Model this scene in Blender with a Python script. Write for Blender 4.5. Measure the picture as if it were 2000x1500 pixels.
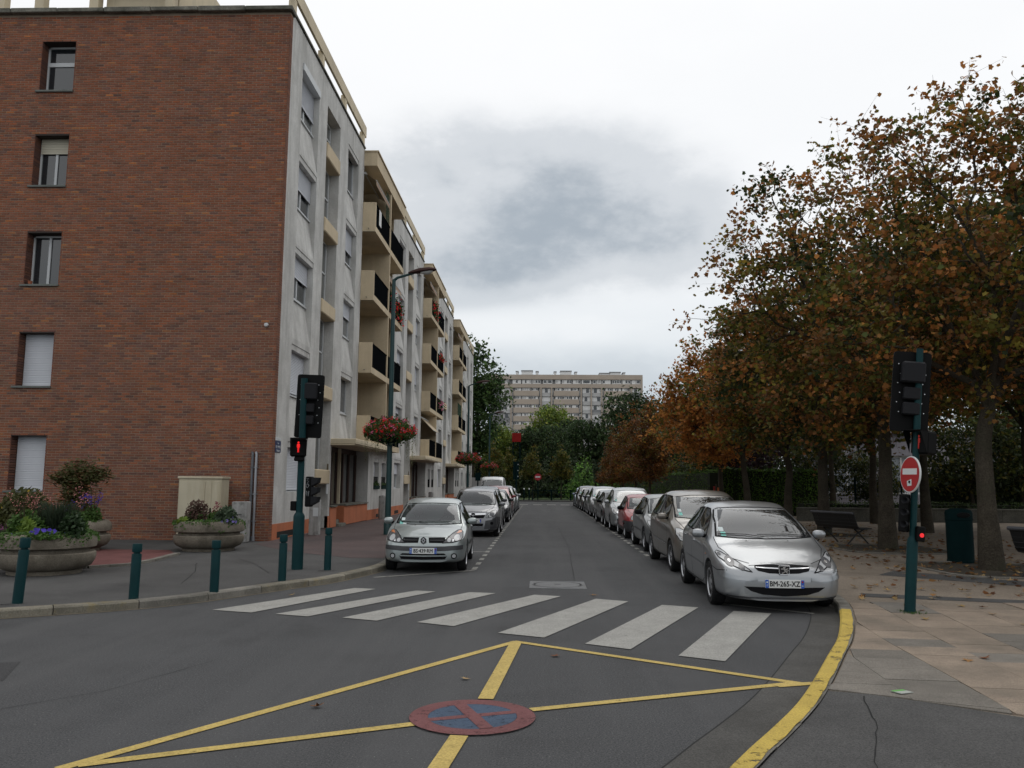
import bpy, bmesh, math, random
import numpy as np
from mathutils import Vector, Matrix, Quaternion
from mathutils.bvhtree import BVHTree
from mathutils.geometry import delaunay_2d_cdt
R = math.radians
PI = math.pi
random.seed(7)
rng = np.random.default_rng(7)
for o in list(bpy.data.objects):
    bpy.data.objects.remove(o)
sc = bpy.context.scene
col = sc.collection

# ------------------------------------------------------------------ camera, sky, sun, exposure
CAM_H = 1.64
cd = bpy.data.cameras.new('camera'); cam = bpy.data.objects.new('camera', cd); col.objects.link(cam)
cd.sensor_width = 36.0; cd.lens = 29.12; cd.clip_start = 0.1; cd.clip_end = 3000
cam.matrix_world = Matrix(((0.99940, -0.00436, 0.03450, 0), (0.03373, -0.11989, -0.99221, 0), (0.00846, 0.99278, -0.11967, CAM_H), (0, 0, 0, 1)))
sc.camera = cam

world = bpy.data.worlds.new('World'); sc.world = world; world.use_nodes = True
SUN_EL, SUN_AZ = R(52), R(25)          # azimuth from +Y towards +X
def build_world():
    nt = world.node_tree; N = nt.nodes; L = nt.links; N.clear()
    out = N.new('ShaderNodeOutputWorld')
    sky = N.new('ShaderNodeTexSky'); sky.sky_type = 'NISHITA'; sky.sun_disc = False
    sky.sun_elevation = SUN_EL; sky.sun_rotation = SUN_AZ
    b1 = N.new('ShaderNodeBackground'); b1.inputs[1].default_value = 0.1; L.new(sky.outputs[0], b1.inputs[0])
    tc = N.new('ShaderNodeTexCoord'); sep = N.new('ShaderNodeSeparateXYZ'); L.new(tc.outputs['Generated'], sep.inputs[0])
    def math_(op, a, b=None, c=None, clamp=False):
        n = N.new('ShaderNodeMath'); n.operation = op; n.use_clamp = clamp
        for i, v in enumerate((a, b, c)):
            if v is None: continue
            if isinstance(v, (int, float)): n.inputs[i].default_value = v
            else: L.new(v, n.inputs[i])
        return n.outputs[0]
    def noise(scale, detail, rough, off=(0, 0, 0), zs=2.2):
        m = N.new('ShaderNodeMapping'); m.inputs['Location'].default_value = off; m.inputs['Scale'].default_value = (1, 1, zs)
        L.new(tc.outputs['Generated'], m.inputs[0])
        n = N.new('ShaderNodeTexNoise'); n.inputs['Scale'].default_value = scale; n.inputs['Detail'].default_value = detail; n.inputs['Roughness'].default_value = rough
        L.new(m.outputs[0], n.inputs[0]); return n.outputs[0]
    def ramp(v, pts):
        r = N.new('ShaderNodeValToRGB'); L.new(v, r.inputs[0]); e = r.color_ramp; e.interpolation = 'EASE'
        while len(e.elements) < len(pts): e.elements.new(0.5)
        for el, (p, c) in zip(e.elements, pts): el.position = p; el.color = (*c, 1)
        return r.outputs[0]
    def mix(f, a, b, mode='MIX'):
        n = N.new('ShaderNodeMix'); n.data_type = 'RGBA'; n.blend_type = mode
        if isinstance(f, (int, float)): n.inputs[0].default_value = f
        else: L.new(f, n.inputs[0])
        for i, v in ((6, a), (7, b)):
            if isinstance(v, tuple): n.inputs[i].default_value = (*v, 1)
            else: L.new(v, n.inputs[i])
        return n.outputs[2]
    # overcast: greyer towards the horizon, whiter overhead
    base = ramp(sep.outputs[2], [(0.0, (0.56, 0.61, 0.65)), (0.07, (0.60, 0.655, 0.70)), (0.16, (0.80, 0.84, 0.87)), (0.27, (0.99, 1.0, 1.01)), (0.75, (1.06, 1.06, 1.06))])
    broad = noise(2.3, 5, 0.55, (3.1, 0.2, 0.4))
    f = ramp(broad, [(0.40, (0, 0, 0)), (0.66, (1, 1, 1))])
    c1 = mix(math_('MULTIPLY', f, 0.10), base, (0.70, 0.74, 0.77))
    streak = noise(5.0, 6, 0.6, (0.3, 1.7, 2.0), 4.0)
    f2 = ramp(streak, [(0.50, (0, 0, 0)), (0.72, (1, 1, 1))])
    c1 = mix(math_('MULTIPLY', f2, 0.16), c1, (1.0, 1.0, 1.0))
    # the darker banks of cloud over the end of the street (slopes x/y and z/y of the view direction)
    ysafe = math_('MAXIMUM', sep.outputs[1], 0.05); px = math_('DIVIDE', sep.outputs[0], ysafe); pz_ = math_('DIVIDE', sep.outputs[2], ysafe); front = math_('GREATER_THAN', sep.outputs[1], 0.06)
    big = noise(4.2, 7, 0.60, (1.2, 0.4, 0.1), 1.6); fine_ = noise(13.0, 6, 0.60, (4.2, 1.4, 3.1), 2.0)
    wob = math_('ADD', math_('MULTIPLY', math_('SUBTRACT', big, 0.5), 2.3), math_('MULTIPLY', math_('SUBTRACT', fine_, 0.5), 1.25))
    def blob(cx, cz, sx, sz):
        dx = math_('DIVIDE', math_('SUBTRACT', px, cx), sx); dz = math_('DIVIDE', math_('SUBTRACT', pz_, cz), sz)
        return math_('POWER', 2.718, math_('MULTIPLY', math_('ADD', math_('MULTIPLY', dx, dx), math_('MULTIPLY', dz, dz)), -1.0))
    add = lambda *v: v[0] if len(v) == 1 else math_('ADD', v[0], add(*v[1:]))
    sc_ = lambda v, k: math_('MULTIPLY', v, k)
    dens = add(sc_(blob(0.035, 0.372, 0.150, 0.075), .85), sc_(blob(-0.075, 0.262, 0.13, 0.045), .80), sc_(blob(-0.14, 0.39, 0.11, 0.07), .5), sc_(blob(0.17, 0.30, 0.10, 0.055), .55), sc_(blob(0.03, 0.30, 0.13, 0.05), .35))
    dens = math_('MULTIPLY', dens, math_('ADD', 1.0, wob)); k1 = math_('MULTIPLY', ramp(sc_(dens, .7), [(0.02, (0, 0, 0)), (0.32, (.5, .5, .5)), (0.95, (1, 1, 1))]), front)
    c1 = mix(math_('MULTIPLY', k1, 0.92), c1, (0.345, 0.40, 0.455))
    low = ramp(math_('MULTIPLY', blob(0.08, 0.125, 0.40, 0.05), math_('ADD', 1.0, wob)), [(0.05, (0, 0, 0)), (1.0, (1, 1, 1))])
    c1 = mix(math_('MULTIPLY', math_('MULTIPLY', low, front), 0.45), c1, (0.44, 0.50, 0.56))
    gap = ramp(math_('MULTIPLY', blob(0.0, 0.190, 0.16, 0.026), math_('ADD', 1.0, wob)), [(0.05, (0, 0, 0)), (0.9, (1, 1, 1))])
    c1 = mix(math_('MULTIPLY', math_('MULTIPLY', gap, front), 0.7), c1, (0.93, 0.95, 0.965))
    b2 = N.new('ShaderNodeBackground'); b2.inputs[1].default_value = 1.0; L.new(c1, b2.inputs[0])
    mx = N.new('ShaderNodeMixShader'); mx.inputs[0].default_value = 0.94
    L.new(b1.outputs[0], mx.inputs[1]); L.new(b2.outputs[0], mx.inputs[2]); L.new(mx.outputs[0], out.inputs[0])
build_world()
sun = bpy.data.lights.new('sun', 'SUN'); sun.energy = 0.5; sun.angle = R(35); sun.color = (1.0, 0.97, 0.92)
so = bpy.data.objects.new('sun', sun); col.objects.link(so)
sd = Vector((math.sin(SUN_AZ) * math.cos(SUN_EL), math.cos(SUN_AZ) * math.cos(SUN_EL), math.sin(SUN_EL)))
so.rotation_euler = sd.to_track_quat('Z', 'Y').to_euler(); so.location = (0, 0, 60)
vs = sc.view_settings; vs.view_transform = 'Standard'; vs.look = 'None'; vs.exposure = 0.0; vs.gamma = 1.0; vs.use_curve_mapping = False
sc.render.engine = 'CYCLES'
cy = sc.cycles; cy.use_denoising = True; cy.max_bounces = 7; cy.diffuse_bounces = 3; cy.glossy_bounces = 3; cy.transparent_max_bounces = 12; cy.transmission_bounces = 3
cy.use_adaptive_sampling = True; cy.adaptive_threshold = 0.02; cy.sample_clamp_indirect = 6
try: cy.denoiser = 'OPENIMAGEDENOISE'
except Exception: pass

# ------------------------------------------------------------------ helpers
def tag(o, label=None, cat=None, group=None, kind=None):
    if label: o['label'] = label
    if cat: o['category'] = cat
    if group: o['group'] = group
    if kind: o['kind'] = kind
    return o
def empty(name, loc=(0, 0, 0), rz=0.0, parent=None):
    o = bpy.data.objects.new(name, None); col.objects.link(o); o.location = loc; o.rotation_euler = (0, 0, rz); o.empty_display_size = 0.2
    if parent: o.parent = parent
    return o
def copy_tree(o, parent=None):
    c = o.copy(); col.objects.link(c); c.parent = parent
    for ch in o.children: copy_tree(ch, c)
    return c
class MB:
    """collects polygons; build() links them as one mesh object"""
    def __init__(s): s.v = []; s.f = []; s.m = []; s.c = []; s.use_c = False
    def poly(s, pts, mi=0, c=None):
        i = len(s.v); s.v.extend([tuple(p) for p in pts]); s.f.append(tuple(range(i, i + len(pts)))); s.m.append(mi); s.c.append(c)
        if c is not None: s.use_c = True
    def add(s, vs, fs, mi=0, c=None):
        i = len(s.v); s.v.extend([tuple(p) for p in vs])
        for f in fs: s.f.append(tuple(i + k for k in f)); s.m.append(mi); s.c.append(c)
        if c is not None: s.use_c = True
    def box(s, x0, y0, z0, x1, y1, z1, mi=0, c=None, bev=0.0, M=None):
        x0, x1 = min(x0, x1), max(x0, x1); y0, y1 = min(y0, y1), max(y0, y1); z0, z1 = min(z0, z1), max(z0, z1)
        if bev <= 0:
            vs = [(x0, y0, z0), (x1, y0, z0), (x1, y1, z0), (x0, y1, z0), (x0, y0, z1), (x1, y0, z1), (x1, y1, z1), (x0, y1, z1)]
            fs = [(0, 3, 2, 1), (4, 5, 6, 7), (0, 1, 5, 4), (1, 2, 6, 5), (2, 3, 7, 6), (3, 0, 4, 7)]
        else:
            b = min(bev, (x1 - x0) / 2.01, (y1 - y0) / 2.01, (z1 - z0) / 2.01)
            vs = []
            for (z, e) in ((z0, b), (z0 + b, 0), (z1 - b, 0), (z1, b)):
                vs += [(x0 + b + e * 0, y0 + e, z), (x1 - b, y0 + e, z), (x1 - e, y0 + b, z), (x1 - e, y1 - b, z), (x1 - b, y1 - e, z), (x0 + b, y1 - e, z), (x0 + e, y1 - b, z), (x0 + e, y0 + b, z)]
            fs = [tuple(range(7, -1, -1)), tuple(range(24, 32))]
            for r in range(3):
                for k in range(8): fs.append((r * 8 + k, r * 8 + (k + 1) % 8, r * 8 + 8 + (k + 1) % 8, r * 8 + 8 + k))
        if M is not None: vs = [tuple(M @ Vector(v)) for v in vs]
        s.add(vs, fs, mi, c)
    def tube(s, pts, rad, n=8, mi=0, c=None, cap=True):
        pts = [Vector(p) for p in pts]; rad = rad if isinstance(rad, (list, tuple)) else [rad] * len(pts)
        vs = []; prev = None
        for i, p in enumerate(pts):
            d = (pts[min(i + 1, len(pts) - 1)] - pts[max(i - 1, 0)])
            d = d.normalized() if d.length > 1e-9 else Vector((0, 0, 1))
            if prev is None:
                a = Vector((1, 0, 0)) if abs(d.x) < 0.9 else Vector((0, 1, 0)); u = d.cross(a).normalized()
            else:
                u = (prev - d * prev.dot(d)); u = u.normalized() if u.length > 1e-6 else d.orthogonal().normalized()
            prev = u; w = d.cross(u)
            for k in range(n):
                t = 2 * PI * k / n; vs.append(p + (u * math.cos(t) + w * math.sin(t)) * rad[i])
        fs = []
        for i in range(len(pts) - 1):
            for k in range(n): fs.append((i * n + k, i * n + (k + 1) % n, (i + 1) * n + (k + 1) % n, (i + 1) * n + k))
        if cap: fs.append(tuple(range(n - 1, -1, -1))); fs.append(tuple(range((len(pts) - 1) * n, len(pts) * n)))
        s.add(vs, fs, mi, c)
    def lathe(s, prof, n=24, o=(0, 0, 0), mi=0, c=None, axis='Z'):
        vs = []
        for (r, z) in prof:
            for k in range(n):
                t = 2 * PI * k / n
                p = (r * math.cos(t), r * math.sin(t), z)
                if axis == 'X': p = (p[2], p[0], p[1])
                if axis == 'Y': p = (p[1], p[2], p[0])
                vs.append((p[0] + o[0], p[1] + o[1], p[2] + o[2]))
        fs = []
        for i in range(len(prof) - 1):
            for k in range(n): fs.append((i * n + k, i * n + (k + 1) % n, (i + 1) * n + (k + 1) % n, (i + 1) * n + k))
        if prof[0][0] > 1e-6: fs.append(tuple(range(n - 1, -1, -1)))
        if prof[-1][0] > 1e-6: fs.append(tuple(range((len(prof) - 1) * n, len(prof) * n)))
        s.add(vs, fs, mi, c)
    def prism(s, pts2, h0, h1, plane='XY', mi=0, c=None):
        """polygon extruded: XY -> along z, XZ -> along y, YZ -> along x"""
        def P(a, b, h): return {'XY': (a, b, h), 'XZ': (a, h, b), 'YZ': (h, a, b)}[plane]
        n = len(pts2); vs = [P(a, b, h0) for a, b in pts2] + [P(a, b, h1) for a, b in pts2]
        fs = [tuple(range(n)), tuple(range(2 * n - 1, n - 1, -1))] + [(i, n + i, n + (i + 1) % n, (i + 1) % n) for i in range(n)]
        s.add(vs, fs, mi, c)
    def mesh(s, name, mats, smooth=False, fix=True):
        me = bpy.data.meshes.new(name); me.from_pydata(s.v, [], s.f)
        mats = mats if isinstance(mats, (list, tuple)) else [mats]
        for m in mats: me.materials.append(m)
        if len(mats) > 1: me.polygons.foreach_set('material_index', s.m)
        if s.use_c:
            ca = me.color_attributes.new('Col', 'FLOAT_COLOR', 'CORNER')
            arr = []
            for f, c in zip(s.f, s.c):
                c = (*(c or (1, 1, 1)), 1.0); arr.extend(c * len(f))
            ca.data.foreach_set('color', arr)
        if fix:
            bm = bmesh.new(); bm.from_mesh(me); bmesh.ops.recalc_face_normals(bm, faces=bm.faces); bm.to_mesh(me); bm.free()
        if smooth:
            me.polygons.foreach_set('use_smooth', [True] * len(me.polygons))
            try: me.set_sharp_from_angle(angle=smooth if isinstance(smooth, float) and smooth is not True else R(40))
            except Exception: pass
        me.update(); return me
    def build(s, name, mats, parent=None, smooth=False, fix=True):
        o = bpy.data.objects.new(name, s.mesh(name, mats, smooth, fix)); col.objects.link(o)
        if parent: o.parent = parent
        return o
def link(name, me, parent=None, loc=None):
    o = bpy.data.objects.new(name, me); col.objects.link(o)
    if parent: o.parent = parent
    if loc: o.location = loc
    return o
def text_mesh(txt, size, mat, depth=0.002, bold=0.0):
    cu = bpy.data.curves.new('lettering', 'FONT'); cu.body = txt; cu.size = size; cu.align_x = 'CENTER'; cu.align_y = 'CENTER'; cu.extrude = depth; cu.resolution_u = 2
    o = bpy.data.objects.new('lettering', cu); col.objects.link(o)
    me = bpy.data.meshes.new_from_object(o.evaluated_get(bpy.context.evaluated_depsgraph_get()))
    bpy.data.objects.remove(o); bpy.data.curves.remove(cu)
    if bold:
        bm = bmesh.new()
        for dx, dy in ((-bold, 0), (bold, 0), (0, bold), (0, -bold)):
            n0 = len(bm.verts); bm.from_mesh(me); bm.verts.ensure_lookup_table()
            for v in bm.verts[n0:]: v.co.x += dx; v.co.y += dy; v.co.z += dx * .02 + dy * .03
        bm.to_mesh(me); bm.free()
    me.materials.clear(); me.materials.append(mat); return me

# ------------------------------------------------------------------ materials
MATS = {}
def mat(name, c, rough=0.8, spec=0.3, metal=0.0, var=0.0, vscale=2.0, fine=0.0, fscale=80.0, bump=0.0, bscale=120.0, bdist=0.01, stain=None, use_col=False, objvar=0.0, coat=0.0, sub=None, streak=None, emit=None, detail=5, speck=None, track=None):
    if name in MATS: return MATS[name]
    m = bpy.data.materials.new(name); m.use_nodes = True; MATS[name] = m
    nt = m.node_tree; N = nt.nodes; L = nt.links; p = N['Principled BSDF']
    p.inputs['Roughness'].default_value = rough; p.inputs['Metallic'].default_value = metal
    p.inputs['Specular IOR Level'].default_value = spec
    if coat: p.inputs['Coat Weight'].default_value = coat; p.inputs['Coat Roughness'].default_value = 0.03
    if emit: p.inputs['Emission Color'].default_value = (*emit[0], 1); p.inputs['Emission Strength'].default_value = emit[1]
    tc = N.new('ShaderNodeTexCoord'); cur = None
    def mixc(f, a, b, mode='MIX'):
        n = N.new('ShaderNodeMix'); n.data_type = 'RGBA'; n.blend_type = mode
        if isinstance(f, (int, float)): n.inputs[0].default_value = f
        else: L.new(f, n.inputs[0])
        for i, v in ((6, a), (7, b)):
            if isinstance(v, tuple): n.inputs[i].default_value = (*v[:3], 1)
            else: L.new(v, n.inputs[i])
        return n.outputs[2]
    def noise(scale, det, ro, mapping=None):
        n = N.new('ShaderNodeTexNoise'); n.inputs['Scale'].default_value = scale; n.inputs['Detail'].default_value = det; n.inputs['Roughness'].default_value = ro
        if mapping:
            mp = N.new('ShaderNodeMapping'); mp.inputs['Scale'].default_value = mapping; L.new(tc.outputs['Object'], mp.inputs[0]); L.new(mp.outputs[0], n.inputs[0])
        else: L.new(tc.outputs['Object'], n.inputs[0])
        return n.outputs[0]
    def rng_(v, a, b, c0, c1):
        n = N.new('ShaderNodeMapRange'); n.inputs[1].default_value = a; n.inputs[2].default_value = b; n.inputs[3].default_value = c0; n.inputs[4].default_value = c1; L.new(v, n.inputs[0]); return n.outputs[0]
    if use_col:
        a = N.new('ShaderNodeVertexColor'); a.layer_name = 'Col'; cur = mixc(1.0, a.outputs[0], tuple(c), 'MULTIPLY')
    else:
        rgb = N.new('ShaderNodeRGB'); rgb.outputs[0].default_value = (*c, 1); cur = rgb.outputs[0]
    if objvar:
        oi = N.new('ShaderNodeObjectInfo'); hs = N.new('ShaderNodeHueSaturation'); L.new(cur, hs.inputs['Color'])
        L.new(rng_(oi.outputs['Random'], 0, 1, 1 - objvar, 1 + objvar), hs.inputs['Value']); cur = hs.outputs[0]
    def scale_by(v, amt):
        nonlocal cur
        f = rng_(v, 0.3, 0.7, 1 - amt, 1 + amt)
        n = N.new('ShaderNodeVectorMath'); n.operation = 'SCALE'; L.new(cur, n.inputs[0]); L.new(f, n.inputs['Scale']); cur = n.outputs[0]
    if var: scale_by(noise(vscale, detail, 0.6), var)
    if fine: scale_by(noise(fscale, 2, 0.7), fine)
    if streak:   # (colour, strength, scale) weathering running down
        v = noise(1.0, 5, 0.65, (streak[2], streak[2], streak[2] * 0.12)); f = rng_(v, 0.48, 0.72, 0, streak[1]); cur = mixc(f, cur, tuple(streak[0]))
    if stain:    # (colour, strength, scale, lo, hi)
        v = noise(stain[2], 6, 0.62); f = rng_(v, stain[3], stain[4], 0, stain[1]); cur = mixc(f, cur, tuple(stain[0]))
    if track:    # (colour, strength, scale) long wear marks running along y
        v = noise(1.0, 4, 0.6, (track[2], track[2] * .05, track[2])); f = rng_(v, 0.45, 0.70, 0, track[1]); cur = mixc(f, cur, tuple(track[0]))
    if speck:    # (colour, strength, scale) pale stones in the binder
        v = noise(speck[2], 1, 0.5); f = rng_(v, 0.69, 0.74, 0, speck[1]); cur = mixc(f, cur, tuple(speck[0]))
    L.new(cur, p.inputs['Base Color'])
    if bump:
        b = N.new('ShaderNodeBump'); b.inputs['Strength'].default_value = bump; b.inputs['Distance'].default_value = bdist
        L.new(noise(bscale, 3, 0.6), b.inputs['Height']); L.new(b.outputs[0], p.inputs['Normal'])
    if sub:      # leaf: translucent mix
        t = N.new('ShaderNodeBsdfTranslucent'); L.new(cur, t.inputs[0]); mx = N.new('ShaderNodeMixShader'); mx.inputs[0].default_value = sub
        L.new(p.outputs[0], mx.inputs[1]); L.new(t.outputs[0], mx.inputs[2]); L.new(mx.outputs[0], N['Material Output'].inputs[0])
    return m
def glass_mat(name, tint, refl_ior=1.6, alpha=0.5):
    """tinted pane: fresnel reflection over a partly see-through dark tint"""
    if name in MATS: return MATS[name]
    m = bpy.data.materials.new(name); m.use_nodes = True; MATS[name] = m
    nt = m.node_tree; N = nt.nodes; L = nt.links; N.remove(N['Principled BSDF'])
    fr = N.new('ShaderNodeFresnel'); fr.inputs[0].default_value = refl_ior
    ge = N.new('ShaderNodeNewGeometry'); e1 = N.new('ShaderNodeMath'); e1.operation = 'MULTIPLY_ADD'; e1.inputs[1].default_value = -2; e1.inputs[2].default_value = 1; L.new(ge.outputs['Backfacing'], e1.inputs[0])
    e2 = N.new('ShaderNodeMath'); e2.operation = 'POWER'; e2.inputs[0].default_value = refl_ior; L.new(e1.outputs[0], e2.inputs[1]); L.new(e2.outputs[0], fr.inputs[0])
    g = N.new('ShaderNodeBsdfGlossy'); g.inputs['Roughness'].default_value = 0.02; g.inputs[0].default_value = (0.95, 0.97, 1, 1)
    t = N.new('ShaderNodeBsdfTransparent'); t.inputs[0].default_value = (*tint, 1)
    d = N.new('ShaderNodeBsdfDiffuse'); d.inputs[0].default_value = (0.012, 0.014, 0.015, 1)
    m1 = N.new('ShaderNodeMixShader'); m1.inputs[0].default_value = alpha; L.new(d.outputs[0], m1.inputs[1]); L.new(t.outputs[0], m1.inputs[2])
    m2 = N.new('ShaderNodeMixShader'); L.new(fr.outputs[0], m2.inputs[0]); L.new(m1.outputs[0], m2.inputs[1]); L.new(g.outputs[0], m2.inputs[2])
    L.new(m2.outputs[0], N['Material Output'].inputs[0]); return m
def smooth_path(pts, n=6):
    """Catmull-Rom through 2D/3D points"""
    P = [np.array(p, float) for p in pts]; P = [2 * P[0] - P[1]] + P + [2 * P[-1] - P[-2]]; out = []
    for i in range(1, len(P) - 2):
        for k in range(n):
            t = k / n
            out.append(0.5 * ((2 * P[i]) + (-P[i - 1] + P[i + 1]) * t + (2 * P[i - 1] - 5 * P[i] + 4 * P[i + 1] - P[i + 2]) * t * t + (-P[i - 1] + 3 * P[i] - 3 * P[i + 1] + P[i + 2]) * t ** 3))
    out.append(P[-2]); return [tuple(p) for p in out]
def offset_path(pts, d):
    """offset a 2D polyline to its left by d"""
    P = [np.array(p[:2], float) for p in pts]; out = []
    for i, p in enumerate(P):
        t = P[min(i + 1, len(P) - 1)] - P[max(i - 1, 0)]; t /= np.linalg.norm(t); out.append((p[0] - t[1] * d, p[1] + t[0] * d))
    return out
def strip(mb, a, b, z, mi=0):
    for i in range(len(a) - 1): mb.poly([(*a[i], z), (*a[i + 1], z), (*b[i + 1], z), (*b[i], z)], mi)
def mir(poly): return [(-a, b) for a, b in poly][::-1]
def circ(cx, cz, r, n=14, sx=1.0): return [(cx + sx * r * math.cos(2 * PI * k / n), cz + r * math.sin(2 * PI * k / n)) for k in range(n)]
def rrect(x0, z0, x1, z1, r=.02):
    out = []
    for cx, cz, a in ((x1 - r, z0 + r, -90), (x1 - r, z1 - r, 0), (x0 + r, z1 - r, 90), (x0 + r, z0 + r, 180)):
        for k in range(4): out.append((cx + r * math.cos(R(a + 30 * k)), cz + r * math.sin(R(a + 30 * k))))
    return out

def paint(name, c, metal=0.55, rough=.32): return mat('paint_' + name, c, rough=rough, spec=.5, metal=metal, coat=.75)
M_BLACKPL = mat('black_plastic', (.007, .007, .008), rough=.7, spec=.08)
M_GREYPL = mat('grey_plastic', (.045, .046, .05), rough=.5, spec=.35, var=.1)
M_DARKIN = mat('cabin_dark', (.018, .018, .02), rough=.8, spec=.2)
M_SEAT = mat('seat_cloth', (.05, .052, .056), rough=.9, spec=.1)
M_CHROME = mat('chrome', (.62, .63, .65), rough=.22, metal=1.0)
M_LAMP = mat('lamp_housing', (.40, .41, .42), rough=.35, metal=.0, coat=.6)
M_LAMPD = mat('lamp_reflector', (.06, .062, .07), rough=.3, metal=.0, coat=.6)
M_LAMPDK = mat('lamp_smoked', (.055, .055, .06), rough=.3, metal=.0, coat=.5)
M_AMBER = mat('amber_lens', (.62, .20, .07), rough=.2, coat=1.0)
M_REDL = mat('red_lens', (.35, .015, .012), rough=.2, coat=1.0)
M_TYRE = mat('tyre_rubber', (.016, .016, .017), rough=.85, spec=.2, var=.2, vscale=9)
M_RIM = mat('rim_alloy', (.42, .43, .45), rough=.3, metal=.8)
M_RIMD = mat('rim_shade', (.02, .02, .022), rough=.7)
M_PLATE = mat('plate_white', (.62, .63, .62), rough=.4, spec=.4)
M_PBLUE = mat('plate_blue', (.015, .09, .42), rough=.4, spec=.4)
M_INK = mat('plate_ink', (.012, .012, .014), rough=.5)
M_STICK1 = mat('sticker_white', (.55, .62, .62), rough=.6)
M_STICK2 = mat('sticker_green', (.20, .52, .46), rough=.6)
M_GLASS = glass_mat('car_glass', (.42, .50, .47), 1.6, .62)
M_GLASSB = glass_mat('car_glass_blue', (.16, .19, .24), 1.48, .5)
M_GLASSD = mat('car_glass_dark', (.02, .025, .028), rough=.04, spec=.9, coat=1.0)
M_PLEMB = mat('emblem_black', (.012, .012, .016), rough=.25, spec=.5)

# ------------------------------------------------------------------ ground, road, pavements, kerbs, markings
M_ASPH = mat('asphalt', (.066, .067, .0695), rough=.92, spec=.25, var=.13, vscale=.45, fine=.55, fscale=75, bump=.55, bscale=160, bdist=.012, stain=((.040, .040, .041), .6, .7, .52, .72), speck=((.20, .20, .19), .8, 70), track=((.088, .088, .09), .75, 1.1))
M_ASPHL = mat('asphalt_pavement', (.075, .074, .073), rough=.93, spec=.2, var=.16, vscale=.8, fine=.45, fscale=90, bump=.4, bscale=180, stain=((.04, .04, .041), .6, .7, .5, .74), speck=((.17, .165, .155), .7, 75))
M_ASPHR = mat('asphalt_red', (.092, .068, .066), rough=.93, spec=.2, var=.16, vscale=.7, fine=.4, fscale=90, bump=.3, bscale=180, stain=((.055, .05, .05), .6, .6, .48, .7))
M_REDP = mat('red_paving', (.135, .055, .052), rough=.9, var=.18, vscale=2, fine=.3, fscale=70, bump=.3)
M_GRAVEL = mat('packed_sand', (.225, .188, .150), rough=.95, spec=.15, var=.16, vscale=.5, fine=.35, fscale=60, bump=.4, bscale=130, stain=((.085, .07, .055), .6, .35, .5, .72))
M_EARTH = mat('earth', (.05, .042, .03), rough=.95, var=.3, vscale=.6, fine=.4, fscale=40, bump=.5, bscale=60)
M_KERB = mat('kerb_stone', (.17, .16, .14), rough=.9, var=.22, vscale=3, fine=.3, fscale=70, bump=.5, bscale=70, objvar=.22, stain=((.085, .08, .065), .7, 2.2, .5, .68))
M_KERBM = mat('kerb_mossy', (.185, .17, .135), rough=.9, var=.25, vscale=3, fine=.3, fscale=70, bump=.5, bscale=70, objvar=.2, stain=((.20, .15, .045), .55, 4.5, .55, .68))
M_GUTTER = mat('gutter', (.072, .07, .066), rough=.92, var=.2, vscale=1.2, fine=.4, fscale=80, bump=.4, stain=((.04, .038, .034), .7, 1.4, .48, .7))
M_TILET = mat('slab_tan', (.25, .20, .155), rough=.88, spec=.25, var=.12, vscale=3, fine=.35, fscale=110, bump=.2, objvar=.09, stain=((.13, .112, .09), .75, 1.4, .45, .70))
M_TILEG = mat('slab_grey', (.165, .15, .13), rough=.88, spec=.25, var=.14, vscale=3, fine=.4, fscale=110, bump=.2, objvar=.13, stain=((.08, .075, .068), .6, 1.1, .5, .75))
def worn_paint(name, c, under, lo, hi, scale, var=.12):
    m = mat(name, c, rough=.8, spec=.3, var=var, vscale=3, fine=.25, fscale=70, bump=.3, bscale=140)
    nt = m.node_tree; N = nt.nodes; L = nt.links; p = N['Principled BSDF']; tc = N.new('ShaderNodeTexCoord')
    n1 = N.new('ShaderNodeTexNoise'); n1.inputs['Scale'].default_value = scale; n1.inputs['Detail'].default_value = 9; n1.inputs['Roughness'].default_value = .75; L.new(tc.outputs['Object'], n1.inputs[0])
    mr = N.new('ShaderNodeMapRange'); mr.inputs[1].default_value = lo; mr.inputs[2].default_value = hi; L.new(n1.outputs[0], mr.inputs[0])
    tr = N.new('ShaderNodeBsdfTransparent'); mx = N.new('ShaderNodeMixShader'); L.new(mr.outputs[0], mx.inputs[0]); L.new(p.outputs[0], mx.inputs[1]); L.new(tr.outputs[0], mx.inputs[2]); L.new(mx.outputs[0], N['Material Output'].inputs[0]); return m
M_ZEBRA = worn_paint('zebra_paint', (.29, .285, .265), None, .60, .85, 7)
M_YELL = worn_paint('yellow_paint', (.45, .335, .105), None, .57, .76, 16)
M_YELLT = worn_paint('yellow_paint_kerb', (.46, .335, .07), None, .56, .62, 5)
M_REDPT = worn_paint('red_paint', (.15, .056, .057), None, .52, .86, 14)
M_BLUEPT = worn_paint('blue_paint', (.048, .075, .12), None, .52, .86, 14)
M_LINE = worn_paint('line_paint', (.26, .255, .235), None, .52, .72, 8)
PZ = .10                                                # pavement height
def struct(o): o['kind'] = 'structure'; return o
g = MB(); g.poly([(-900, -60, -.03), (900, -60, -.03), (900, 1500, -.03), (-900, 1500, -.03)]); struct(g.build('ground', M_EARTH))
g = MB(); g.poly([(-30, -12, 0), (22, -12, 0), (22, 16, 0), (-30, 16, 0)]); g.poly([(-5, 16, 0), (6, 16, 0), (6, 70, 0), (-5, 70, 0)]); g.poly([(-60, 70, 0), (40, 70, 0), (40, 79, 0), (-60, 79, 0)])
road = struct(g.build('road', M_ASPH))
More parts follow.
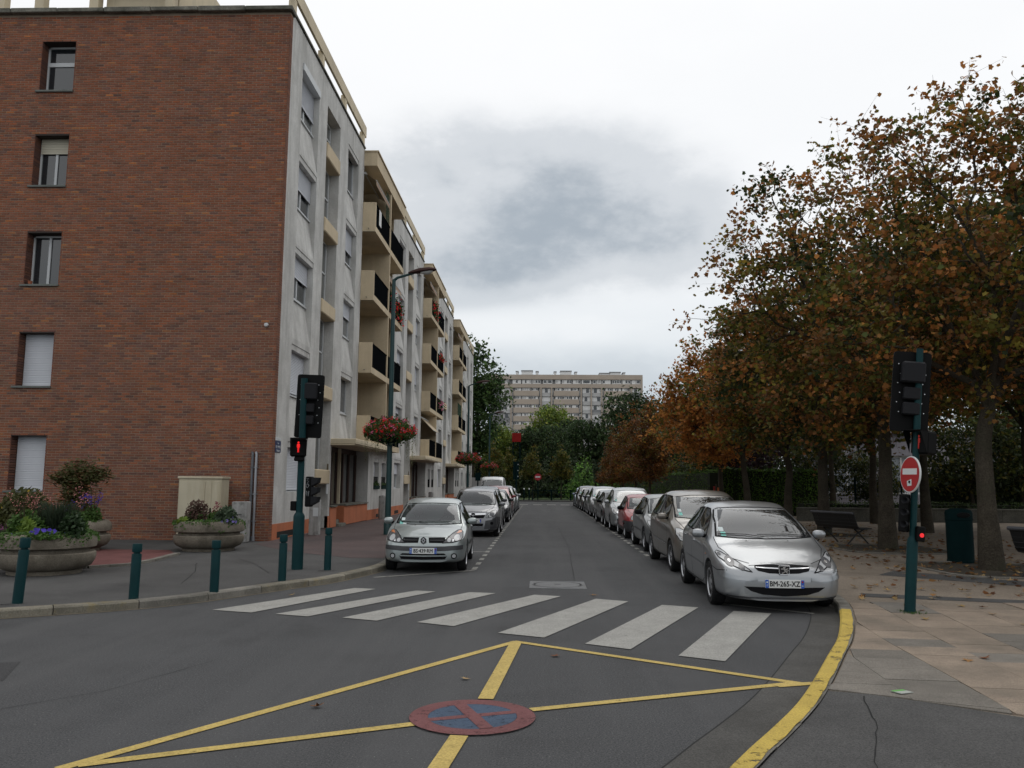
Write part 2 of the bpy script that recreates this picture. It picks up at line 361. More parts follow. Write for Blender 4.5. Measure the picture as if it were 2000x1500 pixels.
# left kerb (road side foot of the kerb), from the far end to the left edge
KL = [(-3.02, 70), (-3.02, 40), (-3.0, 22), (-2.95, 17.5), (-2.93, 16.0), (-3.08, 15.0), (-3.42, 13.75), (-3.85, 12.95), (-4.28, 12.1), (-4.75, 11.25), (-5.35, 10.6), (-6.3, 9.95), (-8.0, 8.85), (-12, 6.3), (-26, -2.5)]
KLs = smooth_path(KL, 5); KLi = offset_path(KLs, -.17) if False else None
def left_of(p, q): return None
KLo = offset_path(KLs, -.18)                            # path runs towards the camera: pavement lies on its right-hand side
# right kerb, from the far end towards the camera
KR = [(4.28, 70), (4.28, 40), (4.28, 20), (4.27, 14.5), (4.22, 13.2), (4.09, 12.1), (3.86, 11.1), (3.56, 10.2), (3.19, 9.25), (2.79, 8.37), (2.33, 7.35), (1.93, 6.52), (1.54, 5.82), (1.18, 5.2), (.6, 4.1), (0.1, 2.6), (-.6, -1), (-.8, -6)]
KRs = smooth_path(KR, 5); KRo = offset_path(KRs, .15)
def dens(path, step):
    P = [np.array(p) for p in path]; out = [P[0]]; acc = 0
    for a, b in zip(P[:-1], P[1:]):
        L_ = np.linalg.norm(b - a); n = max(1, int(L_ / step))
        for k in range(1, n + 1): out.append(a + (b - a) * k / n)
    return [tuple(p) for p in out]
# pavements
g = MB()
for i in range(len(KLo) - 1): g.poly([(*KLo[i], PZ), (*KLo[i + 1], PZ), (min(-31, KLo[i + 1][0] - 3), KLo[i + 1][1], PZ), (min(-31, KLo[i][0] - 3), KLo[i][1], PZ)])
pav_l = struct(g.build('left_pavement', M_ASPHL))
g = MB()
for i in range(len(KRo) - 1): g.poly([(*KRo[i], PZ - .012), (*KRo[i + 1], PZ - .012), (40, KRo[i + 1][1], PZ - .012), (40, KRo[i][1], PZ - .012)])
pav_r = struct(g.build('right_pavement', M_GRAVEL))
# reddish strip of pavement along the facade
g = MB(); a = [(-3.2, 70), (-3.2, 24), (-3.25, 19.0), (-4.6, 17.6), (-7.0, 20.2)]
g.poly([(-3.22, 70, PZ + .004), (-7.08, 70, PZ + .004), (-7.08, 20.6, PZ + .004), (-5.6, 18.6, PZ + .004), (-3.9, 17.2, PZ + .004), (-3.22, 17.2, PZ + .004)])
struct(g.build('red_pavement', M_ASPHR, pav_l))
g = MB(); g.poly([(-7.95, 14.62, PZ + .004), (-7.5, 15.2, PZ + .004), (-7.52, 16.15, PZ + .004), (-7.7, 17.6, PZ + .004), (-8.3, 18.6, PZ + .004), (-11.5, 18.6, PZ + .004), (-11.5, 14.3, PZ + .004)])
struct(g.build('red_paving', M_REDP, pav_l))
ed = [(-9.6, 14.15), (-8.6, 14.35), (-7.95, 14.6), (-7.48, 15.15), (-7.45, 16.0), (-7.62, 17.5)]
for i in range(len(ed) - 1):
    for k in range(2):
        a = np.array(ed[i]) + (np.array(ed[i + 1]) - np.array(ed[i])) * k / 2; b = np.array(ed[i]) + (np.array(ed[i + 1]) - np.array(ed[i])) * (k + .97) / 2
        d = (b - a) / np.linalg.norm(b - a); n = np.array((-d[1], d[0])) * .06; t = MB()
        t.prism([tuple(a + n), tuple(b + n), tuple(b - n), tuple(a - n)], PZ - .02, PZ + .045); t.build('edging_stone', M_KERB, pav_l)
# dark asphalt apron and utility patches
g = MB(); pts = [(2.30, 6.92), (2.59, 6.83), (2.9, 6.63), (3.45, 6.22), (9.5, 3.2), (9.5, -8)] + [q for q in offset_path(KRs, .152) if -7 < q[1] < 6.95][::-1]
g.poly([(x, y, PZ - .004) for x, y in pts]); struct(g.build('asphalt_apron', M_ASPHL, pav_r))
for nm, ring, rr in (('asphalt_patch', [(6.0, 15.2), (8.3, 13.2), (8.6, 13.9), (6.6, 16.0)], 0), ('asphalt_patch', [(4.6, 12.2), (7.6, 11.4), (7.8, 11.75), (4.7, 12.6)], 0)):
    g = MB(); g.poly([(x, y, PZ - .008) for x, y in ring]); struct(g.build(nm, M_ASPHL, pav_r))
# edge strips round the tree pits
for cx, cy_, r_ in ((8.71, 21.4, 1.5), (8.6, 16.3, 1.5), (9.1, 27.1, 1.4)):
    g = MB(); n = 20
    P_ = [(cx + r_ * abs(math.cos(2 * PI * k / n)) ** .5 * math.copysign(1, math.cos(2 * PI * k / n)) * .85, cy_ + r_ * abs(math.sin(2 * PI * k / n)) ** .5 * math.copysign(1, math.sin(2 * PI * k / n))) for k in range(n)]
    g.poly([(x, y, PZ - .006) for x, y in P_]); t = struct(g.build('tree_pit', M_EARTH, pav_r))
    g = MB(); g.tube([(x, y, PZ) for x, y in P_ + P_[:1]], .025, 6); g.build('edging_strip', M_KERB, pav_r)
# stone slabs (laid along the street, slightly turned)
th = R(-4.5); ca, sa = math.cos(th), math.sin(th); cnt = 0
def W_(u, v): return (3.6 + u * ca - v * sa, 8.4 + u * sa + v * ca)
def in_apron(x, y): return y < 6.98 - max(0, (x - 2.3)) * .60 - max(0, x - 3.4) * .02
KRin = [np.array(p) for p in offset_path(KRs, .165)]
def kerb_x(y):
    for a, b in zip(KRin[:-1], KRin[1:]):
        if (a[1] - y) * (b[1] - y) <= 0 and abs(a[1] - b[1]) > 1e-9: return a[0] + (b[0] - a[0]) * (y - a[1]) / (b[1] - a[1])
    return 9
slab_mes = {}
for iu in range(-6, 14):
    for iv in range(-11, 9):
        u0, u1 = iu * .60, (iu + 1) * .60; off = .22 * (iu % 2); v0, v1 = iv * .44 + off, (iv + 1) * .44 + off
        P4 = [W_(u0, v0), W_(u1, v0), W_(u1, v1), W_(u0, v1)]; cx, cy_ = W_((u0 + u1) / 2, (v0 + v1) / 2)
        if cy_ > 11.4 + .25 * math.sin(iu * 1.7): continue
        if all(in_apron(*p) for p in P4) or cx > 11: continue
        cl = [(max(x, kerb_x(y)), y) for x, y in P4]
        cl = [(x, max(y, 6.99 - max(0, (x - 2.3)) * .60) if y < 8 else y) for x, y in cl]
        ar = abs(sum(cl[k][0] * cl[(k + 1) % 4][1] - cl[(k + 1) % 4][0] * cl[k][1] for k in range(4))) / 2
        if ar < .03: continue
        s_ = (cx - 3.2) * .95 - (cy_ - 7.6) * .12
        tan = (s_ > .50) if cy_ < 8.8 else True
        if cy_ > 8.7 and (iu * 7 + iv * 13) % 9 in (0, 4) : tan = False
        if cy_ > 8.2 and cy_ < 9.0 and cx > 4.2 and (iu + iv) % 3 == 0: tan = False
        if cx < 3.5 and cy_ > 9: tan = (iu + 2 * iv) % 5 != 0
        cc = np.mean(np.array(cl), 0); q = [tuple(cc + (np.array(p) - cc) * (1 - .004 / max(.05, np.linalg.norm(np.array(p) - cc)))) for p in cl]
        h = PZ + rng.uniform(-.0025, .0025); t = MB(); t.prism(q, PZ - .03, h); t.build('paving_slab', M_TILET if tan else M_TILEG, pav_r); cnt += 1
# kerb stones, one by one
def kerb_run(path, outer, length, name, parent, mfun, h=PZ, lim=(-99, 99), drop=None):
    A = [np.array(p) for p in path]; B = [np.array(p) for p in outer]; s = [0.]
    for i in range(1, len(A)): s.append(s[-1] + np.linalg.norm(A[i] - A[i - 1]))
    def at(Q, d):
        i = min(max(int(np.searchsorted(s, d)) - 1, 0), len(s) - 2); t = (d - s[i]) / max(1e-9, s[i + 1] - s[i]); return Q[i] + (Q[i + 1] - Q[i]) * t
    d = 0; k = 0
    while d < s[-1] - .05:
        e = min(d + length - .012, s[-1]); m_ = at(A, (d + e) / 2)
        if lim[0] < m_[1] < lim[1]:
            n = 4; a = [at(A, d + (e - d) * i / n) for i in range(n + 1)]; b = [at(B, d + (e - d) * i / n) for i in range(n + 1)]
            hh = (h if drop is None else h * drop(m_)) + rng.uniform(-.004, .004); t = MB(); ch = min(.02, hh * .4)
            cr = [p + (q - p) * .12 for p, q in zip(a, b)]
            for i in range(n):
                t.poly([(*a[i], -.05), (*a[i + 1], -.05), (*a[i + 1], hh - ch), (*a[i], hh - ch)]); t.poly([(*a[i], hh - ch), (*a[i + 1], hh - ch), (*cr[i + 1], hh), (*cr[i], hh)])
                t.poly([(*cr[i], hh), (*cr[i + 1], hh), (*b[i + 1], hh), (*b[i], hh)])
            for i in (0, n): t.poly([(*a[i], -.05), (*a[i], hh - ch), (*cr[i], hh), (*b[i], hh), (*b[i], -.05)])
            o = t.build(name, mfun(m_, k), parent, fix=False)
            bm = bmesh.new(); bm.from_mesh(o.data); bmesh.ops.remove_doubles(bm, verts=bm.verts, dist=.0005); bmesh.ops.recalc_face_normals(bm, faces=bm.faces); bm.to_mesh(o.data); bm.free(); k += 1
        d += length
kerb_run(KLs, KLo, .98, 'kerb_stone', pav_l, lambda p, k: M_KERBM if (12.2 < p[1] < 16.5 or p[1] < 10.9) else M_KERB, h=PZ + .004, lim=(4, 70))
kerb_run(KRs, KRo, .62, 'kerb_stone', pav_r, lambda p, k: M_KERB, h=PZ + .006, lim=(2, 70))
# yellow paint over the right-hand kerb stones (top and face)
A = [np.array(p) for p in dens(KRs, .12)]; A = [p for p in A if 3.2 < p[1] < 11.0]; B = [np.array(p) + np.array((rng.uniform(-.012, .004), rng.uniform(-.01, .01))) for p in offset_path(A, .138)]; A2 = [np.array(p) for p in offset_path(A, -.004)]; A3 = [np.array(p) for p in offset_path(A, .020)]
g = MB()
for i in range(len(A) - 1):
    g.poly([(*A3[i], PZ + .0135), (*A3[i + 1], PZ + .0135), (*B[i + 1], PZ + .0135), (*B[i], PZ + .0135)]); g.poly([(*A2[i], .01), (*A2[i + 1], .01), (*A2[i + 1], PZ - .012), (*A2[i], PZ - .012)]); g.poly([(*A2[i], PZ - .012), (*A2[i + 1], PZ - .012), (*A3[i + 1], PZ + .0135), (*A3[i], PZ + .0135)])
struct(g.build('yellow_kerb_paint', M_YELLT, pav_r))
# gutter strip along the right-hand kerb
A = [p for p in dens(KRs, .2) if p[1] > -4]; B = offset_path(A, -.34); g = MB(); strip(g, A, B, .004); struct(g.build('gutter_strip', M_GUTTER, road))
g = MB(); Bq = offset_path(A, -.352); strip(g, B, Bq, .0045); struct(g.build('gutter_joint', mat('joint_dark', (.02, .02, .02), rough=.95), road))
A = [p for p in dens(KLs, .2) if p[1] < 16]; B = offset_path(A, .06); g = MB(); strip(g, A, B, .004); struct(g.build('gutter_strip', mat('gutter_pale', (.14, .12, .09), rough=.95, var=.25, vscale=3), road))
# markings
def quad_line(g, p, q, w, z=.008):
    p, q = np.array(p, float), np.array(q, float); d = (q - p) / np.linalg.norm(q - p); n = np.array((-d[1], d[0])) * w / 2
    g.poly([(*(p + n), z), (*(q + n), z), (*(q - n), z), (*(p - n), z)])
ZB = [[(-2.88, 13.12), (-2.54, 13.03), (-3.62, 10.56), (-4.19, 10.73)], [(-1.89, 12.9), (-1.58, 12.82), (-2.84, 10.32), (-3.29, 10.48)], [(-1.06, 12.8), (-.66, 12.72), (-1.94, 10.08), (-2.4, 10.27)], [(-.08, 12.6), (.31, 12.47), (-.99, 9.78), (-1.45, 10.02)],
      [(.81, 12.25), (1.25, 12.02), (.05, 9.15), (-.46, 9.39)], [(1.68, 11.72), (2.14, 11.53), (.91, 8.58), (.47, 8.84)], [(2.55, 11.26), (2.99, 11.08), (1.74, 8.08), (1.34, 8.3)]]
for q in ZB:
    g = MB(); g.poly([(x, y, .008) for x, y in q]); struct(g.build('zebra_stripe', M_ZEBRA, road))
c0 = np.array((-.47, 6.07))
zl = .006
for nm, a, b, w in (('yellow_line', (-2.74, 4.86), (-.24, 8.92), .088), ('yellow_line', (-.27, 8.92), (2.22, 7.22), .088), ('yellow_line', (-2.66, 4.93), (-.86, 5.87), .088), ('yellow_line', (-.06, 6.28), (2.18, 7.27), .088), ('yellow_line', (-.24, 8.9), (-.41, 6.56), .12), ('yellow_line', (-.52, 5.62), (-.72, 3.6), .12), ('yellow_line', (1.95, 7.13), (2.36, 7.27), .09)):
    g = MB(); quad_line(g, a, b, w, zl); zl += .0007; struct(g.build(nm, M_YELL, road))
# round no-stopping mark painted on the road
g = MB(); n = 48; ro, ri = .445, .315
for k in range(n):
    a, b = 2 * PI * k / n, 2 * PI * (k + 1) / n; g.poly([(c0[0] + ro * math.cos(a), c0[1] + ro * math.sin(a), .0125), (c0[0] + ro * math.cos(b), c0[1] + ro * math.sin(b), .0125), (c0[0] + ri * math.cos(b), c0[1] + ri * math.sin(b), .0125), (c0[0] + ri * math.cos(a), c0[1] + ri * math.sin(a), .0125)])
mk = struct(g.build('no_stopping_mark', M_REDPT, road))
g = MB(); g.poly([(c0[0] + (ri - .002) * math.cos(2 * PI * k / n), c0[1] + (ri - .002) * math.sin(2 * PI * k / n), .0125) for k in range(n)]); struct(g.build('blue_disc', M_BLUEPT, mk))
g = MB()
for (a, w) in ((R(22), .075), (R(112), .095)):
    d = np.array((math.cos(a), math.sin(a))); quad_line(g, c0 - d * .318, c0 + d * .318, w, w * 0 + (.0145 if w < .08 else .0155))
struct(g.build('red_cross', M_REDPT, mk))
# parking bay lines
def dashes(x0, x1, y0, y1, w, ln=.5, gp=.5):
    y = y0
    while y < y1:
        t = (y - y0) / (y1 - y0); x = x0 + (x1 - x0) * t; g = MB(); g.poly([(x - w / 2, y, .008), (x + w / 2, y, .008), (x + w / 2, y + ln, .008), (x - w / 2, y + ln, .008)]); struct(g.build('bay_dash', M_LINE, road)); y += ln + gp
dashes(-1.26, -1.34, 16.1, 64, .10); dashes(2.50, 2.62, 19.6, 64, .10)
for a, b in (((-2.88, 14.6), (-1.24, 15.95)), ((-2.9, 20.2), (-1.3, 20.3)), ((-2.9, 25.4), (-1.3, 25.4)), ((2.42, 12.0), (3.55, 11.12)), ((2.6, 23.9), (4.2, 23.9)), ((2.62, 29.0), (4.2, 29.0)), ((-2.95, 31), (-1.35, 31))):
    g = MB(); quad_line(g, a, b, .09); struct(g.build('bay_line', M_LINE, road))
for x in (-1.3, -.2, .9, 2.0):
    g = MB(); g.poly([(x - .35, 66.3, .008), (x + .35, 66.3, .008), (x + .35, 67.4, .008), (x - .35, 67.4, .008)]); struct(g.build('zebra_stripe', M_ZEBRA, road))
# cast inspection cover
M_COVER = mat('cover_iron', (.12, .122, .124), rough=.6, metal=.25, var=.15, vscale=5, fine=.3, fscale=60, bump=.4, bscale=70)
mh = tag(empty('inspection_cover', (.29, 13.86, 0)), 'pale square metal inspection cover set in the road before the parked cars', 'manhole cover')
g = MB(); g.box(-.46, -.48, -.02, .46, .48, .010, bev=.006); g.build('frame', M_COVER, mh)
g = MB(); g.lathe([(0, .0155), (.36, .0155), (.37, .011)], 32); g.lathe([(.39, .010), (.395, .016), (.41, .016), (.415, .010)], 32); g.build('lid', M_COVER, mh)
g = MB(); g.box(-.05, -.015, .012, .05, .015, .018); g.build('lifting_slot', M_BLACKPL, mh)
# asphalt cracks and joints
M_CRACK = mat('crack', (.014, .014, .014), rough=1)
def crack(pts, w, z, parent):
    P = []
    for a, b in zip(pts[:-1], pts[1:]):
        for k in range(6): t = k / 6; P.append((a[0] + (b[0] - a[0]) * t + rng.normal(0, .006), a[1] + (b[1] - a[1]) * t + rng.normal(0, .006)))
    g = MB(); n = len(P); ws = [w * (.5 + rng.random()) for _ in P]
    a = [(p[0] - q, p[1]) for p, q in zip(P, ws)]; b = [(p[0] + q, p[1]) for p, q in zip(P, ws)]; strip(g, a, b, z); o = g.build('surface_crack', M_CRACK, parent); struct(o)
crack([(2.52, 6.75), (2.28, 5.9), (1.98, 5.2), (1.86, 4.6)], .004, PZ, pav_r)
crack([(1.45, 4.9), (1.75, 4.75), (2.1, 4.72), (2.4, 4.62)], .0035, PZ, pav_r)
crack([(1.85, 4.75), (1.8, 4.3), (1.95, 3.8)], .0035, PZ, pav_r)
for a, b in (((-6.6, 12.2), (-4.6, 12.6)), ((-5.4, 12.6), (-6.6, 16.0)), ((-4.6, 14.2), (-6.2, 17.0)), ((-9.5, 11.4), (-6.7, 11.0))): crack([a, ((a[0] + b[0]) / 2 + .1, (a[1] + b[1]) / 2), b], .006, PZ + .004, pav_l)

# long seams and a reinstated trench in the carriageway
for pts in ([(-9.0, 7.4), (-5.5, 8.6), (-3.2, 9.6)], [(-4.6, 5.2), (-3.4, 6.6), (-2.9, 8.0)], [(.6, 14.6), (.75, 22), (.7, 34)]): crack(pts, .0035, .005, road)
g = MB(); g.poly([(-6.5, 6.1, .0035), (-4.4, 6.9, .0035), (-4.7, 7.6, .0035), (-6.8, 6.8, .0035)]); struct(g.build('asphalt_patch', mat('asphalt_new', (.045, .045, .047), rough=.9, fine=.5, fscale=75, bump=.4, bscale=160), road))
# ------------------------------------------------------------------ apartment building on the left
BX, BY = -7.1, 21.75                                    # facade plane x, brick gable plane y
BEND, ROOFZ = 86.3, 14.93
M_BRICK = mat('brick', (1, 1, 1), rough=.9, spec=.15, use_col=True, fine=.28, fscale=45, bump=.3, bscale=90, stain=((.035, .022, .02), .35, .55, .52, .75))
M_MORTAR = mat('mortar', (.27, .215, .16), rough=.95, var=.2, vscale=3)
SPD, M_REND = 1.25, mat('render_grey', (.53, .525, .505), rough=.92, spec=.15, var=.12, vscale=1.1, fine=.10, fscale=25, bump=.25, bscale=60, streak=((.26, .255, .24), .6, 2.6), stain=((.36, .353, .335), .5, 1.6, .46, .68))
M_CREAM = mat('render_cream', (.56, .465, .325), rough=.9, spec=.15, var=.08, vscale=1.4, fine=.06, fscale=30, streak=((.36, .30, .215), .45, 1.6), stain=((.42, .35, .245), .4, .8, .5, .75))
M_CREAML = mat('render_cream_light', (.58, .50, .36), rough=.88, var=.07, vscale=1.2, streak=((.33, .29, .22), .45, 1.8))
M_ORANGE = mat('plinth_orange', (.46, .155, .075), rough=.88, var=.12, vscale=1.3, streak=((.25, .10, .06), .5, 2))
M_COPE = mat('coping_concrete', (.17, .165, .14), rough=.95, var=.3, vscale=2.5, fine=.3, fscale=30, bump=.5, bscale=40, stain=((.055, .058, .045), .8, 1.6, .45, .62))
M_SILL = mat('sill_stone', (.13, .14, .13), rough=.85, var=.2, vscale=4)
M_FRAME = mat('window_frame', (.52, .54, .55), rough=.5, spec=.4)
M_SHUT = mat('shutter_slats', (.56, .58, .62), rough=.55, spec=.35, var=.05, vscale=1.5)
M_SHUTC = mat('shutter_cream', (.52, .49, .40), rough=.6)
M_PANE = mat('window_pane', (.022, .026, .03), rough=.05, spec=.7, coat=.6)
M_PANEC = mat('window_pane_curtain', (.16, .165, .165), rough=.12, spec=.6, coat=.5, var=.25, vscale=3)
M_RAIL = mat('railing_black', (.006, .007, .008), rough=.8, spec=.0)
M_BROWN = mat('door_brown', (.055, .026, .018), rough=.5, spec=.4, var=.1)
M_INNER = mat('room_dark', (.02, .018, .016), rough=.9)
M_STAIRGL = mat('stair_glass', (.085, .09, .085), rough=.10, spec=.6, coat=.4, var=.2, vscale=2)
M_BLOCKGL = mat('glass_block', (.24, .25, .225), rough=.25, spec=.5, var=.12, vscale=4)
bld = tag(empty('apartment_building', (BX, BY, 0)), 'five storey apartment building with brick gable end, grey render street front and cream balconies', 'building')
def at0(o): o.location = (-BX, -BY, 0); return o        # children are modelled in world coordinates
def P(name, mb, m, parent=bld, smooth=False, fix=True):
    o = mb.build(name, m, None, smooth, fix); o.parent = parent
    if parent is bld: at0(o)
    return o
# ---- gable wall: core with openings, then the bricks
GW = [(-14.18, 1.35, 'shut'), (-14.18, 4.15, 'shut'), (-14.18, 6.95, 'two'), (-14.18, 9.76, 'half'), (-14.18, 12.54, 'top')]
WW, WH, WD = .97, 1.46, .30
XL = -17.2
def wall_grid(us, vs, openings, put):
    """cells of a wall plane that are not in an opening"""
    us = sorted(set([round(u, 4) for u in us] + [round(o[k], 4) for o in openings for k in (0, 2)])); vs = sorted(set([round(v, 4) for v in vs] + [round(o[k], 4) for o in openings for k in (1, 3)]))
    for u0, u1 in zip(us[:-1], us[1:]):
        for v0, v1 in zip(vs[:-1], vs[1:]):
            cu, cv = (u0 + u1) / 2, (v0 + v1) / 2
            if not any(o[0] < cu < o[2] and o[1] < cv < o[3] for o in openings): put(u0, v0, u1, v1)
ops = [(x, z, x + WW, z + WH) for x, z, _ in GW]
g = MB(); wall_grid([XL - 6, BX], [0, ROOFZ], ops, lambda a, b, c, d: g.poly([(a, BY + .005, b), (c, BY + .005, b), (c, BY + .005, d), (a, BY + .005, d)]))
core = P('brick_wall', g, M_MORTAR)
core['label'] = 'red brown brick gable end wall'
# bricks: courses .0655, bond of headers and stretchers; colours run in drifts of brown, purple and orange
CH, BH, BLn = .0686, .0565, .212
ncourse = int((ROOFZ - .12) / CH); cols_ = np.array([(.180, .085, .058), (.158, .080, .060), (.138, .075, .063), (.215, .092, .054), (.26, .122, .058), (.168, .094, .066), (.115, .068, .058)])
near = []; far = MB(); rest = []
def brick_faces(x0, x1, z0, z1, yf):
    y1 = BY + .014; b = .004
    vs = [(x0, y1, z0), (x1, y1, z0), (x1, y1, z1), (x0, y1, z1), (x0 + b, yf, z0 + b), (x1 - b, yf, z0 + b), (x1 - b, yf, z1 - b), (x0 + b, yf, z1 - b)]
    return vs, [(4, 5, 6, 7), (0, 1, 5, 4), (1, 2, 6, 5), (2, 3, 7, 6), (3, 0, 4, 7)]
ph = rng.uniform(0, 9, 8)
bricks = []
for c in range(ncourse):
    z0 = .012 + c * CH; z1 = z0 + BH; x = XL - rng.uniform(0, .012)
    drift = .9 * math.sin(c * .031 + ph[0]) + .6 * math.sin(c * .11 + ph[1])
    k = 0
    while x < BX - .004:
        ln = BLn
        if k == 0 and c % 2: ln *= .5
        x1 = min(x + ln, BX - .002)
        segs = [(x, x1)]
        for (ox, oz, ox1, oz1) in ops:
            if z1 > oz and z0 < oz1:
                ns = []
                for a, b in segs:
                    if b <= ox or a >= ox1: ns.append((a, b))
                    else:
                        if a < ox - .03: ns.append((a, ox))
                        if b > ox1 + .03: ns.append((ox1, b))
                segs = ns
        for a, b in segs:
            if b - a > .02:
                w = drift + .5 * math.sin(a * .9 + c * .05 + ph[2]) + rng.normal(0, 1.0)
                i = 0 if w < -.2 else 3 if w > 1.35 else 1 if w > .55 else 5 if w > .3 else 2 if w > -.0 else 0
                if rng.random() < .025: i = 4
                if rng.random() < .06: i = 6
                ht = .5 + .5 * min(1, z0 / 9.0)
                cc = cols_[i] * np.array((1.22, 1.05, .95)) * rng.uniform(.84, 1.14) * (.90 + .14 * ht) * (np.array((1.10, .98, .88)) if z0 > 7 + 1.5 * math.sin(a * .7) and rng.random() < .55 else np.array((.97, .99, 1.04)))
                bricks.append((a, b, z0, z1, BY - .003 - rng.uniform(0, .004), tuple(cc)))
        x += ln + .013; k += 1
cpos = np.array([0, 0, 1.64]); dist = np.array([((b[0] + b[1]) / 2) ** 2 + BY ** 2 + ((b[2] + b[3]) / 2 - 1.64) ** 2 for b in bricks]); order = np.argsort(dist)
near_ids = set(order[:298].tolist())
for i, (a, b, z0, z1, yf, cc) in enumerate(bricks):
    vs, fs = brick_faces(a, b, z0, z1, yf)
    if i in near_ids:
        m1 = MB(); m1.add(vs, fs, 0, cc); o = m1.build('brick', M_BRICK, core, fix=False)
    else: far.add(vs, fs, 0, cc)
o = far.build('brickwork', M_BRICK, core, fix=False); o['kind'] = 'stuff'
# corner return of brick (seen edge-on beside the render) and reveals
g = MB()
for c in range(ncourse):
    z0 = .012 + c * CH; ln = .225 if c % 2 else .11; w = rng.normal(0, 1); cc = tuple(cols_[0 if w < .4 else 1 if w < 1 else 3] * rng.uniform(.85, 1.15))
    g.box(BX - .05, BY + .003, z0, BX + .012, BY + .225 if c % 2 else BY + .225, z0 + BH, 0, cc)
o = g.build('corner_brickwork', M_BRICK, core); o['kind'] = 'stuff'
g = MB(); g.box(BX - .05, BY + .014, 0, BX + .004, BY + .232, ROOFZ, 0); P('corner_mortar', g, M_MORTAR)
for (x0, z0, x1, z1) in ops:
    g = MB(); zc = z0
    while zc < z1 - .01:
        for xa, sg in ((x0, 1), (x1, -1)):
            cc = tuple(cols_[rng.integers(0, 3)] * rng.uniform(.8, 1.1)); g.box(xa - .02 * sg, BY - .002, zc, xa + .004 * sg, BY + WD + .08, min(zc + BH, z1), 0, cc)
        zc += CH
    g.box(x0 - .01, BY - .001, z1 - .004, x1 + .01, BY + WD + .08, z1 + .05, 0, (.05, .04, .036))
    o = P('window_reveal', g, M_BRICK); o['kind'] = 'stuff'
def shutter(mb, u0, u1, z0, z1, put, slat=.045):
    n = max(1, int(round((z1 - z0) / slat))); h = (z1 - z0) / n
    for k in range(n):
        a, b = z0 + k * h, z0 + (k + 1) * h
        put(mb, u0, u1, a, b)
for (x, z, kind) in GW:
    y0 = BY + WD; g = MB(); f = .055
    for (a, b, c, d) in ((x, z, x + f, z + WH), (x + WW - f, z, x + WW, z + WH), (x, z, x + WW, z + f), (x, z + WH - f, x + WW, z + WH)): g.box(a, y0, b, c, y0 + .05, d)
    if kind in ('two', 'half'): g.box(x + WW / 2 - .035, y0 - .004, z, x + WW / 2 + .035, y0 + .045, z + WH)
    if kind == 'top': g.box(x, y0 - .004, z + .86, x + WW, y0 + .045, z + .98)
    wn = P('window', g, M_FRAME)
    wn['label'] = {'shut': 'window with roller shutter fully closed', 'two': 'two-leaf window with open shutter', 'half': 'two-leaf window with shutter a third down', 'top': 'window with a tall lower pane and transom'}[kind]
    pg = MB(); pg.box(x + .04, y0 + .03, z + .04, x + WW - .04, y0 + .035, z + WH - .04); pg.build('pane', M_PANE if kind != 'top' else M_PANE, wn)
    zs = {'shut': z + .09, 'half': z + 1.02, 'two': None, 'top': None}[kind]
    if zs:
        sg = MB(); n = int((z + WH - zs) / .046)
        for k in range(n): a = zs + k * (z + WH - zs) / n; b = a + (z + WH - zs) / n; sg.poly([(x + .03, y0 - .035, a), (x + WW - .03, y0 - .035, a), (x + WW - .03, y0 - .022, b - .006), (x + .03, y0 - .022, b - .006)]); sg.poly([(x + .03, y0 - .022, b - .006), (x + WW - .03, y0 - .022, b - .006), (x + WW - .03, y0 - .035, b), (x + .03, y0 - .035, b)])
        if kind == 'shut': sg.box(x + .03, y0 - .04, z + .01, x + WW - .03, y0 - .015, zs)
        sg.build('roller_shutter', M_SHUT if kind == 'shut' else M_SHUTC, wn)
    else:
        cu = MB(); cu.box(x + .06, y0 + .10, z + .05, x + WW - .06, y0 + .11, z + (.5 if kind == 'two' else .9)); cu.build('curtain', mat('net_curtain', (.22, .22, .21), rough=.9), wn)
    sg = MB(); sg.box(x - .09, BY - .06, z - .055, x + WW + .02, BY + WD, z + .004, bev=.008); sg.build('sill', M_SILL, wn)
for z in (6.3, 2.95):
    pass
g = MB(); g.lathe([(.045, 0), (.06, .11), (.066, .11), (.05, .105)], 14, (-14.05, BY + .08, 6.955)); fp = g.build('flowerpot', mat('terracotta', (.30, .10, .05), rough=.85)); tag(fp, 'small terracotta flowerpot on the sill of the third-floor brick wall window', 'flowerpot')
# ---- street facade
SP = 17.15
def bays(y0):      # window columns A, B (stairs), C of a section whose balcony block starts at y0+9.65
    return dict(A=(y0 + 1.05, y0 + 2.95), B=(y0 + 3.95, y0 + 5.72), C=(y0 + 6.95, y0 + 8.7))
SECT = [22.05, 22.05 + SP, 22.05 + 2 * SP]
BALC = [(31.7, 38.5), (31.7 + SP, 38.5 + SP), (31.7 + 2 * SP, 38.5 + 2 * SP)]
FZ = [1.36, 4.15, 6.99, 9.76, 12.54]; FT = [2.78, 5.57, 8.42, 11.2, 14.04]
ops = []; wins = []; stairs = []
for si, y0 in enumerate(SECT):
    b = bays(y0)
    for fl in range(5):
        for cname in 'AC':
            ya, yb = b[cname]
            if fl == 0 and (cname == 'C'): continue
            ops.append((ya, FZ[fl] - (SPD if fl else .0), yb, FT[fl])); wins.append((si, fl, cname, ya, yb))
    ops.append((b['B'][0], .12, b['B'][1], 14.07)); stairs.append((si, *b['B']))
# end section beyond the third balcony
yE = 31.7 + 2 * SP + 6.8
for k, (ya, yb) in enumerate(((yE + 1.6, yE + 3.3), (yE + 6.2, yE + 7.9), (yE + 10.3, yE + 12.0))):
    for fl in range(5): ops.append((ya, FZ[fl] - (SPD if fl else 0), yb, FT[fl])); wins.append((3, fl, 'AC'[k % 2], ya, yb))
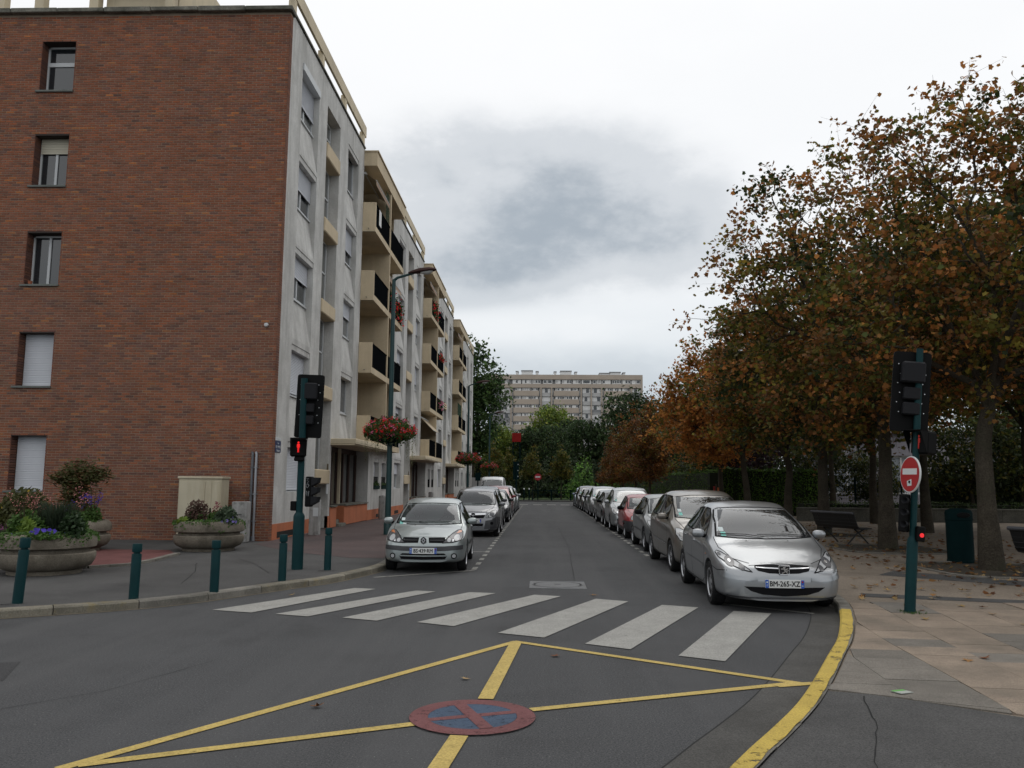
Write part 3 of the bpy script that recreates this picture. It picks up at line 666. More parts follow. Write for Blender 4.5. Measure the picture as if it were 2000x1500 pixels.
# bays just after each balcony block on the ground floor: pair of windows with flower boxes
for (a, b_) in BALC:
    ops.append((a, 3.0, b_, 14.55))                     # loggia opening
    ops.append((a - 3.7, .12, a + 2.45, 3.02))          # entrance
    for k in (0, 1):
        ya = a + 3.6 + k * 1.75; ops.append((ya, FZ[0], ya + 1.15, FT[0] - .1)); wins.append((5, 0, 'F', ya, ya + 1.15))
g = MB(); PL = .52
wall_grid([BY + .23, BEND], [PL, ROOFZ], [(o[0], max(o[1], PL - .4), o[2], o[3]) for o in ops], lambda a, b, c, d: g.poly([(BX, a, b), (BX, c, b), (BX, c, d), (BX, a, d)]))
RD = .22
for (a, b, c, d) in ops:
    if b > 2.9 and d > 14.3: continue                   # loggias get their own walls
    if b < .2: dp = .62 if d > 10 else 1.2
    else: dp = RD
    for ya in (a, c): g.poly([(BX, ya, b), (BX - dp, ya, b), (BX - dp, ya, d), (BX, ya, d)]) if not (dp == RD and d - b > 2) else g.poly([(BX, ya, b), (BX - dp, ya, b + SPD), (BX - dp, ya, d), (BX, ya, d)])
    g.poly([(BX, a, d), (BX, c, d), (BX - dp, c, d), (BX - dp, a, d)])
    if dp == RD and d - b > 2: g.poly([(BX, a, b), (BX, c, b), (BX - dp, c, b + SPD), (BX - dp, a, b + SPD)])
    elif dp == RD: g.poly([(BX, a, b), (BX, c, b), (BX - dp, c, b), (BX - dp, a, b)])
wall = P('rendered_wall', g, M_REND, fix=False); wall['label'] = 'weathered grey render street front'
for a, b in zip(*[iter(sorted([BY + .23, BEND] + [q for o in ops if o[1] < .2 for q in (o[0], o[2])]))] * 2):
    g = MB(); g.box(BX - .1, a, 0, BX + .018, b, PL); P('plinth', g, M_ORANGE)
for yv, w_ in ((22.4, 1.6), (36.0, 1.0), (38.2, .9), (40.5, 1.1), (53.2, 1.), (55.4, .9), (57.6, 1.), (70.5, 1.)):
    g = MB(); g.box(BX - .02, yv, .14, BX + .022, yv + w_, .30); P('cellar_vent', g, M_INNER)
shst = {(0, 4, 'A'): .25, (0, 3, 'A'): .38, (0, 2, 'A'): .45, (0, 1, 'A'): .0, (0, 0, 'A'): .0, (0, 4, 'C'): 1, (0, 3, 'C'): .3, (0, 2, 'C'): .5, (0, 1, 'C'): 1, (5, 0, 'F'): .42}
def street_window(si, fl, cn, ya, yb):
    z0, z1 = FZ[fl], (FT[fl] if cn != 'F' else FT[fl] - .1); xw = BX - RD; f = .05; g = MB()
    op = shst.get((si, fl, cn), [0, .3, .5, 1, .2, .7][(si * 5 + fl * 3 + ord(cn) + int(ya)) % 6])
    for (a, b, c, d) in ((ya, z0, ya + f, z1), (yb - f, z0, yb, z1), (ya, z0, yb, z0 + .07), (ya, z1 - f, yb, z1), ((ya + yb) / 2 - .04, z0, (ya + yb) / 2 + .04, z1)): g.box(xw - .05, a, b, xw + .006, c, d)
    wn = P('window', g, M_FRAME)
    pg = MB(); pg.box(xw - .035, ya + .04, z0 + .05, xw - .03, yb - .04, z1 - .04); pg.build('pane', M_PANE if (fl + si + ord(cn)) % 3 else M_PANEC, wn)
    zs = z0 + .08 + op * (z1 - z0 - .1)
    if op < 1:
        sg = MB(); n = max(2, int((z1 - zs) / .046))
        for k in range(n): a = zs + k * (z1 - zs) / n; b = a + (z1 - zs) / n; sg.poly([(xw + .045, ya + .02, a), (xw + .045, yb - .02, a), (xw + .032, yb - .02, b - .006), (xw + .032, ya + .02, b - .006)]); sg.poly([(xw + .032, ya + .02, b - .006), (xw + .032, yb - .02, b - .006), (xw + .045, yb - .02, b), (xw + .045, ya + .02, b)])
        sg.box(xw + .03, ya + .02, zs - .03, xw + .055, yb - .02, zs + .01); sg.build('roller_shutter', M_SHUT, wn)
    lg = MB(); lg.box(BX - RD, ya + .01, z1 - .22 if fl == 4 and cn == 'A' and si == 0 else z1 - .16, BX + (.04 if si == 0 and fl == 4 and cn == 'A' else -.02), yb - .01, z1 - .003); lg.build('shutter_box', M_FRAME if (si == 0 and fl == 4 and cn == 'A') else M_REND, wn)
    sg = MB(); sg.box(xw - .03, ya, z0 - .03, xw + .06, yb, z0 + .012); sg.build('sill', M_FRAME, wn)
    return wn
for wv in wins:
    wn = street_window(*wv)
    if wv[2] == 'F':
        rl = MB(); ya, yb, z0 = wv[3], wv[4], FZ[0]
        for k in range(9): yy = ya + .06 + k * (yb - ya - .12) / 8; rl.box(BX - .05, yy - .008, z0 + .02, BX - .035, yy + .008, z0 + .52)
        rl.box(BX - .055, ya + .02, z0 + .50, BX - .03, yb - .02, z0 + .53); rl.build('guard_rail', M_RAIL, wn)
# stair strips: tall glazing with cream blocks at the landings
SB = [(12.30, 12.82), (9.80, 10.28), (7.10, 7.56), (4.36, 4.80), (1.58, 2.05)]
for (si, ya, yb) in stairs:
    xs = BX - .62; g = MB(); g.poly([(xs, ya, .12), (xs, yb, .12), (xs, yb, 14.07), (xs, ya, 14.07)]); P('stair_recess', g, M_REND)
    zz = [14.0] + [z for s_ in SB for z in (s_[1], s_[0])]
    for k in range(5):
        z1 = 14.0 if k == 0 else SB[k - 1][0]; z0 = SB[k][1]; yg = (ya + .02, yb - .12)
        gg = MB(); gg.box(xs + .25, yg[0], z0, xs + .27, yg[1], z1); st = P('stair_window', gg, M_STAIRGL)
        fg = MB(); zm = z0 + (z1 - z0) * .52
        fg.box(xs + .24, yg[1] - .04, z0, xs + .30, yg[1] + .04, z1); fg.box(xs + .24, yg[0], zm - .025, xs + .30, yg[1], zm + .025); fg.box(xs + .24, yg[0], z1 - .05, xs + .30, yg[1], z1); fg.box(xs + .24, yg[0], z0, xs + .30, yg[0] + .05, z1)
        if k == 0: fg.box(xs + .24, (ya + yb) / 2 - .04, z0, xs + .30, (ya + yb) / 2 + .04, z1)
        fg.build('frame', M_FRAME, st)
    for (z0, z1) in SB:
        bg = MB(); bg.box(xs, ya + .03, z0, BX + .05, yb - .03, z1, bev=.03); P('landing_block', bg, M_CREAM)
    bw = MB()
    for j in range(5):
        for k in range(6):
            h = (1.5 - .16) / 6; w_ = (yb - ya - .3) / 5; y_, z_ = ya + .1 + j * w_, .16 + k * h; bw.box(xs + .22, y_ + .008, z_ + .008, xs + .27, y_ + w_ - .008, z_ + h - .008, bev=.012)
    P('glass_block_panel', bw, M_BLOCKGL)
    wb = MB(); wb.box(xs, ya + .02, .12, xs + .23, yb - .02, 1.56); P('landing_wall', wb, M_CREAML)
M_SIGNWB = mat('notice_white', (.62, .62, .61), rough=.6)
# balconies
BXF = -6.58
BF = [3.02, 5.88, 8.76, 11.54]                           # slab undersides of floors 1-4
for bi, (a, b) in enumerate(BALC):
    m = (a + b) / 2 - .05; IN = BX - 1.25
    g = MB()                                             # loggia back and side walls, ceilings
    g.poly([(IN, a, 3.0), (IN, b, 3.0), (IN, b, 14.55), (IN, a, 14.55)])
    for ya in (a, b): g.poly([(BX, ya, 3.0), (IN, ya, 3.0), (IN, ya, 14.55), (BX, ya, 14.55)])
    P('loggia_wall', g, M_CREAM, fix=False)
    g = MB(); g.box(IN, m - .07, 3.05, BXF - .01, m + .07, 14.3); P('dividing_fin', g, M_CREAM)
    g = MB(); g.box(IN, a - .02, 14.25, BXF + .01, b + .02, 14.82); g.box(IN, a - .06, 14.822, BXF + .06, b + .06, 14.87); P('balcony_roof', g, M_CREAM)
    for fi, zb in enumerate(BF):
        zf = zb + .22; tall = 14.3 if fi == 3 else BF[fi + 1]
        for half, (ya, yb) in enumerate(((a, m - .07), (m + .07, b))):
            g = MB(); g.box(IN, ya - (.0 if half else .0), zb, BXF, yb, zf + .02)
            bal = P('balcony', g, M_CREAM)
            ck = MB()
            if half == 0: ck.box(BX + .004, a - .003, zb - .0, BXF + .004, a + .10, zf + .98, bev=.006)
            else: pass
            if ck.f: ck.build('cheek_wall', M_CREAM, bal)
            rl = MB(); y1, y2 = ya + (.12 if half == 0 else .02), yb - .03; zt = zf + .98
            for k in range(int((y2 - y1) / .105)): yy = y1 + k * .105; rl.box(BXF - .045, yy, zf - .0, BXF - .03, yy + .096, zt - .03)
            rl.box(BXF - .055, y1, zt - .035, BXF - .015, y2, zt); rl.box(BXF - .055, y1, zf + .03, BXF - .015, y2, zf + .07)
            if half == 0 and fi == 3 and bi == 0: ng = MB(); ng.box(BXF - .012, ya + .75, zf + .28, BXF - .006, ya + 1.2, zf + .93); ng.build('notice_board', M_SIGNWB, bal)
            if half: rl.box(BX, b - .035, zf, BXF - .03, b - .02, zt)
            rl.build('railing', M_RAIL, bal)
            # door and window inside the loggia
            dg = MB(); dg.box(IN + .01, ya + .5, zf, IN + .05, yb - .5, zf + 2.05); dr = dg.build('loggia_window', M_FRAME, bal)
            dp = MB(); w2 = (yb - ya - 1.0) / 3
            for k in range(3): dp.box(IN + .052, ya + .55 + k * w2, zf + .08, IN + .056, ya + .5 + (k + 1) * w2 - .05, zf + 1.97)
            pn = dp.build('pane', M_PANE, bal)
            if half == 0:
                dn = MB(); dn.tube([(BX + .25, a - .003, zb + .12), (BX + .25, a - .09, zb + .11)], .018, 6); dn.build('drain_spout', M_SILL, bal)
# entrances
for bi, (a, b) in enumerate(BALC):
    y0, y1 = a - 3.7, a + 2.45; xi = BX - .55
    cg = MB(); cg.box(BX - .3, y0 - .12, 2.93, BXF + .35, y1 + .05, 3.12, bev=.02); cg.box(BX - .3, y0 - .12, 2.90, BXF + .30, y1 + .0, 2.93)
    cn = P('entrance_canopy', cg, M_CREAML)
    cr = MB(); cr.box(BXF + .352, y0 - .1, 2.99, BXF + .354, y0 + 2.6, 2.995); cr.build('crack_line', M_INNER, cn)
    eg = MB(); yy = [y0 + .05, y0 + 1.0, y0 + 2.1, y0 + 3.0, y0 + 3.9, y0 + 4.9, y1 - .05]
    eg.box(xi - .06, y0, 2.75, xi + .04, y1, 2.93)
    for k, yv in enumerate(yy): eg.box(xi - .05, yv - .06, .12, xi + .06, yv + .06, 2.76)
    for k in (0, 2, 3, 4, 5): eg.box(xi - .04, yy[k], .78, xi + .05, yy[k + 1], .86)
    en = P('entrance', eg, M_BROWN)
    sg = MB(); sg.box(xi - .02, yy[0], .12, xi + .55 + .02, yy[1] - .1, .80); sg.box(xi - .02, yy[2], .12, xi + .56, y1 - .02, .80); sg.build('low_wall', M_ORANGE, en)
    cg = MB(); cg.box(xi + .0, yy[0], .80, BX + .06, yy[1] - .1, .85); cg.box(xi, yy[2], .80, BX + .06, y1 - .02, .85); cg.build('ledge', M_COPE, en)
    for k in range(6):
        if k == 1: continue
        pg = MB(); pg.box(xi - .005, yy[k] + .06, .86 if k != 1 else .2, xi + .005, yy[k + 1] - .06, 2.74); pg.build('pane', M_PANE, en)
    dg = MB(); dg.box(xi - .32, yy[1] + .06, .14, xi - .28, yy[2] - .06, 2.7); dr = dg.build('door', mat('door_amber', (.16, .10, .045), rough=.3, spec=.5), en)
    hb = MB()
    for k in range(9): yv = yy[1] + .12 + k * .1; hb.box(xi - .27, yv, .4, xi - .26, yv + .015, 1.5)
    hb.build('door_bars', M_RAIL, en)
    ps = MB(); ps.box(xi + .06, yy[3] - .05, .8, xi + .16, yy[3] + .05, 2.9); ps.build('post', M_CREAML, en)
    st = MB(); st.box(BX - .2, yy[1], .1, BX + .1, yy[2] - .05, .2); st.box(BX - .5, yy[1], .2, BX - .15, yy[2] - .05, .32); st.build('doorstep', M_COPE, en)
    pp = MB(); pp.box(BX - 1.15, y0, .12, BX - 1.14, y1, 3.0); pp.build('hall_back', mat('hall_wall', (.10, .085, .055), rough=.9), en)
    ip = MB(); ip.box(BX, y0 - .55, 1.25, BX + .03, y0 - .37, 1.95); ip.build('entry_phone', M_FRAME, en)
    ip = MB(); ip.box(BX, y0 - .52, 2.0, BX + .02, y0 - .38, 2.25); ip.build('name_panel', mat('brass_plate', (.12, .09, .04), rough=.4, metal=.5), en)
# roof, coping, parapet of posts and beams
g = MB(); g.box(-30, BY, ROOFZ - .02, BX, BEND, ROOFZ + .01); P('roof_slab', g, M_COPE)
k0 = -23.2
while k0 < BX:                                           # coping stones over the gable
    k1 = min(k0 + 1.35, BX + .16); g = MB(); g.box(k0, BY - .16, ROOFZ - .115 + rng.uniform(-.01, .012), k1 - .012, BY + .3, ROOFZ + .02 + rng.uniform(-.012, .012), bev=.015); P('coping_stone', g, M_COPE); k0 += 1.35
def seg_ranges():
    prev = BY + .3
    for a, b in BALC: yield prev, a; prev = b
    yield prev, BEND
for ya, yb in seg_ranges():
    g = MB(); g.box(BX - .3, ya, ROOFZ + .012, BX + .05, yb, ROOFZ + .07); P('coping', g, M_COPE)
    n = max(1, int(round((yb - ya) / 3.2)))
    for k in range(n + 1):
        yv = ya + .1 + (yb - ya - .3) * k / n
        g = MB(); g.box(BX - .16, yv - .12, ROOFZ + .06, BX + .01, yv + .12, ROOFZ + .62); P('parapet_post', g, M_CREAML)
    g = MB(); g.box(BX - .05, ya - .2, ROOFZ + .52, BX + .03, yb + .1, ROOFZ + .95); P('parapet_beam', g, M_CREAML)
for x in (-15.6, -14.45, -12.85, -10.65):
    g = MB(); g.box(x - .13, BY + .1, ROOFZ + .0, x + .13, BY + .36, ROOFZ + .86); P('parapet_post', g, M_CREAML)
g = MB(); g.box(-24, BY + .12, ROOFZ + .86, BX - .26, BY + .34, ROOFZ + 1.16); P('parapet_beam', g, M_CREAML)
g = MB(); g.box(-12.7, BY + .5, ROOFZ + .0, -10.55, BY + 4, ROOFZ + 2.2); P('roof_cabin', g, M_CREAML)
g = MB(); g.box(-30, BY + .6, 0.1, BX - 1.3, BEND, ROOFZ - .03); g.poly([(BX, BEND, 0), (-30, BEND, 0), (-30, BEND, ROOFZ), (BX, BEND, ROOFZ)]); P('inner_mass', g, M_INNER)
# awnings on the balconies, things of their own
M_AWN = mat('awning_cloth', (.46, .38, .27), rough=.9, var=.1, vscale=3)
M_AWNR = mat('awning_stripe', (.30, .16, .13), rough=.9)
def awning(y0, y1, z, drop, out, label, valance=True):
    t = tag(empty('awning', (BX, y0, z)), label, 'awning', 'balcony awnings'); g = MB(); n = 8
    for k in range(n): a, b = (y1 - y0) * k / n, (y1 - y0) * (k + 1) / n; g.box(0, a, 0, 0, b, 0) if False else g.poly([(.0, a, 0), (.0, b, 0), (out, b, -drop), (out, a, -drop)], k % 2)
    g.build('cloth', [M_AWN, M_AWN], t)
    if valance:
        g = MB(); nn = int((y1 - y0) / .12)
        for k in range(nn): a, b = (y1 - y0) * k / nn, (y1 - y0) * (k + 1) / nn; g.poly([(out, a, -drop), (out, b, -drop), (out + .01, b - .02, -drop - .2), (out + .01, (a + b) / 2, -drop - .23), (out + .01, a + .02, -drop - .2)], k % 2)
        g.build('valance', [M_AWN, M_AWNR], t)
    g = MB(); g.tube([(.0, 0, .03), (0, y1 - y0, .03)], .05, 8); g.tube([(out, 0, -drop), (out, y1 - y0, -drop)], .02, 6); g.build('roller', M_FRAME, t)
awning(31.9, 34.85, 14.0, .28, .46, 'striped awning rolled halfway over the top balcony nearest the brick gable')
awning(35.2, 38.3, 10.9, .3, .48, 'striped awning over the third-floor balcony behind the street lamp')
awning(BALC[1][0] + .1, BALC[1][0] + 3.2, 14.0, .25, .4, 'pale awning tucked under the roof of the middle balcony stack')
awning(BALC[1][0] + .1, BALC[1][0] + 3.3, 5.5, .75, .75, 'beige awning let down over the lowest balcony of the middle stack', False)
awning(BALC[2][0] + .1, BALC[2][0] + 3.2, 14.0, .25, .4, 'pale awning tucked under the roof of the farthest balcony stack')
# trellis on two balconies
for (y0, z0, w_, h_, lab) in ((34.2, 12.8, .75, 1.3, 'green lattice trellis at the fin of the top balcony nearest the gable'), (BALC[2][0] + .2, 6.2, 3.0, 1.9, 'dark lattice trellis screening the second-floor balcony of the farthest stack')):
    g = MB(); n = int(w_ / .22) + int(h_ / .22)
    for k in range(-int(h_ / .22) - 1, int(w_ / .22) + 1):
        for s_ in (1, -1):
            pts = []
            for t in (0, 1):
                pts.append((k * .22 + (h_ if t else 0)) if s_ == 1 else (k * .22 + (0 if t else h_)))
            (ya, za), (yb, zb) = ((pts[0], 0), (pts[1], h_))
            if abs(yb - ya) < 1e-6: continue
            lo, hi = max(min(ya, yb), 0), min(max(ya, yb), w_)
            if hi - lo < .05: continue
            f_ = lambda y: za + (zb - za) * (y - ya) / (yb - ya)
            g.tube([(0, lo, f_(lo)), (0, hi, f_(hi))], .012, 4)
    o = g.build('trellis', mat('trellis_green', (.03, .06, .035), rough=.8)); o.location = (BXF - .08, y0, z0); tag(o, lab, 'trellis')
# street name plate
M_SIGNB = mat('sign_blue', (.02, .035, .10), rough=.35, spec=.5)
sp = tag(empty('street_name_plate', (BX, 22.2, 2.62), 0), 'dark blue street name plate with white lettering on the grey wall beside the bricks', 'sign')
g = MB(); g.box(0, -.24, -.19, .02, .24, .12, bev=.006); g.build('plate', M_SIGNB, sp)
g = MB(); g.box(0, -.24, .125, .018, .24, .21, bev=.004); o = g.build('top_plate', M_FRAME, sp)
for (tx, zz, s_) in (('Rue', .055, .07), ('DE PARIS', -.045, .10), ('', -.12, .05)):
    if not tx: continue
    o = link('lettering', text_mesh(tx, s_, M_FRAME, .002), sp, (.022, 0, zz)); o.rotation_euler = (R(90), 0, R(90))
g = MB(); g.box(.02, -.16, -.14, .023, .16, -.125); g.box(.02, -.12, -.165, .023, .12, -.15); g.build('small_print', M_FRAME, sp)
# small round lamp on the gable corner
g = MB(); g.lathe([(.0, -.10), (.05, -.09), (.06, -.03), (.045, 0)], 14, axis='Y'); o = g.build('wall_light', M_FRAME, smooth=True); o.location = (-7.38, BY - .01, 5.83); tag(o, 'small round white fitting on the brick wall near its corner', 'wall light')
# balcony flowers
def blossom_clump(name, y0, y1, x, z, n, colsf, label, cat='plant', hang=.35):
    t = tag(empty(name, (x, y0, z)), label, cat, 'balcony flower boxes')
    lf, fl = MB(), MB()
    for i in range(n):
        p = Vector((rng.normal(0, .07), rng.uniform(0, y1 - y0), rng.uniform(-hang, .12))); q = MB; s_ = rng.uniform(.03, .06)
        a = Vector(rng.normal(size=3)).normalized(); u = a.orthogonal().normalized() * s_; v = a.cross(u)
        (fl if i % 3 == 0 else lf).poly([p + u, p + v, p - u, p - v])
    lf.build('foliage', M_LEAFG, t); fl.build('blossom', colsf, t)
M_LEAFG = mat('leaf_mid_green', (.045, .085, .022), rough=.6, sub=.25, var=.35, vscale=4)
M_GERR = mat('petal_red', (.72, .022, .03), rough=.6, sub=.2)
M_GERP = mat('petal_pink', (.70, .16, .30), rough=.6, sub=.2)
blossom_clump('flower_box', 35.2, 38.3, BXF + .05, 9.85, 260, M_GERR, 'red geraniums hanging from the third-floor balcony beside the street lamp', 'flower box', .9)
blossom_clump('flower_box', BALC[1][0] + .2, BALC[1][0] + 3.0, BXF + .05, 12.7, 220, M_GERR, 'red geraniums hanging from the top balcony of the middle stack', 'flower box', .9)
blossom_clump('flower_box', BALC[1][0] + 3.8, BALC[1][0] + 6.6, BXF + .05, 9.95, 160, M_GERR, 'red geraniums on the third-floor balcony of the middle stack', 'flower box', .3)
blossom_clump('flower_box', BALC[1][0] + 3.8, BALC[1][0] + 6.6, BXF + .05, 6.9, 160, M_GERP, 'pink geraniums on the second-floor balcony of the middle stack', 'flower box', .5)
blossom_clump('flower_box', BALC[2][0] + 2.8, BALC[2][0] + 5.0, BXF + .05, 4.2, 120, M_GERP, 'trailing plants on the first-floor balcony of the farthest stack', 'flower box', .5)
for (a, b) in BALC[:1]:
    for k in (0, 1):
        ya = a + 3.6 + k * 1.75
        bx = tag(empty('window_box', (BX + .02, ya, FZ[0])), ('row of dark green pots on the ledge of the ground-floor window %s the street lamp' % ('nearer the gable than', 'just past')[k]) if False else ('dark green flowerpots on the ground-floor window ledge ' + ('beside the entrance door', 'behind the lamp post')[k]), 'window box', 'ground floor window boxes')
        g = MB()
        for j in range(4): g.lathe([(.07, 0), (.10, .16), (.11, .16), (.09, .15)], 10, (0, .15 + j * .27, .0))
        g.build('pot', mat('pot_green', (.015, .04, .035), rough=.6), bx); lf = MB()
        for i in range(90):
            p = Vector((rng.normal(0, .05), rng.uniform(.05, 1.05), .16 + abs(rng.normal(0, .06)))); a_ = Vector(rng.normal(size=3)).normalized(); u = a_.orthogonal().normalized() * .035; lf.poly([p + u, p + a_.cross(u), p - u, p - a_.cross(u)])
        lf.build('foliage', M_LEAFG, bx)
# ------------------------------------------------------------------ street furniture
M_GREEN = mat('green_enamel', (.004, .031, .035), rough=.5, spec=.15, var=.12, vscale=5, stain=((.012, .035, .036), .5, 6, .52, .7))
M_GREEND = mat('green_enamel_dark', (.004, .015, .016), rough=.75, spec=.04, var=.15, vscale=4)
M_LBOX = mat('signal_black', (.0035, .0037, .004), rough=.6, spec=.12)
M_LBOXG = mat('signal_grey', (.013, .0135, .016), rough=.6, spec=.15)
M_REDMAN = mat('red_man_lit', (.6, .01, .01), rough=.5, emit=((1.0, .02, .02), .75))
M_REDDIM = mat('red_man_dim', (.25, .015, .012), rough=.4, emit=((1.0, .05, .03), .10))
M_REDLED = mat('red_lamp_lit', (.6, .02, .02), rough=.4, emit=((1.0, .04, .05), .55))
M_BOLT = mat('bolt_bright', (.6, .62, .64), rough=.35, metal=.7)
M_SIGNR = mat('sign_red', (.36, .015, .018), rough=.4, spec=.5)
M_SIGNW = mat('sign_white', (.60, .61, .61), rough=.45, spec=.4)
M_CONC = mat('planter_concrete', (.175, .155, .125), rough=.95, spec=.1, var=.2, vscale=3, fine=.35, fscale=60, bump=.5, bscale=70, stain=((.075, .065, .05), .75, 1.8, .48, .68))
M_SOIL = mat('soil', (.03, .022, .016), rough=1)
# bollards
bol = [(-6.53, 10.4, .815, 'standing in front of the largest flower planter'), (-5.32, 10.94, .715, 'on the kerb beside the red paved patch'), (-4.56, 11.72, .716, 'in front of the planter by the cream cabinet'), (-4.03, 13.1, .718, 'just in front of the traffic light pole'), (-3.74, 14.76, .74, 'nearest the parked silver hatchback')]
g = MB(); g.lathe([(.062, -.02), (.062, .575), (.060, .583), (.042, .586), (.042, .603), (.060, .606), (.062, .612), (.062, .70), (.058, .714), (0, .716)], 20); me_b = g.mesh('post', M_GREEN, smooth=R(30))
g = MB(); g.box(-.13, -.13, -.01, .13, .13, .004); me_f = g.mesh('footing', M_ASPHL)
for i, (x, y, h, lab) in enumerate(bol):
    t = tag(empty('bollard', (x, y, PZ)), 'dark green metal bollard ' + lab, 'bollard', 'bollards along the kerb'); t.scale = (1, 1, h / .716)
    link('post', me_b, t); (link('footing', me_f, t) if i in (0, 3, 4) else None); t.rotation_euler = (rng.normal(0, .01), [.05, .008, .006, 0, .0][i], 0)
# traffic lights
def signal_head(t, x, y, z, w, h, s, rz, tilt=0.):
    """back board with three lamp housings seen from behind"""
    hd = empty('signal_head', (x, y, z), rz, t); hd.rotation_euler = (0, tilt, rz)
    g = MB(); n = 6; r_ = .04; pts = rrect(-w / 2, -h / 2, w / 2, h / 2, r_); g.prism(pts, -.012, .012, 'XZ'); b = g.build('back_board', M_LBOX, hd)
    g = MB()
    for px in (-w * .36, w * .30):
        for k in range(6): g.lathe([(.007, -.018), (.007, -.012)], 6, (px + .03 * (k % 2), 0, h * .34 - k * h * .12), axis='Y')
    g.build('bolts', M_BOLT, hd)['kind'] = 'stuff'
    g = MB(); g.box(-.14, -.15, h * .10, .14, -.012, h * .36, bev=.02); g.build('lamp_housing', M_LBOXG, hd)
    for k, zz in enumerate((-.05, -.24)): g = MB(); g.box(-.10, -.12, h * zz - .06, .10, -.012, h * zz + .10, bev=.015); g.build('lamp_housing', M_LBOXG if k else M_LBOXG, hd)
    for k, zz in enumerate((h * .24, 0, -h * .2)): g = MB(); g.lathe([(.10, .012), (.11, .20), (.115, .20), (.105, .012)], 16, (0, 0, zz), axis='Y'); g.build('visor', M_LBOX, hd)
    return hd
def man(mb, x, y, z, h, fy=0.006):
    s = h / .2
    for poly in ([(-.016, .06), (.016, .06), (.014, -.0), (-.014, -.0)], [(-.016, .0), (-.002, .0), (-.004, -.085), (-.014, -.085)], [(.002, .0), (.016, .0), (.014, -.085), (.004, -.085)], [(-.028, .055), (-.016, .06), (-.018, -.005), (-.03, -.0)], [(.016, .06), (.028, .055), (.03, .0), (.018, -.005)]):
        mb.prism([(x + a * s * .85, z + b * s) for a, b in poly], y - fy, y, 'XZ')
    mb.prism(circ(x, z + .082 * s, .017 * s, 10), y - fy, y, 'XZ')
# left light
tl = tag(empty('traffic_light', (-4.31, 14.87, PZ)), 'traffic light with a lit red standing figure before the grey facade', 'traffic light', 'traffic lights at the crossing')
g = MB(); g.lathe([(.10, -.02), (.10, .92), (.095, .95), (.066, 1.0), (.062, 1.0)], 18); g.build('pole_base', M_GREEN, tl, smooth=R(30))
g = MB(); g.tube([(0, 0, .98), (.0, 0, 3.42)], .060, 16); g.build('pole', M_GREEN, tl, smooth=R(30))
signal_head(tl, .085, .10, 2.92, .49, 1.16, 1, R(4), R(1.6))
hd = empty('pedestrian_head', (-.02, -.10, 2.16), R(14), tl)
g = MB(); g.box(-.15, -.08, -.17, .13, .08, .16, bev=.025); g.build('housing', M_LBOX, hd)
g = MB(); g.poly([(-.15, -.08, .16), (-.15, -.08, -.15), (-.13, -.26, .16), (-.13, -.26, .05)][:3]); g.box(-.15, -.24, .145, .15, -.08, .16)
g.poly([(.13, -.08, .16), (.15, -.26, .16), (.13, -.08, -.16)]); g.poly([(-.15, -.08, .16), (-.15, -.26, .16), (-.15, -.08, -.16)]); g.build('visor', M_LBOX, hd)
g = MB(); man(g, -.01, -.083, -.005, .21, .006); g.build('red_figure', M_REDMAN, hd)
g = MB(); g.box(-.08, -.07, -.25, .10, .06, -.17, bev=.02); g.build('bracket', M_LBOX, hd)
rp = empty('repeater_head', (.13, .02, 1.36), R(-18), tl)
g = MB(); g.box(-.03, -.05, -.26, .10, .06, .28, bev=.02); g.build('housing', M_LBOX, rp)
for k in range(3):
    zz = .18 - k * .17; g = MB(); g.prism([(.10, zz + .085), (.24, zz + .08), (.22, zz - .01), (.10, zz - .07)], -.05, .06, 'XZ'); g.build('visor', M_LBOXG, rp)
g = MB()
for k, pts in enumerate(([(.0, .24), (.05, .25), (.01, .20), (.05, .20), (.02, .16)], [(.0, .12), (.03, .15), (.06, .12), (.03, .08), (.0, .10)], [(.01, .02), (.01, -.06), (.04, .01), (.05, -.07), (.06, .02)])): g.tube([(x, -.052, z) for x, z in pts], .004, 4)
g.build('scribble', M_BOLT, rp)
g = MB(); g.box(-.16, -.04, 1.03, -.05, .06, 1.20, bev=.015); g.build('call_box', M_LBOX, tl)
# right light with the no-entry sign, leaning a little
tr = tag(empty('traffic_light', (4.64, 10.82, PZ - .02)), 'leaning green traffic light pole carrying a no entry sign on the right pavement', 'traffic light', 'traffic lights at the crossing')
tr.rotation_euler = (0, R(5.0), 0)
g = MB(); g.lathe([(.066, -.03), (.066, .86), (.062, .90), (.045, .94), (.042, .94)], 18); g.build('pole_base', M_GREEN, tr, smooth=R(30))
g = MB(); g.tube([(0, 0, .9), (0, 0, 3.36)], .042, 16); g.build('pole', M_GREEN, tr, smooth=R(30))
signal_head(tr, -.065, .08, 2.80, .46, 1.05, 1, R(-10), R(1.0))
hd = empty('pedestrian_head', (.09, .0, 2.14), R(-62), tr)
g = MB(); g.box(-.13, -.09, -.15, .13, .10, .15, bev=.025); g.build('housing', M_LBOX, hd)
g = MB(); g.poly([(.13, -.09, .15), (.13, -.24, .15), (.13, -.09, -.14)]); g.poly([(-.13, -.09, .15), (-.13, -.24, .15), (-.13, -.09, -.14)]); g.box(-.13, -.24, .14, .13, -.09, .15); g.build('visor', M_LBOX, hd)
g = MB(); man(g, 0, -.093, 0, .19, .005); g.build('red_figure', M_REDDIM, hd)
ne = empty('no_entry_sign', (-.09, -.075, 1.72), R(-84), tr)
g = MB(); g.lathe([(0, -.010), (.228, -.010), (.232, -.006), (.232, .008), (0, .008)], 40, axis='Y'); g.build('rim', M_SIGNW, ne, smooth=R(30))
g = MB(); g.lathe([(.217, -.0125), (0, -.0126)], 40, axis='Y'); g.build('red_face', M_SIGNR, ne)
g = MB(); g.box(-.165, -.0145, -.002, .165, -.011, .075); g.build('white_bar', M_SIGNW, ne)
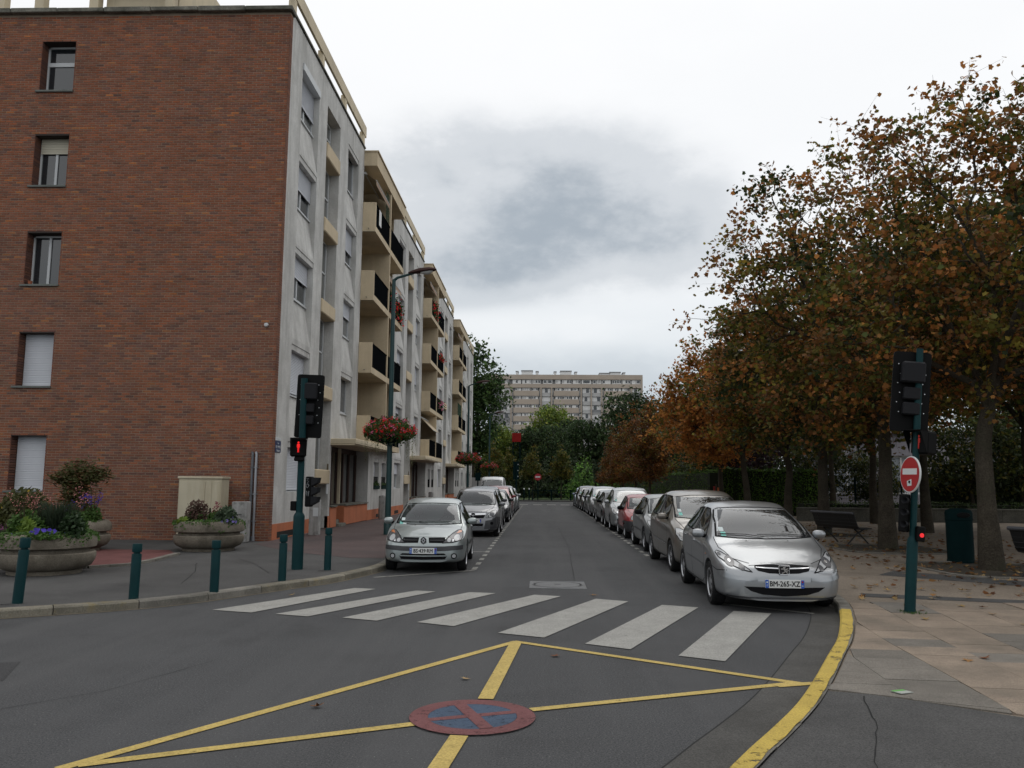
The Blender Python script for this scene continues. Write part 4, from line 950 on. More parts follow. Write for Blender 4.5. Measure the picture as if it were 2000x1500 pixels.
g = MB(); g.prism([(-.04, -.15), (.055, -.14), (.045, -.06), (-.055, -.085)], -.0148, -.0125, 'XZ'); o = g.build('torn_sticker', M_STICK1, ne)
g = MB(); g.prism([(-.03, -.12), (-.005, -.10), (.02, -.125), (.03, -.09), (.0, -.075), (-.02, -.09)], -.0158, -.0147, 'XZ'); g.build('sticker_print', M_LBOX, ne)
rp = empty('repeater_head', (-.10, .03, 1.23), R(40), tr)
g = MB(); g.box(-.05, -.05, -.24, .05, .06, .24, bev=.015); g.build('housing', M_LBOX, rp)
for k in range(3): g = MB(); g.lathe([(.035, 0), (.045, -.07), (.0, -.01)], 10, (-.05 + .0, -.05, .16 - k * .15), axis='X'); g.build('visor', M_BOLT if k == 9 else M_LBOXG, rp)
cb = empty('call_box', (.055, -.05, .99), 0, tr)
g = MB(); g.box(-.045, -.06, -.10, .055, .04, .09, bev=.012); g.build('housing', M_LBOX, cb)
g = MB(); g.lathe([(0, -.068), (.025, -.066), (.028, -.06)], 14, (.01, 0, -.02), axis='Y'); g.build('red_lamp', M_REDLED, cb)
g = MB()
for i in range(160):
    a = rng.uniform(0, 2 * PI); d = .05 + abs(rng.normal(0, .06)); h = rng.uniform(.01, .035); x, y = 4.64 + d * math.cos(a), 10.82 + d * math.sin(a); g.poly([(x - .006, y, PZ - .02), (x + .006, y, PZ - .02), (x + rng.normal(0, .012), y + rng.normal(0, .012), PZ - .02 + h)])
o = g.build('grass', M_LEAFG); o['kind'] = 'stuff'; tag(o, 'tuft of grass at the foot of the leaning pole', 'grass')
# lamp posts with hanging baskets
M_LAMPB = mat('lamp_brown', (.050, .026, .024), rough=.7, spec=.1)
M_POLEG = mat('lamp_post_green', (.010, .042, .044), rough=.45, spec=.4, var=.1)
M_FOLB = mat('leaf_geranium', (.05, .10, .022), rough=.6, sub=.3, var=.35, vscale=3)
M_TRAIL = mat('leaf_trailing', (.16, .17, .075), rough=.7, sub=.3, var=.3, vscale=4)
def basket_meshes(seed):
    r_ = np.random.default_rng(seed); lf, fr, fp, tr_ = MB(), MB(), MB(), MB()
    def leaf(mb, p, s):
        a = Vector(r_.normal(size=3)).normalized(); u = a.orthogonal().normalized() * s; v = a.cross(u).normalized() * s; mb.poly([p + u, p + v * .8, p - u, p - v * .8])
    for i in range(4200):
        a = r_.uniform(0, 2 * PI); rr = .78 * math.sqrt(r_.uniform(.02, 1)); z = .46 * (1 - (rr / .9) ** 2) * r_.uniform(-.75, 1.1) + .08 + r_.normal(0, .05); leaf(lf, Vector((rr * math.cos(a), rr * math.sin(a), z)), r_.uniform(.022, .042))
    for i in range(215):
        a = r_.uniform(0, 2 * PI); rr = .82 * math.sqrt(r_.uniform(.15, 1)); z = .50 * (1 - (rr / .92) ** 2) * r_.uniform(-.55, 1.12) + .10; c = Vector((rr * math.cos(a), rr * math.sin(a), z)); mb = fp if r_.random() < .3 else fr
        for k in range(9): leaf(mb, c + Vector(r_.normal(0, .028, 3)), r_.uniform(.018, .029))
    for i in range(26):
        a = r_.uniform(0, 2 * PI); rr = r_.uniform(.5, .8); x, y = rr * math.cos(a), rr * math.sin(a); L_ = r_.uniform(.2, .75)
        if abs(math.sin(a)) < .55: L_ *= 1.3
        n = int(L_ / .022)
        for k in range(n): z = -.05 - k * .022; leaf(tr_, Vector((x + r_.normal(0, .02), y + r_.normal(0, .02), z)), r_.uniform(.010, .02))
    bk = MB(); bk.lathe([(.1, -.22), (.42, -.14), (.5, .0), (.46, .0), (.38, -.11), (.1, -.18)], 20)
    for k in range(4): a = PI * k / 2; bk.tube([(.06 * math.cos(a), .06 * math.sin(a), -.32), (.3 * math.cos(a), .3 * math.sin(a), -.2)], .012, 5)
    return [('foliage', lf.mesh('foliage', M_FOLB, fix=False)), ('red_blossom', fr.mesh('red_blossom', M_GERR, fix=False)), ('pink_blossom', fp.mesh('pink_blossom', M_GERP, fix=False)), ('trailing_stems', tr_.mesh('trailing_stems', M_TRAIL, fix=False)), ('basket', bk.mesh('basket', M_GREEND))]
BKM = basket_meshes(4)
lamps = [(-4.56, 25.0, 'tall green street lamp behind the silver hatchback, its brown head over the facade'), (-4.62, 53.0, 'second street lamp along the left pavement, beyond the middle balconies'), (-4.66, 76.0, 'farthest street lamp at the end of the apartment building')]
for i, (x, y, lab) in enumerate(lamps):
    t = tag(empty('street_lamp', (x, y, PZ)), lab, 'street lamp', 'street lamps along the left pavement')
    g = MB(); g.tube([(0, 0, -.02), (0, 0, 1.3), (.0, 0, 7.80)], [.10, .085, .058], 14); g.lathe([(.12, -.02), (.12, .35), (.09, .42)], 14); g.build('post', M_POLEG, t, smooth=R(40))
    g = MB(); g.tube([(0, 0, 7.62), (0, 0, 7.78), (.12, -.02, 7.86), (.62, -.10, 7.98)], [.055, .05, .04, .035], 10); g.build('bracket_arm', M_POLEG, t, smooth=R(50))
    g = MB(); vs = []; prof = [(.46, .05, .035), (.58, .10, .08), (.82, .165, .12), (1.1, .17, .11), (1.26, .12, .07), (1.33, .05, .03)]
    for (lx, w, h) in prof:
        zc = 7.98 + (lx - .5) * .13
        for k in range(10): a = 2 * PI * k / 10; vs.append((lx, -.11 + w * math.cos(a), zc + h * math.sin(a) * (1.0 if math.sin(a) > 0 else .35)))
    g.add(vs, [(i_ * 10 + k, i_ * 10 + (k + 1) % 10, i_ * 10 + 10 + (k + 1) % 10, i_ * 10 + 10 + k) for i_ in range(5) for k in range(10)] + [tuple(range(9, -1, -1)), tuple(range(50, 60))]); hd = g.build('lamp_head', M_LAMPB, t, smooth=R(50))
    g = MB(); vs = []
    for (lx, w, h) in ((.82, .07, .02), (.95, .11, .09), (1.12, .11, .10), (1.22, .06, .03)):
        zc = 7.965 + (lx - .5) * .13
        for k in range(8): a = PI + PI * k / 7; vs.append((lx, -.11 + w * math.cos(a), zc + h * math.sin(a)))
    g.add(vs, [(i_ * 8 + k, i_ * 8 + k + 1, i_ * 8 + 9 + k, i_ * 8 + 8 + k) for i_ in range(3) for k in range(7)]); g.build('lamp_glass', mat('lamp_glass', (.42, .43, .42), rough=.2, spec=.6), hd, smooth=True)
    b = tag(empty('flower_basket', (x, y, 2.96 + .1), i * 1.3), ['large round basket of red and pink geraniums on the nearest lamp post', 'round basket of pink and red geraniums on the second lamp post', 'red geranium basket on the farthest lamp post'][i], 'flower basket', 'flower baskets on the lamp posts')
    for nm, me in BKM:
        q = link(nm, me, b)
        if nm != 'basket': q['kind'] = 'stuff'
# planters
g = MB(); g.lathe([(.56, 0), (.56, .06), (.60, .075), (.69, .12), (.74, .20), (.76, .28), (.755, .335), (.735, .35), (.665, .352), (.655, .41), (.72, .415), (.755, .435), (.765, .50), (.755, .57), (.725, .625), (.68, .655), (.62, .66), (.60, .62), (.60, .55)], 40); me_p = g.mesh('bowl', M_CONC, smooth=R(35))
g = MB(); g.lathe([(.61, .57), (0, .60)], 24); me_s = g.mesh('soil', M_SOIL)
planters = [(-8.27, 13.85, 'large round concrete planter full of purple and pink flowers behind the first bollard'), (-7.47, 18.75, 'round concrete planter in front of the cream cabinet'), (-10.34, 18.3, 'round concrete planter half hidden behind the largest one, red-tinged shrub above it'), (-11.0, 15.2, 'round concrete planter at the left edge holding a leafy bush')]
for x, y, lab in planters:
    t = tag(empty('planter', (x, y, PZ)), lab, 'planter', 'concrete planters on the corner'); link('bowl', me_p, t); link('soil', me_s, t)
MP = {}
def leafmat(n, c, sub=.25): return mat('leaf_' + n, c, rough=.6, spec=.3, sub=sub, var=.35, vscale=5)
def plant(name, x, y, z, label, foliage, blossom=None, stems=None, cat='plant'):
    """foliage/blossom: (material, count, radius, height, leaf size, shape)"""
    t = tag(empty(name, (x, y, z)), label, cat, 'planting in the corner planters'); r_ = np.random.default_rng(abs(int(x * 1000 + y * 77 + z * 10)) % 99991)
    def leaf(mb, p, s, narrow=1.0, up=None):
        a = Vector(r_.normal(size=3)).normalized(); u = (up if up else a.orthogonal().normalized()); u = u.normalized() * s; v = u.cross(a).normalized() * s * narrow; mb.poly([p - u, p - u * .1 + v * .6, p + u, p - u * .1 - v * .6])
    for nm, spec in (('foliage', foliage), ('blossom', blossom)):
        if not spec: continue
        m_, n, rad, h, s, shape = spec; mb = MB(); n = int(n * (2.0 if shape in ('dome', 'trail') and nm == 'foliage' else 1.25)); s = s * 1.15
        if shape == 'dome':
            for i in range(n):
                d = Vector(r_.normal(size=3)).normalized(); d.z = abs(d.z); p = Vector((d.x * rad, d.y * rad, d.z * h)) * r_.uniform(.45, 1.05); leaf(mb, p, s * r_.uniform(.6, 1.3))
        elif shape == 'spikes':
            for i in range(n):
                a = r_.uniform(0, 2 * PI); q = rad * r_.uniform(0, 1); hh = h * r_.uniform(.5, 1); lean = Vector((math.cos(a) * .35, math.sin(a) * .35, 1)); b = Vector((q * math.cos(a) * .6, q * math.sin(a) * .6, 0)); p = b + lean * hh * r_.uniform(.2, 1); leaf(mb, p, s * r_.uniform(.7, 1.3), .18, lean)
        elif shape == 'trail':
            for i in range(n):
                a = r_.uniform(0, 2 * PI); ed = 1 + .12 * math.sin(3 * a + x) * math.sin(7 * a); q = rad * r_.uniform(.62, 1.0 + .13 * ed); z_ = -max(0, (q / rad - .96)) * h * r_.uniform(.5, 9.0 * max(.2, .5 + .5 * math.sin(5 * a + y * 3))) + r_.uniform(-.01, .06); leaf(mb, Vector((q * math.cos(a), q * math.sin(a), z_)), s * r_.uniform(.6, 1.2))
        elif shape == 'trumpets':
            for i in range(n):
                a = r_.uniform(0, 2 * PI); q = rad * math.sqrt(r_.uniform(0, 1)); c = Vector((q * math.cos(a), q * math.sin(a), h * r_.uniform(.3, 1) * (1 - .6 * (q / rad) ** 2))); ax = Vector((r_.normal(0, .5), -1 + r_.normal(0, .4), .6)).normalized(); u = ax.orthogonal().normalized(); v = ax.cross(u); ring = [c + (u * math.cos(2 * PI * k / 7) + v * math.sin(2 * PI * k / 7)) * s * r_.uniform(.85, 1.1) + ax * s * .3 for k in range(7)]
                for k in range(7): mb.poly([c, ring[k], ring[(k + 1) % 7]])
        elif shape == 'sprays':
            for i in range(n // 14):
                a = r_.uniform(0, 2 * PI); q = rad * r_.uniform(.2, 1); b = Vector((q * math.cos(a), q * math.sin(a), h * r_.uniform(.62, 1.0)))
                for k in range(14): leaf(mb, b + Vector((r_.normal(0, .03), r_.normal(0, .03), r_.normal(0, .055))), s * r_.uniform(.6, 1.2), .8)
        mb.build(nm, m_, t, fix=False)
    if stems:
        mb = MB(); m_, n, rad, h = stems
        for i in range(n):
            a = r_.uniform(0, 2 * PI); q = rad * r_.uniform(.3, 1); mb.tube([(q * .25 * math.cos(a), q * .25 * math.sin(a), -.02), (q * .6 * math.cos(a), q * .6 * math.sin(a), h * .5), (q * math.cos(a), q * math.sin(a), h * r_.uniform(.8, 1))], [.007, .005, .003], 4)
        mb.build('stems', m_, t)
    return t
LG, LD, LO = leafmat('bright', (.06, .12, .025)), leafmat('dark', (.025, .05, .018)), leafmat('olive', (.06, .065, .018))
LR, LY, LN = leafmat('reddish', (.10, .05, .022)), leafmat('lime', (.16, .24, .04)), leafmat('needle', (.035, .052, .03))
PV, PPK, PWV, PPL = leafmat('violet', (.075, .045, .40)), leafmat('salmon', (.60, .24, .22)), leafmat('lavender', (.24, .19, .55)), leafmat('plum', (.17, .05, .12))
ST = mat('stem_brown', (.05, .04, .022), rough=.9)
z1 = PZ + .60
plant('petunia', -8.02, 13.35, z1 + .0, 'deep violet petunias at the front of the largest planter', (LG, 260, .30, .12, .03, 'dome'), (PV, 20, .28, .16, .036, 'trumpets'))
plant('trailing_plant', -8.27, 13.85, z1 + .03, 'low trailing green edging with lavender blooms round the largest planter', (LG, 1500, .70, .16, .026, 'trail'), (PWV, 26, .66, .06, .024, 'trumpets'))
plant('snapdragon', -8.57, 13.75, z1, 'salmon pink flower spikes at the left of the largest planter', (LG, 700, .34, .42, .035, 'dome'), (PPK, 190, .36, .74, .0125, 'sprays'), (ST, 22, .32, .60))
plant('snapdragon', -7.84, 13.95, z1, 'pale pink flower spikes at the right of the largest planter', (LG, 420, .20, .40, .033, 'dome'), (PPK, 100, .16, .76, .0125, 'sprays'), (ST, 12, .15, .66))
plant('rosemary', -8.22, 14.05, z1, 'feathery dark rosemary bush in the middle of the largest planter', (LN, 2200, .34, .58, .06, 'spikes'), None, (ST, 14, .22, .5))
plant('leafy_herb', -8.40, 13.50, z1 + .05, 'pale lime leafed herb in the middle of the largest planter', (LY, 46, .15, .24, .06, 'dome'))
plant('heliotrope', -8.84, 13.60, z1 - .05, 'dull plum flower heads at the left end of the largest planter', (LD, 220, .2, .16, .03, 'dome'), (PPL, 200, .17, .26, .02, 'dome'))
plant('mallow', -7.72, 13.60, z1 - .02, 'dark leaved bushy herb at the right end of the largest planter', (LD, 330, .20, .46, .036, 'dome'), None)
plant('euonymus', -9.17, 14.60, z1, 'large variegated evergreen bush at the left edge behind the pink flowers', (LO, 2200, .52, .78, .035, 'dome'), (leafmat('gold', (.45, .30, .03)), 30, .5, .8, .022, 'dome'), (ST, 6, .2, .5), 'shrub')
plant('nandina', -10.34, 18.35, z1, 'tall thin shrub of red and green feathery leaves before the brick wall', (LO, 1500, .0001, .0001, .035, 'dome'), None, (ST, 6, .18, 1.1), 'shrub')
nd = [o for o in bpy.data.objects if o.get('label', '').startswith('tall thin shrub')][0]
for ch in list(nd.children):
    if ch.name.startswith('foliage'): bpy.data.objects.remove(ch)
for nm, m_, n, c in (('foliage', LO, 4200, .0), ('red_foliage', LR, 1300, .1)):
    mb = MB(); r_ = np.random.default_rng(17 if c else 16)
    for i in range(n):
        cl = [(0, 0, 1.12, .30, .20), (-.28, 0, .98, .24, .12), (.32, .05, 1.06, .24, .13), (.0, 0, .75, .22, .26), (-.05, 0, .42, .24, .26), (.12, 0, .15, .26, .16)][r_.integers(0, 6)]
        p = Vector((cl[0] + r_.normal(0, cl[3] * .55), cl[1] + r_.normal(0, .16), cl[2] + r_.normal(0, cl[4] * .6) + c * .2)); u = Vector((r_.normal(0, 1), r_.normal(0, 1), r_.normal(0, .4))).normalized() * .055; v = u.orthogonal().normalized() * .017; mb.poly([p - u, p + v, p + u, p - v])
    mb.build(nm, m_, nd, fix=False)
plant('sedum', -10.19, 18.00, z1, 'russet bushy plant at the foot of the red-tinged shrub', (LR, 420, .30, .34, .026, 'dome'), (PV, 60, .3, .46, .018, 'sprays'))
plant('aster', -9.84, 18.10, z1, 'tall thin stems with violet flowers at the right of the half-hidden planter', (LG, 320, .2, .40, .03, 'dome'), (PV, 110, .22, .6, .02, 'sprays'), (ST, 12, .22, .85))
plant('heuchera', -7.69, 18.60, z1, 'pinkish brown leafed bush in the planter by the cream cabinet', (leafmat('bronze', (.10, .058, .045)), 520, .30, .52, .032, 'dome'), (LG, 260, .3, .3, .03, 'dome'), (ST, 12, .26, .5))
plant('salvia', -7.25, 18.60, z1, 'deep red flower spike beside the bronze bush', (LG, 260, .24, .28, .035, 'dome'), (leafmat('crimson', (.20, .02, .05)), 56, .1, .44, .022, 'sprays'))
plant('sage', -7.01, 18.50, z1 - .02, 'grey green bush with lavender blooms spilling over the right rim', (leafmat('greygreen', (.06, .09, .05)), 560, .26, .40, .035, 'dome'), (PWV, 24, .28, .2, .03, 'trumpets'))
plant('trailing_plant', -7.47, 18.75, z1 + .03, 'trailing lavender edging round the planter by the cabinet', (LG, 900, .70, .2, .026, 'trail'), (PWV, 24, .68, .06, .022, 'trumpets'))
plant('lime_herb', -7.87, 18.30, z1 + .03, 'lime leafed herb at the left of the planter by the cabinet', (LY, 40, .14, .14, .05, 'dome'))
plant('broadleaf_bush', -11.00, 15.20, z1, 'dull green bush in the planter at the left edge', (LO, 1100, .5, .6, .04, 'dome'))
# cream cabinet, meter box, pipes, grey post
M_CAB = mat('cabinet_cream', (.50, .455, .34), rough=.6, spec=.3, var=.06, vscale=2, streak=((.25, .19, .11), .45, 2.5))
cb = tag(empty('utility_cabinet', (-8.62, 21.15, PZ)), 'large cream metal cabinet standing against the brick wall', 'cabinet')
g = MB(); g.box(-.55, -.26, .0, .55, .26, 1.60, bev=.01); g.build('casing', M_CAB, cb)
g = MB(); g.box(-.58, -.29, 1.60, .58, .28, 1.66, bev=.012); g.build('lid', M_CAB, cb)
for a, b in ((-.52, .13), (.145, .30), (.315, .52)):
    g = MB(); g.box(a, -.272, .08, b, -.258, 1.54, bev=.004); g.build('door', M_CAB, cb)
g = MB(); g.box(.28, -.285, .75, .31, -.27, .87); g.build('lock', M_BLACKPL, cb)
mb_ = tag(empty('meter_box', (-7.68, 21.3, PZ)), 'narrow weathered white meter box at the foot of the brick corner', 'meter box')
M_METER = mat('meter_grey', (.36, .36, .35), rough=.7, var=.12, vscale=4, streak=((.13, .12, .11), .7, 3), stain=((.10, .10, .095), .7, 5, .5, .66))
g = MB(); g.box(-.20, -.16, 0, .20, .14, 1.03, bev=.02); g.build('casing', M_METER, mb_)
for a, b in ((.55, .95), (.08, .50)): g = MB(); g.box(-.165, -.172, a, .10, -.158, b, bev=.006); g.build('door', M_METER, mb_)
g = MB(); g.box(-.17, -.18, .70, .08, -.17, .71); g.build('slot', M_BLACKPL, mb_)
M_PIPE = mat('pipe_grey', (.10, .105, .115), rough=.5, metal=.3, var=.15)
for k, (px, m_) in enumerate(((-7.58, M_PIPE), (-7.48, mat('pipe_pale', (.28, .29, .31), rough=.45, metal=.4)))):
    g = MB(); g.tube([(0, 0, -.0), (0, 0, 2.26), (-.03, .05, 2.31)], .034, 10); g.lathe([(.05, 0), (.05, .12), (.036, .13)], 10)
    for z in (.5, 1.2, 1.9): g.box(-.045, -.04, z, .045, .06, z + .03)
    o = g.build('cable_pipe', m_, smooth=R(40)); o.location = (px, BY - .07, PZ); tag(o, ('dark cable pipe clipped to the brick wall beside the meter box', 'paler cable pipe, the one nearer the wall corner')[k], 'pipe', 'cable pipes on the brick wall')
gp = tag(empty('service_pillar', (-6.62, 24.45, PZ)), 'narrow light grey service pillar before the glass blocks by the entrance', 'service pillar')
g = MB(); g.box(-.14, -.14, 0, .14, .14, 1.02, bev=.012); g.build('casing', M_METER, gp); g = MB(); g.box(-.09, -.09, 1.02, .09, .09, 1.10, bev=.02); g.build('cap', M_METER, gp); g = MB(); g.box(-.02, -.155, .55, .13, -.14, .8); g.build('door', M_FRAME, gp)
for y, lab in ((35.6, 'light grey metal post against the facade behind the silver hatchback'), (51.5, 'light grey metal post farther along the facade')):
    g = MB(); g.lathe([(.16, 0), (.16, .95), (.13, 1.0), (0, 1.02)], 14); o = g.build('service_post', M_METER, smooth=R(30)); o.location = (-6.75, y, PZ); tag(o, lab, 'service post', 'service posts along the facade')
# right side: benches and bin
M_BENCH = mat('bench_black', (.012, .013, .014), rough=.5, spec=.35)
def bench(x, y, rz, label):
    t = tag(empty('park_bench', (x, y, PZ), R(rz)), label, 'bench', 'benches under the trees')
    for k in range(9):                                   # seat and backrest slats follow one curve, running along local x
        g = MB(); u = k / 8.
        pts = [(-.02, .43), (.10, .42), (.20, .42), (.30, .43), (.37, .48), (.41, .56), (.44, .65), (.47, .74), (.50, .82)][k]
        ang = [0, 0, 0, .2, .8, 1.1, 1.2, 1.25, 1.25][k]; M_ = Matrix.Translation((0, pts[0], pts[1])) @ Matrix.Rotation(ang, 4, 'X'); g.box(-.85, -.05, -.014, .85, .05, .014, bev=.005, M=M_); g.build('slat', M_BENCH, t)
    for sx in (-.62, .62):
        g = MB(); g.tube([(sx, -.16, 0), (sx, .16, .30), (sx, .30, .41)], .022, 6); g.build('leg', M_BENCH, t)
        g = MB(); g.tube([(sx, .55, 0), (sx, .22, .30), (sx, .0, .40)], .022, 6); g.build('leg', M_BENCH, t)
        g = MB(); g.tube([(sx, -.05, .40), (sx, .30, .41), (sx, .42, .58), (sx, .51, .84)], .018, 6); g.build('bracket', M_BENCH, t)
    g = MB(); g.tube([(-.85, .53, .84), (.85, .53, .84)], .035, 8); g.build('top_rail', mat('bench_grey', (.06, .062, .07), rough=.5), t)
bench(8.5, 23.5, 110, 'black slatted park bench beside the tree behind the nearest silver car')
bench(9.05, 14.5, 110, 'black slatted park bench cut by the right edge of the picture')
lb = tag(empty('litter_bin', (8.78, 17.9, PZ)), 'dark green round litter bin standing beside the thick tree trunk', 'litter bin')
g = MB(); g.lathe([(.265, 0), (.265, .04), (.255, .05), (.255, .86), (.265, .87), (.265, .90)], 28); g.build('drum', M_GREEND, lb, smooth=R(30))
g = MB(); g.lathe([(.262, .90), (.262, 1.02), (.24, 1.07), (.16, 1.10), (0, 1.11)], 28); g.build('hood', M_GREEND, lb, smooth=R(30))
g = MB(); g.lathe([(.0, -.268), (.13, -.262), (.14, -.25)], 20, axis='Y'); o = g.build('mouth', M_LBOX, lb); o.scale = (1, 1, .42); o.location = (-.02, 0, .975)
g = MB(); g.box(-.07, -.05, 0, .07, .05, .004); o = g.build('flyer', mat('flyer_paper', (.34, .36, .33), rough=.7)); o.location = (2.86, 6.88, .03 + .006); o.rotation_euler = (0, .03, .5); tag(o, 'crumpled paper flyer lying on the grey slabs', 'paper')
g = MB(); g.box(-.068, .015, .0042, .068, .048, .0055); q = g.build('green_print', mat('flyer_green', (.12, .36, .08), rough=.7), o)
# ------------------------------------------------------------------ cars
def pchip(pts):
    x = np.array([p[0] for p in pts], float); y = np.array([p[1] for p in pts], float); h = np.diff(x); d = np.diff(y) / h
    m = np.zeros(len(x)); m[0] = d[0]; m[-1] = d[-1]
    for i in range(1, len(x) - 1):
        if d[i - 1] * d[i] > 0:
            w1 = 2 * h[i] + h[i - 1]; w2 = h[i] + 2 * h[i - 1]; m[i] = (w1 + w2) / (w1 / d[i - 1] + w2 / d[i])
    def f(q):
        q = np.clip(np.asarray(q, float), x[0], x[-1]); i = np.clip(np.searchsorted(x, q) - 1, 0, len(h) - 1); t = (q - x[i]) / h[i]
        return (2 * t**3 - 3 * t**2 + 1) * y[i] + (t**3 - 2 * t**2 + t) * h[i] * m[i] + (-2 * t**3 + 3 * t**2) * y[i + 1] + (t**3 - t**2) * h[i] * m[i + 1]
    return f
def car_shell(S):
    L = S['L']; ft = pchip(S['top']); fb = pchip(S['bot']); fw = pchip(S['plan']); fz = pchip(S['belt']); fr = pchip(S['roofw']); fe = pchip(S['edge'])
    ys = np.unique(np.round(np.concatenate([[0, .008, .02, .04, .065, .095, .13], np.arange(.17, L - .16, .062), L - np.array([.13, .095, .065, .04, .02, .008, 0])]), 4))
    seg = [4, 3, 3, 5, 5, 3, 9, 4, 5]; rings = []
    for y in ys:
        w, zb, zt, zl, wr, e = (float(f(y)) for f in (fw, fb, ft, fz, fr, fe))
        zl = min(zl, zt - 0.03); wr = min(wr, w * .93); zm = zb + .55 * (zl - zb)
        P = [(0, zb), (.80 * w, zb), (.95 * w, zb + .05), (.985 * w, zb + .18 * (zl - zb) + .03), (w, zm), (.985 * w, zl - .05), (.955 * w, zl), (wr, zt - e), (wr * .72, zt - e * .3), (0, zt)]
        pts = []
        for i, n in enumerate(seg):
            a, b = np.array(P[i]), np.array(P[i + 1]); pts += [a + (b - a) * k / n for k in range(n)]
        pts.append(np.array(P[-1])); A = np.array(pts)
        for _ in range(3): A[1:-1] = .25 * A[:-2] + .5 * A[1:-1] + .25 * A[2:]
        rings.append(A)
    G = np.array(rings)                                # stations x half ring x 2
    for _ in range(S.get('lsmooth', 3)): G[2:-2] = .25 * G[1:-3] + .5 * G[2:-2] + .25 * G[3:-1]
    ns, nh, _ = G.shape; nr = 2 * nh - 2; V = []
    for i in range(ns):
        for k in range(nh): V.append((G[i, k, 0], ys[i], G[i, k, 1]))
        for k in range(nh - 2, 0, -1): V.append((-G[i, k, 0], ys[i], G[i, k, 1]))
    F = [(i * nr + k, (i + 1) * nr + k, (i + 1) * nr + (k + 1) % nr, i * nr + (k + 1) % nr) for i in range(ns - 1) for k in range(nr)]
    for i, flip in ((0, 0), (ns - 1, 1)):              # end caps as strips across
        for k in range(nh - 1):
            a, b = i * nr + k, i * nr + k + 1; c, d = i * nr + (nr - k - 1) % nr, i * nr + (nr - k) % nr
            q = [a, b, c, d]; q = [v for j, v in enumerate(q) if v not in q[:j]]
            if len(q) > 2: F.append(tuple(q if not flip else q[::-1]))
    return V, F
class Skin:
    """casts flat outlines onto a car's shell"""
    def __init__(s, V, F):
        s.bvh = BVHTree.FromPolygons([Vector(v) for v in V], F); s.L = max(v[1] for v in V)
    def hit(s, a, b, view):
        if view == 'F': o, d = Vector((a, -1, b)), Vector((0, 1, 0))
        elif view == 'B': o, d = Vector((a, s.L + 1, b)), Vector((0, -1, 0))
        elif view == 'R': o, d = Vector((2, a, b)), Vector((-1, 0, 0))
        elif view == 'L': o, d = Vector((-2, a, b)), Vector((1, 0, 0))
        else: o, d = Vector((a, b, 3)), Vector((0, 0, -1))
        p, n, _, _ = s.bvh.ray_cast(o, d)
        if p is None:
            q = {'F': Vector((a, .15, b)), 'B': Vector((a, s.L - .15, b)), 'R': Vector((.8, a, b)), 'L': Vector((-.8, a, b)), 'T': Vector((a, b, 1))}[view]
            p, n, _, _ = s.bvh.find_nearest(q)
        if n.dot(d) > 0: n = -n
        return p, n
    def patch(s, mb, poly, view, off=.002, step=.05, mi=0):
        B = []
        for i in range(len(poly)):
            a, b = np.array(poly[i], float), np.array(poly[(i + 1) % len(poly)], float); n = max(1, int(np.ceil(np.linalg.norm(b - a) / step)))
            B += [tuple(a + (b - a) * k / n) for k in range(n)]
        nb = len(B); xs = [p[0] for p in B]; zs = [p[1] for p in B]; pts = list(B)
        for x in np.arange(min(xs) + step * .5, max(xs), step):
            for z in np.arange(min(zs) + step * .5, max(zs), step):
                ins = False; dm = 9
                for i in range(nb):
                    (x1, z1), (x2, z2) = B[i], B[(i + 1) % nb]; dm = min(dm, (x - x1) ** 2 + (z - z1) ** 2)
                    if (z1 > z) != (z2 > z) and x < (x2 - x1) * (z - z1) / (z2 - z1) + x1: ins = not ins
                if ins and dm > (step * .4) ** 2: pts.append((x, z))
        r = delaunay_2d_cdt([Vector(p) for p in pts], [(i, (i + 1) % nb) for i in range(nb)], [], 1, 1e-5)
        vs = []
        for q in r[0]:
            p, n = s.hit(q.x, q.y, view); vs.append(p + n * off)
        fs = []; dv = {'F': Vector((0, 1, 0)), 'B': Vector((0, -1, 0)), 'R': Vector((-1, 0, 0)), 'L': Vector((1, 0, 0)), 'T': Vector((0, 0, -1))}[view]
        for f in r[2]:
            a, b_, c_ = (vs[k] for k in f); nn = (b_ - a).cross(c_ - a)
            fs.append(tuple(f) if nn.dot(dv) <= 0 else tuple(f)[::-1])
        mb.add(vs, fs, mi)
    def ribbon(s, mb, line, view, w=.008, off=.003, step=.06, closed=False, mi=0):
        P = [np.array(p, float) for p in line]; P = P + [P[0]] if closed else P; Q = []
        for a, b in zip(P[:-1], P[1:]):
            n = max(1, int(np.ceil(np.linalg.norm(b - a) / step))); Q += [a + (b - a) * k / n for k in range(n)]
        Q.append(P[-1]); H = [s.hit(q[0], q[1], view) for q in Q]; vs = []
        for i, (p, n) in enumerate(H):
            t = H[min(i + 1, len(H) - 1)][0] - H[max(i - 1, 0)][0]; e = n.cross(t)
            e = e.normalized() * (w / 2) if e.length > 1e-7 else Vector((0, 0, w / 2)); vs += [p + n * off - e, p + n * off + e]
        mb.add(vs, [(2 * i, 2 * i + 1, 2 * i + 3, 2 * i + 2) for i in range(len(H) - 1)], mi)
